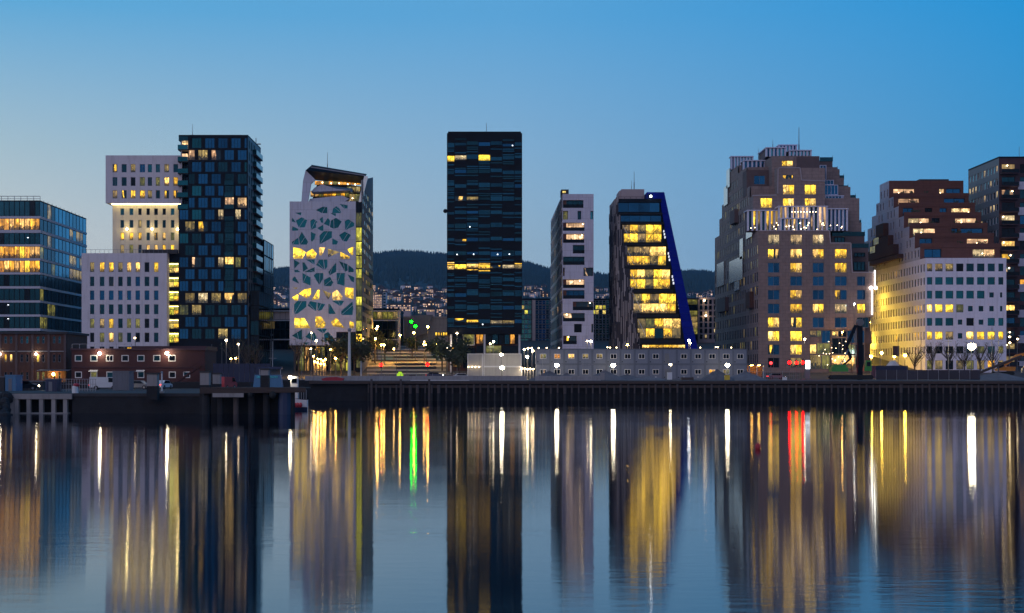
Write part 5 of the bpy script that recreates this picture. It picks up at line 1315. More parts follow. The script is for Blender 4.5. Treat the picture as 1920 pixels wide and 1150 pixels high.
# ================================================================== trees
def leafball(mb, c, r, n, size, rr, mi=0):
    for _ in range(n):
        d = Vector((rr.gauss(0, 1), rr.gauss(0, 1), rr.gauss(0, 1))); d.normalize(); p = Vector(c) + d * r * rr.random() ** .5
        a = Vector((rr.gauss(0, 1), rr.gauss(0, 1), rr.gauss(0, 1))).normalized(); b = a.orthogonal().normalized()
        a *= size * rr.uniform(.6, 1.3); b *= size * rr.uniform(.5, 1)
        mb.poly([p - a - b, p + a - b, p + a + b, p - a + b], mi)
def tree(px, Y, hgt, wid, label, bare=False, seed=1, name='tree', group='trees along the waterfront'):
    rr = random.Random(seed); x = X(px, Y); z = gz(x, Y); t = thing(name, label, 'tree', (x, Y, z), group)
    tr = MB(); tr.tube((x, Y, z - .2), (x + rr.uniform(-.2, .2), Y, z + hgt * .5), hgt * .028, hgt * .016, 7)
    cr = MB(); tips = []
    for k in range(9 if not bare else 16):
        a = rr.random() * 6.28; h0 = rr.uniform(.28, .55) * hgt; L_ = rr.uniform(.3, .55) * hgt
        p = Vector((x, Y, z + h0)); q = p + Vector((math.cos(a) * wid * .5 * rr.uniform(.4, 1), math.sin(a) * wid * .5 * rr.uniform(.4, 1), L_))
        tr.tube(p, q, hgt * .012, hgt * .004, 5); tips.append((p, q))
        if bare:
            for _ in range(5):
                s = p.lerp(q, rr.uniform(.3, .9)); e = s + Vector((rr.gauss(0, .5), rr.gauss(0, .5), rr.uniform(.5, 1.5))) * hgt * .12; tr.tube(s, e, hgt * .005, hgt * .002, 4, cap=False)
    tr.build('trunk', M['bark'], t)
    for p, q in tips:
        if not bare:
            leafball(cr, q, wid * .24, 55, wid * .035, rr); leafball(cr, p.lerp(q, .6), wid * .2, 30, wid * .035, rr)
        else: leafball(cr, q, wid * .12, 8, wid * .015, rr)
    tag(cr.build('crown', M['leaf'], t), kind='stuff')
    return t
TL = [(612, 392, 6, 7, 'dark bushy tree under the left half of the shard tower'), (640, 385, 9, 9, 'dark round tree left of the tall white pole'), (664, 388, 8, 8, 'dark round tree right of the tall white pole'), (688, 420, 7, 5, 'slim tree in front of the glass hall, lit amber from below'), (703, 430, 9, 6, 'lamp lit tree where the plaza meets the glass hall'), (722, 440, 6, 6, 'small tree in front of the white hall post'), (773, 445, 6, 6, 'small round tree at the top of the plaza'), (829, 405, 9, 8, 'dark tree left of the black tower under the white globe lamp'), (848, 392, 8, 8, 'dark tree at the left foot of the black tower'), (862, 385, 6, 6, 'low dark tree beside the white containers'), (560, 395, 9, 6, 'bare tree with amber lit branches under the shard tower'), (575, 398, 8, 5, 'thin bare tree beside the dark lobby column'), (438, 372, 10, 7, 'orange lit bare tree in front of the blue tower'), (462, 374, 9, 6, 'bare tree right of the orange lit one, by the podium'), (480, 376, 8, 6, 'bare tree nearest to the podium corner')]
for i, (px, Y, h_, w_, lab) in enumerate(TL): tree(px, Y, h_, w_, lab, bare='bare' in lab, seed=i + 3)
for i, px in enumerate((1715, 1748, 1778, 1809, 1838, 1862)):
    tree(px, 380, 8.5, 6, ('first', 'second', 'third', 'fourth', 'fifth', 'sixth')[i] + ' bare street tree, counted from the left, before the white lower block', bare=True, seed=40 + i, name='street_tree', group='bare street trees before the white block')

# ================================================================== plaza between the towers: terraces of steps and lamp lit paving
pz = MB()
for k in range(9):
    y0_ = 392 + k * 12; 
    pz.poly([(X(688, y0_), y0_, gz(0, y0_) + .02), (X(836, y0_), y0_, gz(0, y0_) + .02), (X(836, y0_ + 7.5), y0_ + 7.5, gz(0, y0_ + 7.5) + .02), (X(688, y0_ + 7.5), y0_ + 7.5, gz(0, y0_ + 7.5) + .02)])
tag(pz.build('plaza_paving', M['plaza']), kind='structure')
for k in range(7):
    y0_ = 400 + k * 12; a, b = R.uniform(690, 745), R.uniform(770, 835)
    o = MB().box(X(a, y0_), X(b, y0_), y0_ - 1.2, y0_ - .8, gz(0, y0_) - .5, gz(0, y0_) + R.uniform(.3, .5)).build('low_wall', M['dark_concrete'], None, (X((a + b) / 2, y0_), y0_ - 1, gz(0, y0_)))
    tag(o, ('lowest', 'second lowest', 'third lowest', 'middle', 'third highest', 'second highest', 'highest')[k] + ' of the low dark walls crossing the lamp lit plaza', 'wall', 'low walls across the plaza')

# ================================================================== lamps
def street_lamp(px, py, Y, label, mat='lamp_warm', r=.2, arm=0, base=None, group='street lamps', name='street_lamp', white=False, cat='lamp', down=None):
    x = X(px, Y); zh = Z(py, Y); zb_ = gz(x, Y) if base is None else base
    t = thing(name, label, cat, (x, Y, zb_), group)
    p = MB(); p.tube((x - arm, Y + .25, zb_ - .1), (x - arm, Y + .25, zh - r * .4), .11, .07, 7)
    if arm: p.beam((x - arm, Y + .25, zh + r + .05), (x, Y, zh + r + .05), .1, .1).tube((x - arm, Y + .25, zh - r), (x - arm, Y + .25, zh + r + .1), .07, n=6)
    else: p.beam((x, Y + .25, zh), (x, Y, zh), .1, .1)
    p.build('pole', M['pole_white' if white else 'pole_metal'], t)
    MB().ball((x, Y, zh), r, 0, 10, 6, .8).build('lamp_head', M[mat], t)
    MB().tube((x, Y, zh + r * .72), (x, Y, zh + r * 1.05), max(r * 1.1, .34 if down else 0), r * .3, 8).build('lamp_cap', M['pole_metal'], t)
    if down:   # glowing disc added under the head to brighten the paving below
        dz = zh - r * .82; rr_ = .34; MB().poly([(x + math.cos(-2 * PI * k / 10) * rr_, Y - .1 + math.sin(-2 * PI * k / 10) * rr_, dz) for k in range(10)]).build('fill_disc', M[down], t)
    return t
BIGS = [(1044, 685, 'flood lamp on a pole before the second site cabin from the left end'), (1150, 685, 'flood lamp on a pole before the sixth site cabin column'), (1364, 685, 'flood lamp on a pole before the last but one site cabin column')]
for px, py, lab in BIGS: street_lamp(px, py, 332, lab, 'lamp_hot', .5, 0, GZ, 'flood lamps of the building site', 'flood_lamp')
street_lamp(1257, 684, 332, 'smaller flood lamp on a slim pole at the cabin entrance column', 'lamp_white', .3, 0, GZ, 'flood lamps of the building site', 'flood_lamp')
street_lamp(940, 665, 334, 'upper flood lamp in front of the white stacked containers', 'lamp_hot', .36, 0, GZ, 'flood lamps of the building site', 'flood_lamp')
street_lamp(941.5, 690, 331, 'lower brighter flood lamp in front of the white stacked containers', 'lamp_hot', .48, 0, GZ, 'flood lamps of the building site', 'flood_lamp')
fm = street_lamp(1822, 650, 345, 'blinding work light on a mast before the white lower block', 'lamp_hot', .95, 0, GZ, None, 'work_light')
SL = [(424, 638, 340, 'white street lamp in front of the blue tower, taller of two', 'lamp_white', .22), (447, 645, 345, 'small white street lamp right of the taller one before the blue tower', 'lamp_small', .2), (593, 639, 350, 'white street lamp on a pale pole under the shard tower', 'lamp_white', .2), (583, 654, 360, 'small lamp just below the shard tower wall', 'lamp_small', .2), (583.5, 624, 390, 'lamp shining before a shard window low on the white office', 'lamp_small', .2), (620, 656, 385, 'yellow round lamp in the middle under the shard tower', 'lamp_warm', .25), (629.5, 672, 375, 'amber lamp left of the tall white pole', 'lamp_warm', .26), (676, 649, 395, 'amber lamp at the right foot of the shard tower', 'lamp_warm', .24), (680, 646, 405, 'amber lamp just behind the corner lamp of the shard tower', 'lamp_warm', .22), (684, 644, 415, 'warm lamp nearest the glass hall at the shard tower corner', 'lamp_white', .2), (708, 612.5, 440, 'upper of two lamps beside the lit tree at the glass hall', 'lamp_warm', .3), (706, 616.5, 438, 'lower of two lamps beside the lit tree at the glass hall', 'lamp_warm', .28), (704, 635, 425, 'pale lamp under the lit tree at the glass hall', 'lamp_small', .3), (715, 647, 425, 'left lamp of a pair on the left of the plaza', 'lamp_warm', .27), (720, 647, 426, 'right lamp of a pair on the left of the plaza', 'lamp_warm', .27), (738.5, 654, 430, 'white lamp halfway up the plaza', 'lamp_small', .25), (750, 629, 460, 'amber lamp high on the plaza right of the white hall post', 'lamp_warm', .3), (776, 624, 470, 'amber lamp high on the plaza below the green signals', 'lamp_warm', .32), (802, 613, 470, 'amber lamp highest on the plaza, right of the green signals', 'lamp_warm', .36), (795, 646, 430, 'left lamp of a pair on the right of the plaza', 'lamp_warm', .27), (799, 647, 431, 'right lamp of a pair on the right of the plaza', 'lamp_warm', .27), (796, 641, 440, 'upper lamp over the pair on the right of the plaza', 'lamp_small', .25), (819, 647, 425, 'amber lamp on a lit pole left of the dark tree by the black tower', 'lamp_warm', .34), (839, 652, 398, 'white globe lamp at the left foot of the black tower', 'lamp_white', .5), (857, 624.5, 399, 'warm spot under the black tower left corner', 'lamp_small', .2), (925, 640.5, 380, 'white lamp above the white containers', 'lamp_white', .24), (919, 644.5, 382, 'small lamp left of the white one above the containers', 'lamp_small', .2), (988.5, 669, 345, 'white globe lamp right of the white containers', 'lamp_white', .34), (983, 655, 360, 'leftmost lamp in the row just right of the containers', 'lamp_small', .22), (990, 653, 362, 'middle lamp in the row just right of the containers', 'lamp_small', .22), (997, 653, 364, 'last lamp in the row just right of the containers', 'lamp_small', .22), (999, 658, 358, 'lower brighter lamp by the first site cabin', 'lamp_small', .3), (1108, 640, 385, 'white lamp at the foot of the slim tower', 'lamp_white', .3), (1101, 639, 387, 'faint lamp left of the white one at the slim tower foot', 'lamp_small', .15), (1291.5, 638.5, 385, 'lilac white lamp beside the blue sloping flank', 'lamp_cool', .34), (1294, 643, 386, 'small lamp just below the lilac white one', 'lamp_small', .2), (1176.5, 646.5, 385, 'orange lamp before the slatted dark flank', 'lamp_warm', .22), (1509, 636, 380, 'white street lamp in front of the brown stepped tower', 'lamp_white', .24), (1602, 570, 396, 'bluish lamp in the top window column beside the drilling rig', 'lamp_cool', .22), (1579, 623, 396, 'yellow lamp over the lobby of the brown tower', 'lamp_warm', .2)]
for px, py, Y, lab, m, r in SL: street_lamp(px, py, Y, lab, 'lamp_plaza' if m == 'lamp_warm' and 700 < px < 825 else m, r, down='fill_down' if m == 'lamp_warm' or 690 < px < 830 else 'fill_down_white')
for i, (px, py) in enumerate(((1139, 651.5), (1144, 652), (1156, 652), (1010, 653), (1025, 652.5), (1048, 652.5), (1313, 652), (1342, 651), (1346, 651.5), (1371, 652))):
    street_lamp(px, py, 352, ('first', 'second', 'third', 'fourth', 'fifth', 'sixth', 'seventh', 'eighth', 'ninth', 'tenth')[i] + ' in the list of small lamps peeping over the site cabins' if False else 'small warm lamp peeping just over the roof line of the site cabins', 'lamp_small', .16, 0, None, 'small lamps behind the site cabins', 'small_lamp')
for i, (px, py, Y) in enumerate(((1653, 662, 415), (1633.5, 668.5, 385), (1677, 668, 405), (1697, 666.5, 395))):
    street_lamp(px, py, Y, ('tallest yellow street lamp by the side wall of the white block', 'yellow street lamp beside the drilling rig', 'yellow street lamp under the dark red banner', 'yellow street lamp nearest the corner of the white block')[i], 'lamp_yellow', .42, 0, None, 'yellow street lamps by the white block', down='fill_down')
for i, (Y, px, py) in enumerate(((418, 1626, 655), (430, 1629, 605), (442, 1630, 560), (454, 1620, 640))):   # unseen lamps, heights spread so that the side wall turns yellow
    street_lamp(px, py, Y, ('nearest', 'second', 'third', 'farthest')[i] + ' of the unseen yellow lamps placed to light the white block side wall', 'lamp_wall_fill', .45, 0, None, 'unseen lamps placed to light the side wall')
for i, (px, py) in enumerate(((1893, 632), (1908, 636), (1893.5, 643))):
    street_lamp(px, py, 405, ('upper left', 'right', 'lower left')[i] + ' of three lamps at the foot of the far right apartment block', 'lamp_small', .3)
# string of amber garden lamps under the shard tower, and by the containers
for i, (px, py) in enumerate(((588, 668), (590, 678), (596, 673), (601.5, 673.5), (606, 677), (595.5, 680), (601.5, 682.5), (607.5, 683), (610, 673.5))):
    street_lamp(px, py, 380, 'small amber garden lamp in the cluster under the shard tower', 'lamp_warm', .2, 0, None, 'amber garden lamps under the shard tower', 'garden_lamp', down='fill_down')
for i, (px, py) in enumerate(((979, 690), (984, 691), (989, 692), (994, 691.5), (1000, 692))):
    street_lamp(px, py, 340, 'small warm lamp in the low cluster between containers and cabins', 'lamp_small', .17, 0, None, 'low lamps between containers and cabins', 'garden_lamp', down='fill_down_white')
street_lamp(442, 672, 345, 'amber lamp right at the foot of the orange lit bare tree', 'lamp_warm', .22); street_lamp(433, 673, 344, 'amber lamp left at the foot of the orange lit bare tree', 'lamp_warm', .22)
street_lamp(104, 627, 300, 'amber street lamp over the brick building roof end', 'lamp_warm', .28, .0, GZ); street_lamp(149, 648.5, 290, 'amber lamp between brick building and white wing', 'lamp_warm', .22, 0, GZ)
for i, (px, py) in enumerate(((99, 641.5), (109, 644), (120, 643))): street_lamp(px, py, 280, ('leftmost', 'middle', 'rightmost') [i] + ' of three white spots at the brick building roof end', 'lamp_small', .14, 0, GZ, 'white spots at the brick building')
street_lamp(253, 634, 285, 'white street lamp before the right half of the white wing', 'lamp_small', .2, 0, GZ)
# traffic signals
def signal(px, py, Y, col, label, h=True):
    x = X(px, Y); zh = Z(py, Y); zb_ = gz(x, Y)
    t = thing('traffic_light', label, 'traffic light', (x, Y, zb_), 'traffic lights')
    MB().tube((x, Y, zb_), (x, Y, zh + .6), .08, n=7).build('pole', M['pole_metal'], t)
    MB().box(x - .22, x + .22, Y - .28, Y - .08, zh - .75, zh + .75).build('housing', M['black_clad'], t)
    MB().ball((x, Y - .34, zh), .38, 0, 10, 6).build('lens', M[col], t)
signal(715, 684.5, 375, 'lamp_red', 'red traffic light on the left of the plaza'); signal(802, 684, 375, 'lamp_red', 'red traffic light on the right of the plaza')
signal(779, 612, 440, 'lamp_green', 'larger green traffic light high above the plaza'); signal(771.5, 603.5, 455, 'lamp_green', 'smaller green traffic light, upper left of the larger one')
for i, px in enumerate((1480, 1493, 1505)): signal(px, 680 + .5 * (i % 2), 360, 'lamp_red', ('left', 'middle', 'right')[i] + ' one of three red signals before the brown stepped tower')
signal(1445, 681, 365, 'brake_red', 'faint red signal left of the three bright ones')

# ================================================================== site cabins
ORD = ('first', 'second', 'third', 'fourth', 'fifth', 'sixth', 'seventh', 'eighth', 'ninth', 'tenth', 'eleventh', 'twelfth', 'thirteenth', 'fourteenth', 'fifteenth')
Yc = 340.0; pw_ = 26.4; cw = pw_ * Yc / F; ch = 3.55
def cabin_parts(t, kind, pane):
    x, y, z = t.location
    MB().box(x + .06, x + cw - .06, y + .08, y + 6, z + .06, z + ch - .06).build('body', M['cabin_blue'], t)
    f = MB(); a, b = x + .01, x + cw - .01
    for xx in (a, b - .2): f.box(xx, xx + .2, y, y + .2, z, z + ch)
    f.box(a + .2, b - .2, y + .01, y + .19, z, z + .22).box(a + .2, b - .2, y + .01, y + .19, z + ch - .2, z + ch)
    f.build('frame', M['cabin_frame'], t)
    if kind:
        wx = x + cw * .5 - .7; window(t, (wx, y + .06, z + 1.25), FR, (0, 1.45, 0, 1.15), pane, 'white_frame', -.02, 2, 1, t=.09, split=True)
        if kind == 2: MB().box(wx + .55, wx + .9, y - .05, y + .07, z + .55, z + .68).build('vent', M['white_paint'], t)
    else:
        MB().box(x + .5, x + 1.5, y + .0, y + .07, z + .3, z + 2.5).build('door', M['grey_paint'], t)
    MB().box(x + .3, x + .55, y + .02, y + .07, z + .45, z + .65).build('socket', M['black_clad'], t)
for row in range(2):
    for i in range(15):
        pane = 'glass_black'
        if row == 1: pane = {1: 'lit_orange', 2: 'lit_yellow', 3: 'lit_dim', 4: 'lit_dim', 0: 'lit_olive'}.get(i, 'glass_black')
        else: pane = {0: 'lit_warmpart', 12: 'lit_amber', 13: 'lit_olive'}.get(i, 'glass_black')
        t = thing('site_cabin', ORD[i] + ' grey blue site cabin from the left in the ' + ('upper' if row else 'lower') + ' row', 'cabin', (X(1005, Yc) + i * cw, Yc, GZ + row * (ch + .02)), 'stacked site cabins')
        cabin_parts(t, 0 if i == 9 else 2 - row, pane)
# white containers
def container(pa, pb, row, label, corr):
    xa, xb = X(pa, Yc), X(pb, Yc); z = GZ + row * 3.02; t = thing('container', label, 'container', ((xa + xb) / 2, Yc, z), 'white stacked containers')
    m = MB().box(xa + .05, xb - .05, Yc + .15, Yc + 6, z + .02, z + 2.98)
    if corr:
        n = int((xb - xa) / .28)
        for i in range(n): m.box(xa + .1 + (xb - xa - .2) * i / n, xa + .1 + (xb - xa - .2) * (i + .5) / n, Yc + .08, Yc + .15, z + .15, z + 2.85)
    m.build('body', M['container_white'], t)
    f = MB()
    for xx in (xa, xb - .18): f.box(xx, xx + .18, Yc, Yc + .2, z, z + 3)
    f.box(xa + .18, xb - .18, Yc + .01, Yc + .19, z, z + .16).box(xa + .18, xb - .18, Yc + .01, Yc + .19, z + 2.86, z + 3)
    f.build('frame', M['white_paint'], t)
container(876.5, 905.5, 0, 'ribbed white container at bottom left of the stack with four lamps', True); container(876.5, 905.5, 1, 'ribbed white container on top at the left of the stack', True)
container(906.5, 978, 0, 'long smooth white container at the bottom behind the flood lamps', False); container(906.5, 978, 1, 'long smooth white container on top behind the flood lamps', False)
for i, px in enumerate((878.5, 885, 891.5, 898)):
    o = MB().ball((X(px, 339.6), 339.6, Z(688.3, 339.6)), .13, 0, 8, 5).beam((X(px, 339.6), 339.6, Z(688.3, 339.6)), (X(px, 340.1), 340.1, Z(687.6, 340)), .06, .06).build('wall_lamp', M['lamp_small'], None, (X(px, 339.6), 339.6, Z(688.3, 339.6)))
    tag(o, ('leftmost', 'second', 'third', 'rightmost')[i] + ' of four small lamps on the ribbed white container', 'lamp', 'lamps on the ribbed container')

# ================================================================== things along the quay
def block_thing(name, label, cat, pa, pb, ya, yb_, Y, dep, mat, group=None, base=None, extra=None):
    xa, xb = X(pa, Y), X(pb, Y); z0_ = Z(yb_, Y) if base is None else base; z1_ = Z(ya, Y)
    t = thing(name, label, cat, ((xa + xb) / 2, Y, z0_), group); return t, xa, xb, z0_, z1_
# concrete barrier blocks
RB = random.Random(4)
bm = MB().prismx([(-.3, 0), (.3, 0), (.24, .25), (.12, .95), (-.12, .95), (-.24, .25)], -.85, .85).mesh('barrier', [M['concrete']])
for i in range(36):
    px = 580 + i * 15.4
    if px > 1005: px += 0
    if 985 < px < 1000: continue
    o = bpy.data.objects.new('concrete_barrier', bm); COL.objects.link(o); o.location = (X(px, 300), 300 + RB.uniform(-.2, .2), GZ); o.rotation_euler = (0, 0, RB.uniform(-.06, .06))
    tag(o, 'plain grey concrete barrier block in the long row along the quay', 'barrier', 'concrete barriers along the quay')
# wire fence behind the barriers
def fence(pa, pb, Y, h, label, step, mat, pmat, solid_=True, name='site_fence'):
    xa, xb = X(pa, Y), X(pb, Y); n = max(1, int((xb - xa) / step)); t = thing(name, label, 'fence', ((xa + xb) / 2, Y, GZ))
    for i in range(n):
        a, b = xa + (xb - xa) * i / n, xa + (xb - xa) * (i + 1) / n
        if solid_: put('panel', MESH.setdefault(('fp', round(b - a, 2), mat, h), MB().box(-(b - a) / 2 + .05, (b - a) / 2 - .05, -.03, .03, 0, h).mesh('panel', [M[mat]])), t, (a / 2 + b / 2, Y + RB.uniform(-.06, .06), GZ + .1))
        else:
            k = ('fw', round(b - a, 2), h)
            if k not in MESH:
                w_ = MB(); L_ = (b - a) / 2 - .05
                for q in range(9): w_.box(-L_ + L_ * 2 * q / 8 - .012, -L_ + L_ * 2 * q / 8 + .012, -.012, .012, .1, h)
                for q in (.1, h * .5, h): w_.box(-L_, L_, -.02, .02, q - .02, q + .02)
                MESH[k] = w_.mesh('panel', [M['rail_metal']])
            put('panel', MESH[k], t, (a / 2 + b / 2, Y, GZ))
        put('post', MESH.setdefault(('fpost', h, pmat), MB().box(-.04, .04, -.05, .05, 0, h + .15).mesh('post', [M[pmat]])), t, (a, Y - .08, GZ))
fence(1642, 1838, 322, 2.1, 'dark panel fence of the building site before the white lower block', 2.2, 'fence_dark', 'rail_metal')
fence(690, 872, 318, 1.3, 'low open metal fence across the foot of the plaza', 3.0, '', 'rail_metal', False, 'open_fence')
fence(1402, 1500, 330, 1.9, 'open metal fence between site cabins and red signals', 3.0, '', 'rail_metal', False, 'open_fence')
# gravel heaps
def heap(px, Y, w, h, label, mat='rubble_grey', seed=0):
    x = X(px, Y); rr = random.Random(seed); m = MB(); n, k = 22, 7; P_ = {}
    for i in range(k + 1):
        for j in range(n):
            r = w / 2 * i / k; a = 2 * PI * j / n; z = h * (1 - (i / k)) ** 1.0 * (1 + mnoise.noise(Vector((i, j * .6, seed))) * .25)
            P_[i, j] = (x + math.cos(a) * r * (1 + .2 * mnoise.noise(Vector((j * .5, seed, 1)))), Y + math.sin(a) * r * .6, GZ + max(0, z) - (.1 if i == k else 0))
    for i in range(k):
        for j in range(n): m.poly([P_[i, j], P_[i + 1, j], P_[i + 1, (j + 1) % n], P_[i, (j + 1) % n]])
    tag(m.build('gravel_heap', M[mat], None, (x, Y, GZ)), label, 'heap', 'gravel heaps on the quay')
heap(1030, 318, 10, 1.9, 'grey gravel heap before the first three site cabins', seed=1); heap(1062, 315, 6, 1.5, 'small gravel heap right of the first flood lamp', seed=2)
heap(1135, 312, 9, 2.1, 'reddish gravel heap before the sixth cabin flood lamp', 'gravel', 3); heap(1176, 316, 8, 1.3, 'flat gravel heap right of the reddish one', seed=4)
heap(1345, 314, 8, 2.3, 'gravel heap left of the last flood lamp', seed=5); heap(1398, 316, 10, 1.9, 'broad gravel heap at the right end of the site cabins', seed=6)
heap(1870, 325, 16, 1.7, 'wide brownish spoil heap under the yellow excavator', 'gravel', 7); heap(1215, 312, 8, 1.0, 'low flat gravel heap left of the cabin entrance', 'gravel', 8)
# small crates
for px, Y, w, h, mat, lab in ((1364, 306, 1.0, 1.1, 'yellow_paint', 'yellow box at the quay edge under the last flood lamp'), (1256, 322, 1.0, 1.7, 'white_paint', 'white cabinet at the foot of the slim flood lamp pole'), (1018, 306, .9, 1.4, 'grey_paint', 'grey cabinet before the first site cabin'), (1472, 300, .8, .7, 'white_paint', 'white drum shaped box on the quay below the red signals'), (1130, 304, .8, 1.6, 'concrete', 'upright concrete block left of the sixth column flood lamp'), (1290, 308, 2.4, .6, 'timber', 'low stack of planks on the quay before the cabins'), (705, 306, 1.3, 1.0, 'old_brick', 'brick red crate at the foot of the plaza'), (773, 306, 1.3, 1.1, 'rust_dark', 'dark rust crate left of the red signal on the plaza')):
    x = X(px, Y); t = thing('crate', lab, 'crate', (x, Y, GZ))
    MB().box(x - w / 2, x + w / 2, Y, Y + w, GZ + .08, GZ + h).build('body', M[mat], t)
    MB().box(x - w / 2 - .04, x + w / 2 + .04, Y - .04, Y + w + .04, GZ + h + .005, GZ + h + .08).build('lid', M['grey_paint'], t)
    MB().box(x - w / 2, x - w / 2 + .15, Y, Y + w, GZ, GZ + .075).box(x + w / 2 - .15, x + w / 2, Y, Y + w, GZ, GZ + .075).build('skid', M['timber'], t)
# poles
def pole(px, ya, Y, label, r=.14, mat='pole_white', base=None, name='flagpole'):
    x = X(px, Y); zb_ = gz(x, Y) if base is None else base; t = thing(name, label, 'pole', (x, Y, zb_))
    MB().tube((x, Y, zb_), (x, Y, Z(ya, Y)), r, r * .6, 9).build('shaft', M[mat], t)
    MB().ball((x, Y, Z(ya, Y) + .1), r * 1.1, 0, 7, 4).build('finial', M['rail_metal'], t); MB().box(x - .3, x + .3, Y - .3, Y + .3, zb_ - .05, zb_ + .25).build('foot', M['concrete'], t)
pole(655, 620, 330, 'thick tall white pole standing before the shard tower', .42); pole(677, 680, 300, 'short white leaning pole on the quay left of the plaza', .16)
pole(1017.5, 662, 325, 'thin pole in front of the first site cabin', .05, 'rail_metal'); pole(1093, 668, 325, 'thin pole in front of the fourth site cabin', .05, 'rail_metal'); pole(566, 640, 330, 'thin dark pole under the left edge of the shard tower', .08, 'pole_metal'); pole(604, 620, 335, 'thin dark pole with arm below the shard windows', .08, 'pole_metal'); pole(743, 600, 350, 'thin dark mast in the plaza before the white hall post', .07, 'pole_metal'); pole(763, 640, 345, 'thin dark mast in the middle of the plaza', .06, 'pole_metal')
for i, px in enumerate((1650, 1684, 1727, 1778, 1860, 1872)):
    x = X(px, 350); t = thing('catenary_mast', ('first', 'second', 'third', 'fourth', 'fifth', 'sixth')[i] + ' dark wire mast from the left before the white lower block', 'mast', (x, 350, GZ), 'wire masts before the white block')
    zt_ = Z((632, 633, 630, 634, 615, 634)[i], 350)
    MB().tube((x, 350, GZ), (x, 350, zt_), .1, .06, 7).build('shaft', M['pole_metal'], t)
    MB().beam((x - .8, 350, zt_ - .8), (x + .8, 350, zt_ - .8), .08, .08).build('arm', M['pole_metal'], t)
o = MB().box(X(1674, 352), X(1686, 352), 351.9, 352, Z(668, 352), Z(649, 352)).build('banner', M['maroon_clad'], None, (X(1680, 352), 352, Z(668, 352))); tag(o, 'dark red banner hanging from the second wire mast', 'banner')
# lit cross shaped light art on the corner of the brown tower
t = thing('light_sculpture', 'white light tube sign with crossed rings on the brown tower corner', 'sign', (X(1636, 399.6), 399.6, Z(590, 399.6)))
for px, ya, yb_ in ((1640.3, 507, 541), (1635.3, 544, 590)): MB().tube((X(px, 399.5), 399.5, Z(yb_, 399.5)), (X(px, 399.5), 399.5, Z(ya, 399.5)), .15, n=8).build('light_tube', M['tube_white'], t)
for px in (1633, 1642):
    r_ = MB()
    for k in range(10):
        a, b = 2 * PI * k / 10, 2 * PI * (k + 1) / 10; c = Vector((X(px, 399.5), 399.5, Z(540, 399.5)))
        r_.tube(c + Vector((math.cos(a) * .38, 0, math.sin(a) * .38)), c + Vector((math.cos(b) * .38, 0, math.sin(b) * .38)), .13, n=6)
    r_.build('light_ring', M['tube_white'], t)
MB().beam((X(1632, 399.5), 399.6, Z(540, 399.5)), (X(1644, 399.5), 399.6, Z(540, 399.5)), .16, .16).build('bracket', M['white_paint'], t)
x = X(1515, 372); t = thing('light_box', 'upright white light box sign at the lobby of the brown tower', 'sign', (x, 372, gz(x, 372)))
MB().box(x - .55, x + .55, 372.1, 372.3, Z(692, 372), Z(676, 372)).build('face', M['sign_white'], t); MB().box(x - .62, x + .62, 372.31, 372.5, gz(x, 372), Z(675.4, 372)).build('case', M['grey_paint'], t)

# ================================================================== vehicles
def car_proto(label, paint, loc, rz=0, lights=False, name='parked_car', kind='car', group='parked cars'):
    t = thing(name, label, kind, (0, 0, 0), group)
    b = MB()
    if kind == 'van': prof = [(-2.4, .35), (2.4, .35), (2.45, .95), (1.95, 1.15), (1.35, 1.95), (-2.35, 2.0), (-2.45, .9)]; gl = [(1.85, 1.18), (1.32, 1.85), (.55, 1.88), (.55, 1.18)]
    else: prof = [(-2.1, .32), (2.1, .32), (2.15, .75), (1.35, .92), (.75, 1.42), (-1.1, 1.45), (-1.75, .98), (-2.15, .9)]; gl = [(1.2, .95), (.7, 1.36), (-1.0, 1.38), (-1.55, .98)]
    b.prism(prof[::1], -.85, .85); b.build('body', M[paint], t)
    MB().prism(gl if False else gl[::-1], -.87, .87).build('window', M['glass_black'], t)
    for wx in (-1.35, 1.35):
        for wy in (-.8, .8):
            w_ = MB().tube((wx, wy - .1, .33), (wx, wy + .1, .33), .33, n=14).build('wheel', M['tyre'], t)
            MB().tube((wx, wy - .115, .33), (wx, wy + .115, .33), .17, n=8).build('rim', M['rail_metal'], w_)
    for s in (-.55, .55):
        MB().box(prof[2][0] - .05, prof[2][0] + .03, s - .18, s + .18, .62, .78).build('headlight', M['lamp_white' if lights else 'white_paint'], t)
        MB().box(prof[-1][0] - .03, prof[-1][0] + .06, s - .16, s + .16, .66, .8).build('tail_light', M['brake_red' if lights else 'red_paint'], t)
    t.location = loc; t.rotation_euler = (0, 0, rz); return t
PZ = 2.6
car_proto('white van parked on the left pier with lights glinting', 'white_paint', (X(198, 232), 232, PZ), .1, True, 'parked_van', 'van')
car_proto('dark car parked on the pier beside the light blue shed', 'black_clad', (X(45, 222), 222, PZ), .2, True)
car_proto('grey car parked on the pier right of the grey shed', 'grey_paint', (X(258, 236), 236, PZ), -.1, True)
car_proto('silver car half hidden beside the beige pillar on the pier', 'white_paint', (X(305, 240), 240, PZ), 1.4, True)
car_proto('red and white van at the foot of the dark hoarding', 'red_paint', (X(424, 244), 244, PZ), 1.3, False, 'parked_van', 'van')
x, y = X(750, 378), 378.0; t = thing('lime_sign', 'small stepped lime green glowing sign on the plaza road', 'sign', (x, y, gz(0, 378)))
MB().box(x - .8, x + .8, y - .2, y + .2, gz(0, 378) + .25, gz(0, 378) + .95).box(x - .4, x + .4, y - .19, y + .19, gz(0, 378) + .951, gz(0, 378) + 1.4).build('face', M['lime_light'], t)
MB().box(x - .6, x - .45, y - .1, y + .1, gz(0, 378) - .05, gz(0, 378) + .25).box(x + .45, x + .6, y - .1, y + .1, gz(0, 378) - .05, gz(0, 378) + .25).build('foot', M['pole_metal'], t)
car_proto('dark car at the right end of the plaza road', 'blue_paint', (X(815, 376), 376, gz(0, 376)), 0, True)
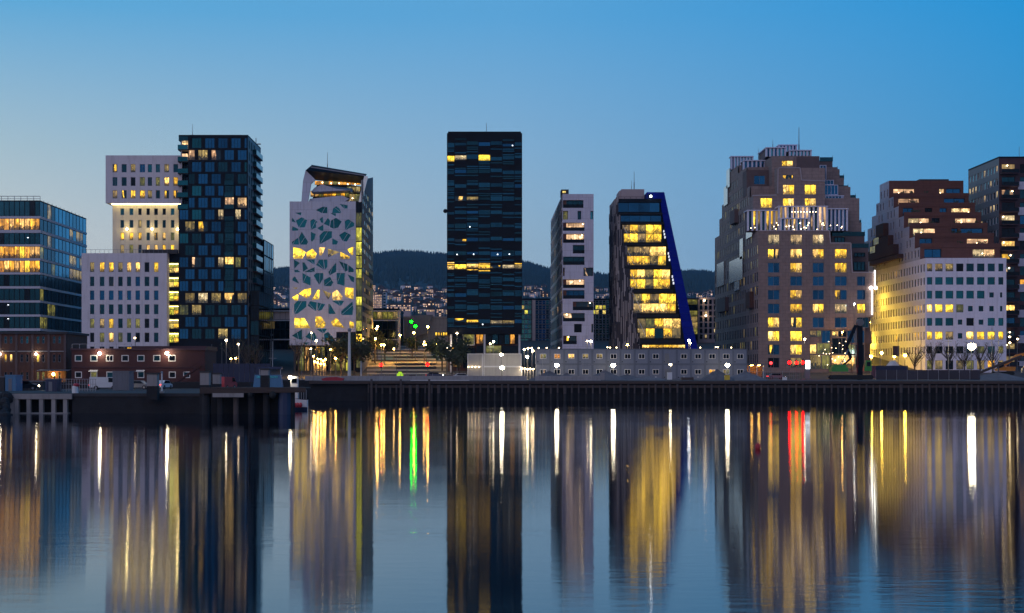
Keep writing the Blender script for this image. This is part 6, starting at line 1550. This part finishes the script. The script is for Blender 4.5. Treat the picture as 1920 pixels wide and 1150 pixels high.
car_proto('pale car between black tower foot and containers', 'white_paint', (X(866, 360), 360, GZ), .1, True)
car_proto('grey car in front of the lobby of the brown tower', 'grey_paint', (X(1455, 366), 366, GZ), .1, True)
# lit shelter between cabins and red signals
xa, xb = X(1402, 350), X(1432, 350); t = thing('shelter', 'amber lit open shelter right of the site cabins', 'shelter', ((xa + xb) / 2, 350, GZ))
MB().box(xa, xb, 349, 352, GZ + 3.4, GZ + 3.65).build('roof', M['grey_paint'], t); MB().box(xa + .1, xb - .1, 351.7, 351.9, GZ, GZ + 3.39).build('back_wall', M['old_brick'], t)
for xx in (xa + .1, (xa + xb) / 2, xb - .35): MB().box(xx, xx + .25, 349.1, 349.35, GZ, GZ + 3.39).build('column', M['pole_white'], t)
for xx in (xa + 1.0, xb - 1.1): MB().box(xx - .3, xx + .3, 350, 350.4, GZ + 3.3, GZ + 3.39).build('ceiling_light', M['lamp_warm'], t)
# drilling rig
x, y = X(1612, 330), 330.0
t = thing('drilling_rig', 'green drilling rig with tall dark mast before the brown tower', 'drilling rig', (x, y, GZ))
MB().box(x - .55, x + .55, y - .5, y + .5, GZ, Z(606, y)).build('mast', M['black_clad'], t)
MB().tube((x, y - .6, Z(605, y)), (x, y + .6, Z(605, y)), .8, n=16).tube((x, y - .65, Z(605, y)), (x, y + .65, Z(605, y)), .3, n=10).build('sheave', M['pole_metal'], t)
MB().beam((x - .9, y, Z(610, y)), (x - 3.0, y, Z(650, y)), .7, .7).beam((x - 3.0, y, Z(650, y)), (x - 2.0, y, Z(672, y)), .6, .6).beam((x - 2.0, y, Z(672, y)), (x - 4.4, y, Z(690, y)), .4, .4).build('boom', M['black_clad'], t)
MB().beam((x - 2.6, y - .4, Z(655, y)), (x - 4.6, y - .4, Z(690, y)), .16, .16).build('hydraulic_ram', M['lightblue_paint'], t)
MB().box(x - 6.5, x - 2.8, y - 1, y + 1.4, Z(697, y), Z(689, y)).box(x - 6.2, x - 3.2, y - .9, y + 1.2, Z(689, y) + .01, Z(684, y)).build('engine_deck', M['green_paint'], t)
MB().prism([(x + .8, Z(696, y)), (x + 2.5, Z(696, y)), (x + 2.4, Z(676, y)), (x + 1.3, Z(676, y))], y - .8, y + .9).build('cab', M['green_paint'], t)
MB().box(x + 1.4, x + 2.2, y - .85, y - .8, Z(687, y), Z(679, y)).build('cab_window', M['glass_black'], t)
for s in (-1.1, 1.1):
    m = MB().prism([(x - 6.4, GZ + .1), (x + 2.4, GZ + .1), (x + 2.8, GZ + .6), (x + 2.4, GZ + 1.1), (x - 6.4, GZ + 1.1), (x - 6.8, GZ + .6)], y + s - .35, y + s + .35); m.build('track', M['tyre'], t)
# excavator
x, y = X(1880, 330), 330.0
t = thing('excavator', 'yellow excavator on a spoil heap at the right edge', 'excavator', (x, y, GZ + 1.0))
z = GZ + 1.0
for s in (-1.1, 1.1): MB().prism([(x - 1.9, z + .05), (x + 1.9, z + .05), (x + 2.2, z + .45), (x + 1.9, z + .9), (x - 1.9, z + .9), (x - 2.2, z + .45)], y + s - .35, y + s + .35).build('track', M['tyre'], t)
MB().prism([(x - 1.4, z + 1.0), (x + 2.4, z + 1.0), (x + 2.5, z + 1.9), (x + .2, z + 2.0), (x - 1.4, z + 1.5)], y - 1.2, y + 1.2).build('body', M['orange_paint'], t)
MB().prism([(x - 1.4, z + 1.55), (x - .1, z + 2.02), (x - .1, z + 3.0), (x - 1.1, z + 3.0)], y - 1.15, y - .1).build('cab', M['glass_black'], t)
MB().beam((x - .3, y + .4, z + 1.8), (x + 3.4, y + .4, z + 4.4), .5, .7).beam((x + 3.4, y + .4, z + 4.4), (x + 7.0, y + .4, z + 5.2), .45, .6).build('boom', M['orange_paint'], t)
MB().beam((x + 6.4, y + .4, z + 5.1), (x + 5.0, y + .4, z + 1.6), .4, .5).build('stick', M['orange_paint'], t)
MB().prism([(x + 4.3, z + .6), (x + 5.3, z + .5), (x + 5.5, z + 1.7), (x + 4.6, z + 1.7)], y, y + .9).build('bucket', M['pole_metal'], t)
# conveyor left of the excavator
x = X(1850, 326); t = thing('conveyor', 'long slanted conveyor arm left of the yellow excavator', 'conveyor', (x, 326, GZ))
MB().beam((X(1836, 326), 326, GZ + 1.6), (X(1915, 326), 326, Z(668, 326)), .9, .5).build('belt', M['timber'], t)
for px in (1842, 1872): MB().beam((X(px, 326), 326, GZ), (X(px, 326), 326, GZ + 1.9 + (px - 1836) * .035), .25, .25).build('leg', M['pole_metal'], t)
MB().box(X(1838, 326), X(1856, 326), 325, 328, GZ + .6, GZ + 1.5).build('hopper', M['gravel'], t)
# market tent with blue sides
x = X(1676, 340); t = thing('blue_tent', 'blue covered stall with pale peaked roof by the yellow lamps', 'tent', (x, 340, GZ))
MB().box(X(1640, 340), X(1700, 340), 339, 343, GZ + .3, Z(686, 340)).build('side_cloth', M['tarp_blue'], t)
MB().prism([(X(1668, 340), Z(686, 340)), (X(1684, 340), Z(686, 340)), (X(1676, 340), Z(676.5, 340))], 338.8, 343).build('roof_cloth', M['white_paint'], t)
# ================================================================== timber quay front
t = thing('timber_quay', 'long timber fender quay on close set piles under the site', 'quay', (X(1250, QF), QF, 0))
MB().box(ql, X(1960, QF), QF - .3, QF + .6, GZ - .5, GZ + .02).build('kerb_beam', M['timber'], t)
MB().box(X(690, QF), X(1960, QF), QF - .55, QF - .31, GZ - 1.25, GZ - .8).build('waling_beam', M['timber'], t)
for i, px in enumerate([692 + k * 13.1 for k in range(96)]):
    w_ = RB.uniform(.14, .2); x = X(px + RB.uniform(-1, 1), QF)
    if RB.random() < .06: w_ = .3
    put('pile', MESH.setdefault(('pile', round(w_, 2)), MB().tube((0, 0, 1.75), (0, 0, 3.3), round(w_, 2), round(w_, 2), 8).tube((0, 0, -3), (0, 0, 1.748), round(w_, 2) * 1.02, round(w_, 2) * 1.02, 8, 1).mesh('pile', [M['pile_wood'], M['wet_wood']])), t, (x, QF - .75, -.4 + RB.uniform(0, .25)))
MB().box(X(770, 290), X(880, 290), 289, 289.4, GZ + .02, GZ + .16).build('pale_kerb', M['pole_white'], t)
# ladder-like fenders on the left part of the quay
for px in (697, 752, 805): MB().beam((X(px, QF), QF - .6, -1), (X(px, QF), QF - .6, GZ + .4), .4, .4).build('fender_post', M['pile_wood'], t)
o = MB().prism([(X(605, 296), GZ + .0), (X(642, 296), GZ), (X(645, 296), GZ + .45), (X(630, 296), GZ + .75), (X(612, 296), GZ + .65), (X(602, 296), GZ + .35)], 296, 298).build('upturned_boat', M['red_paint'], None, (X(622, 296), 296, GZ)); tag(o, 'red upturned boat lying on the quay below the shard tower', 'boat')

# ================================================================== old brick building and red house, left
Y = 262.0; xa, xb = X(-70, Y), X(124, Y); z0_, z1_ = GZ - .3, Z(626, Y)
t = thing('brick_building', 'old dark brick building with two rows of small arched windows', 'building', ((xa + xb) / 2, Y, GZ))
hs = []; ms = []
for j, (ya, yb_) in enumerate(((630, 644), (664, 679), (697, 712))):
    for k in range(19):
        px = -64 + k * 10.1 + 1.4
        hs.append((X(px, Y) - xa, X(px + 4.8, Y) - xa, Z(yb_, Y) - z0_, Z(ya, Y) - z0_))
        ms.append('lit_bright' if j == 1 and k in (6, 13) else 'lit_yellow' if j == 1 and k in (7, 8) else 'lit_olive' if j == 2 and R.random() < .3 else pick(('glass_deep', 2), ('glass_teal', 1)) if j == 0 else 'glass_black')
facade('wall', t, (xa, Y, z0_), FR, xb - xa, z1_ - z0_, hs, .15, M['old_brick'])
for h, m in zip(hs, ms):
    window(t, (xa, Y, z0_), FR, h, m, 'grey_frame', .1, 1, 2, t=.05)
    if z0_ + h[3] > 0: MB().prism([(xa + h[0] - .06, z0_ + h[3] - .1), (xa + h[1] + .06, z0_ + h[3] - .1), (xa + h[1], z0_ + h[3] + .1), ((2 * xa + h[0] + h[1]) / 2, z0_ + h[3] + .16), (xa + h[0], z0_ + h[3] + .1)], Y - .04, Y + .06).build('arch', M['rust_clad'], t)
MB().box(xa, xb, Y + .2, Y + 14, z0_, z1_ - .05).build('core', M['old_brick'], t)
MB().box(xa - .3, xb + .3, Y - .35, Y + 14.3, z1_ - .04, z1_ + .35).build('roof', M['roof_dark'], t)
for k in range(7): MB().box(X(-60 + k * 30.3, Y) - .2, X(-60 + k * 30.3, Y) + .2, Y - .12, Y - .01, z0_, z1_ - .05).build('pilaster', M['dark_brick'], t)
MB().box(xa, xb, Y - .1, Y - .01, Z(660, Y), Z(658, Y)).build('string_course', M['concrete'], t)
for px, py, lab in ((0, 664, 'bright wall lamp at the left picture edge on the brick building'), (67.5, 664, 'bright wall lamp over a lit arched window of the brick building')):
    o = MB().ball((X(px, Y - .4), Y - .4, Z(py, Y - .4)), .2, 0, 8, 5).beam((X(px, Y - .4), Y - .4, Z(py, Y - .4)), (X(px, Y), Y, Z(py, Y)), .07, .07).build('wall_lamp', M['lamp_white'], None, (X(px, Y - .4), Y - .4, Z(py, Y))); tag(o, lab, 'lamp', 'wall lamps of the brick building')
o = MB().ball((X(100, Y - 1), Y - 1, Z(702, Y)), .26, 0, 8, 5).beam((X(100, Y - 1), Y - 1, Z(702, Y)), (X(100, Y), Y, Z(701, Y)), .07, .07).build('wall_lamp', M['lamp_warm'], None, (X(100, Y - 1), Y - 1, Z(702, Y))); tag(o, 'amber lamp under the lean-to awning of the brick building', 'lamp')
o = MB().prismx([(Y - 2.4, Z(696, Y)), (Y - .03, Z(694, Y)), (Y - .03, Z(693, Y))], X(74, Y), X(134, Y)).build('awning', M['grey_paint'], None, (X(104, Y), Y - 1, Z(695, Y))); tag(o, 'pale lean-to awning between brick building and red house', 'awning')
# red house
Y = 255.0; xa, xb = X(134, Y), X(384, Y); z0_, z1_ = GZ - .3, Z(657, Y)
t = thing('red_house', 'long dark red wooden house with white framed windows', 'building', ((xa + xb) / 2, Y, GZ))
hs = []
for px in (147, 176, 205.5, 234.5, 264, 294, 322.5): hs.append((X(px - 6.8, Y) - xa, X(px + 6.8, Y) - xa, Z(678, Y) - z0_, Z(666, Y) - z0_))
for px in (147, 176, 206, 264, 323, 350): hs.append((X(px - 6.5, Y) - xa, X(px + 6.5, Y) - xa, Z(709, Y) - z0_, Z(697, Y) - z0_))
facade('wall', t, (xa, Y, z0_), FR, xb - xa, z1_ - z0_, hs, .18, M['red_wood'])
for k, h in enumerate(hs): window(t, (xa, Y, z0_), FR, h, 'lit_olive' if k in (8,) else pick(('glass_black', 2), ('glass_deep', 2)), 'white_frame', .06, 2 if k == 2 else 1, 1, t=.13)
MB().box(xa, xb, Y + .25, Y + 11, z0_, z1_).build('core', M['red_wood'], t)
r_ = MB().box(xa - .2, xb + .2, Y - .25, Y + 11, z1_ + .005, z1_ + .3).box(X(246, Y), xb + .2, Y + .5, Y + 10.8, z1_ + .3, Z(649, Y)); rf_o = r_.build('roof', M['maroon_clad'], t)
for k in range(9):
    xx = xa + (X(246, Y) - xa) * k / 8; MB().box(xx, xx + .06, Y + .2, Y + .26, z1_ + .3, z1_ + 1.1).build('rail_post', M['rail_metal'], rf_o)
MB().box(xa, X(246, Y), Y + .2, Y + .26, z1_ + 1.05, z1_ + 1.11).build('rail', M['rail_metal'], rf_o)
MB().box(X(218, Y), X(244, Y), Y + 3, Y + 6, z1_ + .31, Z(649.5, Y)).build('roof_cabin', M['roof_dark'], t)
window(t, (X(230, Y), Y + 3, Z(656, Y)), FR, (0, .9, 0, .55), 'lit_yellow', 'dark_frame', -.05, 2, dep=.03)
MB().box(xa, xb, Y - .08, Y - .01, Z(689.5, Y), Z(688, Y)).build('string_board', M['maroon_clad'], t)
for px in (176, 264): MB().prismx([(Y - .8, Z(697, Y)), (Y - .02, Z(694.5, Y)), (Y - .02, Z(694, Y))], X(px - 8, Y), X(px + 8, Y)).build('window_awning', M['white_paint'], t)
for px, lab in ((187, 'left flood lamp on the front of the red house'), (313, 'right flood lamp on the front of the red house')):
    o = MB().ball((X(px, Y - .9), Y - .9, Z(663, Y - .9)), .27, 0, 10, 6).beam((X(px, Y - .9), Y - .9, Z(663, Y - .9)), (X(px, Y), Y, Z(661, Y)), .07, .07).build('wall_lamp', M['lamp_hot'], None, (X(px, Y - .9), Y - .9, Z(663, Y))); tag(o, lab, 'lamp', 'flood lamps of the red house')
# outside stair at its right end
st_ = thing('outside_stair', 'dark red outside stair climbing along the right end of the red house', 'stairs', (X(358, 252), 252, GZ))
for k in range(12):
    f = k / 12; px = 334 + 46 * f; put('step', MESH.setdefault('step', MB().box(-.22, .22, -.6, .6, -.03, .03).mesh('step', [M['maroon_clad']])), st_, (X(px, 252), 252, Z(716 - 32 * f, 252)))
for yy in (251.3, 252.7):
    MB().beam((X(333, 252), yy, Z(716, 252)), (X(381, 252), yy, Z(683, 252)), .12, .25).build('stringer', M['red_wood'], st_); MB().beam((X(333, 252), yy, Z(706, 252)), (X(381, 252), yy, Z(673, 252)), .08, .08).build('handrail', M['red_wood'], st_)
# dark blue hoarding
t = thing('hoarding', 'dark blue hoarding of upright panels right of the red house', 'fence', (X(440, 248), 248, GZ))
for k in range(11): put('panel', MESH.setdefault('hoard', MB().box(-.42, .42, -.05, .05, 0, 3.2).mesh('panel', [M['blue_clad' if False else 'tarp_blue']])), t, (X(396, 248) + .9 * k, 252 + RB.uniform(-.03, .03), GZ - .05))
# ================================================================== left pier
Yp = 190.0; xa, xb = X(-80, Yp), X(392, Yp)
o = MB().box(xa, xb, Yp, 250.0, PZ - .4, PZ).build('pier_deck', M['dark_concrete'], None, (xa, Yp, PZ)); tag(o, kind='structure')
o = MB().box(X(135, Yp), xb, Yp + .1, Yp + .5, -3, PZ - .41).build('pier_wall', M['rock'], None, (xa, Yp, 0)); tag(o, kind='structure')
t = thing('concrete_pier', 'weathered concrete pier front with square columns and dark bays', 'pier', (X(80, Yp), Yp, 0))
MB().box(X(18, Yp), X(136, Yp), Yp - .35, Yp - .01, PZ - .75, PZ - .05).build('edge_beam', M['concrete'], t)
for px in (24, 32, 54.5, 78, 101, 123): MB().box(X(px - 3.7, Yp), X(px + 3.7, Yp), Yp - .25, Yp + .4, -2, PZ - .76).build('column', M['concrete'], t)
MB().box(X(18, Yp), X(136, Yp), Yp + 3, Yp + 3.3, -2, PZ - .5).build('back_wall', M['rock'], t)
MB().box(X(22, Yp), X(130, Yp), Yp - .5, Yp + .6, -.6, .12).build('ledge', M['concrete'], t)
rb = MB(); rr = random.Random(9)
for k in range(90):
    px = rr.uniform(-70, 22); yy = rr.uniform(182, 190); zz = -.3 + (yy - 182) / 8 * 2.3 + rr.uniform(-.3, .3); r_ = rr.uniform(.3, .8)
    b0_ = len(rb.v); rb.ball((X(px, yy), yy, zz), r_, 0, 6, 4)
    rb.v[b0_:] = [(a + .25 * r_ * mnoise.noise(Vector((a * 3, b * 3, c * 3))), b + .25 * r_ * mnoise.noise(Vector((b * 3, c * 3, a * 3))), c + .2 * r_ * mnoise.noise(Vector((c * 3, a * 3, b * 3)))) for a, b, c in rb.v[b0_:]]
tag(rb.build('boulders', M['rock']), kind='stuff')
def shed(pa, pb, ya, Y, dep, mat, label, name='shed', cat='shed', ribs=0, rmat='grey_paint'):
    xa, xb = X(pa, Y), X(pb, Y); t = thing(name, label, cat, ((xa + xb) / 2, Y, PZ)); z1_ = Z(ya, Y)
    m = MB().box(xa, xb, Y, Y + dep, PZ, z1_)
    m.build('body', M[mat], t); MB().box(xa - .1, xb + .1, Y - .1, Y + dep + .1, z1_ + .005, z1_ + .14).build('roof', M[rmat], t)
    for k in range(ribs): MB().box(xa + (xb - xa) * (k + .4) / ribs, xa + (xb - xa) * (k + .6) / ribs, Y - .05, Y - .002, PZ + .1, z1_ - .1).build('rib', M[mat], t)
    MB().box(xa + (xb - xa) * .3, xa + (xb - xa) * .62, Y - .06 if ribs else Y - .04, Y - .003 if not ribs else Y - .052, PZ + .05, PZ + (z1_ - PZ) * .82).build('door', M['grey_paint'], t)
shed(10, 30, 705, 214, 3, 'lightblue_paint', 'small light blue container shed near the left picture edge', ribs=4, rmat='lightblue_paint'); shed(-14, 8, 708, 216, 3, 'dark_concrete', 'dark low shed cut by the left picture edge')
shed(85, 106, 712, 208, 2.5, 'blue_paint', 'dark blue box container left of the pier railing', 'box_container', 'container', 3, 'grey_paint'); shed(211, 242, 697.5, 222, 3, 'grey_paint', 'tall grey ribbed shed in front of the red house', ribs=6)
shed(53, 80, 716, 226, 3, 'dark_concrete', 'low dark shed between blue shed and blue container')
t = thing('pier_railing', 'pale metal railing along the pier right of the blue container', 'railing', (X(145, 210), 210, PZ))
for k in range(15): MB().box(X(109 + k * 5, 210) - .03, X(109 + k * 5, 210) + .03, 210, 210.06, PZ, PZ + 1.75).build('post', M['rail_metal'], t)
for zz in (.3, 1.0, 1.72): MB().box(X(108, 210), X(181, 210), 209.97, 210.02, PZ + zz, PZ + zz + .06).build('rail', M['rail_metal'], t)
x = X(141, 192); t = thing('mooring_bollard', 'white mooring post with red cap at the pier edge', 'bollard', (x, 192, PZ)); MB().tube((x, 192, PZ), (x, 192, PZ + .95), .42, .38, 12).build('post', M['white_paint'], t); MB().ball((x + .15, 192, PZ + 1.05), .45, 0, 10, 6, .6).build('cap', M['red_paint'], t)
def pillar(px, w, ya, ymid, yb_, Y, label, top='concrete'):
    x = X(px, Y); ww = w * Y / F / 2; t = thing('pier_pillar', label, 'pillar', (x, Y, Z(yb_, Y)), 'pillars on the pier')
    MB().box(x - ww, x + ww, Y - ww, Y + ww, Z(ymid, Y), Z(ya, Y)).build('shaft', M[top], t); MB().box(x - ww * 1.15, x + ww * 1.15, Y - ww * 1.15, Y + ww * 1.15, Z(ya, Y) + .005, Z(ya, Y) + .2).build('cap', M['dark_concrete'], t)
    MB().box(x - ww * 1.05, x + ww * 1.05, Y - ww * 1.05, Y + ww * 1.05, Z(yb_, Y), Z(ymid, Y) - .005).build('base', M['rock'], t)
pillar(287, 19, 702, 724, 750, 189, 'beige pillar standing on the pier before the red house door'); pillar(385, 17, 699, 722, 790, 186, 'pillar where pier and timber jetty meet'); pillar(497, 15, 694, 704, 727, 187, 'grey pillar with dark band on the timber jetty', 'concrete'); pillar(407, 14, 702, 720, 728, 190, 'pale box pillar on the timber jetty beside the red van', 'concrete')
pole(303.5, 700, 192, 'short white post right of the beige pillar on the pier', .14, 'white_paint', PZ, 'marker_post')
# timber jetty
Yj = 185.0; t = thing('timber_jetty', 'dark timber jetty on heavy posts jutting right from the pier', 'jetty', (X(480, Yj), Yj, 0)); JZ = Z(727, Yj)
for k in range(20):
    a, b = 376 + k * 9.9, 376 + (k + 1) * 9.9 - .5
    put('plank', MESH.setdefault('plank', MB().box(-.325, .325, -.02, 5, -.06, .06).mesh('plank', [M['timber']])), t, (X((a + b) / 2, Yj), Yj, JZ - .06 + RB.uniform(0, .04)))
MB().beam((X(376, Yj), Yj - .2, JZ - .45), (X(574, Yj), Yj - .2, JZ - .3), .35, .6).build('edge_beam', M['timber'], t); MB().beam((X(400, Yj), Yj - .45, JZ - .95), (X(458, Yj), Yj - .45, JZ - .95), .25, .5).build('fender_beam', M['concrete'], t)
for px, w_, m in ((384, .5, 'rock'), (412, .4, 'rock'), (441, .35, 'pile_wood'), (470, .4, 'rock'), (498, .4, 'rock'), (533, .85, 'blue_paint'), (546, .3, 'rock')): MB().tube((X(px, Yj), Yj + .6, -3), (X(px, Yj), Yj + .6, JZ - .2), w_, n=10).build('pile', M[m], t)
MB().box(X(380, Yj), X(545, Yj), Yj + 4, Yj + 4.3, -2, JZ - .2).build('back_boards', M['rock'], t)
for px, rr_ in ((512, 1.2), (470, .8)): MB().ball((X(px, Yj), Yj - .3, JZ - .9), .4 * rr_, 0, 8, 5).build('tyre_fender', M['tyre'], t)
# boats
def boat(px0, px1, Y, label, hullm, upm, zk=.55, cab=None, name='motor_boat', flip=False):
    xa, xb = X(px0, Y), X(px1, Y); L_ = xb - xa; t = thing(name, label, 'boat', ((xa + xb) / 2, Y, 0), 'boats behind the jetty')
    m = MB(); n = 10; rings = []
    for i in range(n + 1):
        f = i / n; g = 1 - f if flip else f; bw = L_ * .16 * (1 - max(0, (g - .55) / .45) ** 2 * .95); sh_ = 1.5 + .7 * g ** 2; x = xa + L_ * f
        rings.append([(x, Y - bw, sh_), (x, Y - bw * .95, .5), (x, Y - bw * .5, -.4), (x, Y, -.6), (x, Y + bw * .5, -.4), (x, Y + bw * .95, .5), (x, Y + bw, sh_)])
    for i in range(n):
        for j in range(6):
            m.poly([rings[i][j], rings[i + 1][j], rings[i + 1][j + 1], rings[i][j + 1]][::-1], 0 if j in (0, 5) else 1)
        m.poly([rings[i][0], rings[i][6], rings[i + 1][6], rings[i + 1][0]], 2)
    m.poly(rings[0], 0); m.poly(rings[-1][::-1], 0)
    m.build('hull', [M[hullm], M['blue_paint'], M['timber']], t)
    return t, xa, xb, L_
t, xa, xb, L_ = boat(456, 545, 226, 'white and blue cabin boat moored behind the timber jetty', 'blue_paint', 'white_paint')
MB().prism([(xa + L_ * .2, 1.55), (xa + L_ * .85, 1.6), (xa + L_ * .8, Z(703, 226)), (xa + L_ * .26, Z(703, 226))], 225.1, 226.9).build('cabin', M['lightblue_paint'], t)
MB().box(xa + L_ * .33, xa + L_ * .82, 225, 227, Z(692.5, 226), Z(688, 226)).build('canopy', M['blue_paint'], t)
for f in (.36, .55, .8): MB().tube((xa + L_ * f, 225.2, Z(703, 226)), (xa + L_ * f, 225.2, Z(692, 226)), .06, n=6).build('canopy_post', M['rail_metal'], t)
MB().tube((xa + L_ * .62, 226, Z(688, 226)), (xa + L_ * .62, 226, Z(640, 226)), .07, .04, 7).beam((xa + L_ * .54, 226, Z(672, 226)), (xa + L_ * .7, 226, Z(672, 226)), .06, .06).build('mast', M['rail_metal'], t)
MB().box(xa + L_ * .3, xa + L_ * .75, 225.05, 225.09, Z(709, 226), Z(705, 226)).build('window', M['glass_sky'], t)
t, xa, xb, L_ = boat(532, 577, 204, 'small work boat with a glaring yellow deck light beside the jetty end', 'white_paint', 'white_paint', flip=True)
MB().box(xa + L_ * .3, xa + L_ * .6, 203.5, 204.5, 1.7, Z(706, 204)).build('wheelhouse', M['white_paint'], t)
MB().box(xa + L_ * .34, xa + L_ * .56, 203.44, 203.49, Z(718, 204), Z(710, 204)).build('window', M['glass_black'], t)
MB().ball((xa + L_ * .3, 203.2, Z(708, 204)), .26, 0, 8, 5).build('deck_light', M['lamp_white'], t)
for k, f in enumerate((.5, .62, .74)): MB().ball((xa + L_ * f, 202.9, .8), .28, 0, 8, 6, 1.3).build('fender', M['red_paint'], t)
for f in (.65, .75, .85, .95): MB().tube((xa + L_ * f, 203.6, 1.6), (xa + L_ * f, 203.6, 2.9), .04, n=5).build('rail_post', M['rail_metal'], t)
# thin masts of moored boats by the hoarding
for px, ya, lab in ((397, 648, 'leaning blue mast above the outside stair'), (416, 655, 'thin mast left of the white street lamp'), (449, 640, 'thin dark mast right of the orange lit tree'), (507, 640, 'thin mast at the podium corner of the blue tower')):
    pole(px, ya, 290 if px != 507 else 300, lab, .06, 'pole_metal', 0 if px == 507 else GZ, 'mast')
# red buoy on the water
Yb_ = CZ * F / (843 - HY); x = X(1421, Yb_)
t = thing('buoy', 'small red buoy floating alone on the calm water', 'buoy', (x, Yb_, 0))
MB().ball((x, Yb_, .18), .21, 0, 14, 10, 1.25).build('float', M['red_paint'], t); MB().tube((x, Yb_, .4), (x, Yb_, .52), .05, n=8).build('ring', M['pole_metal'], t)
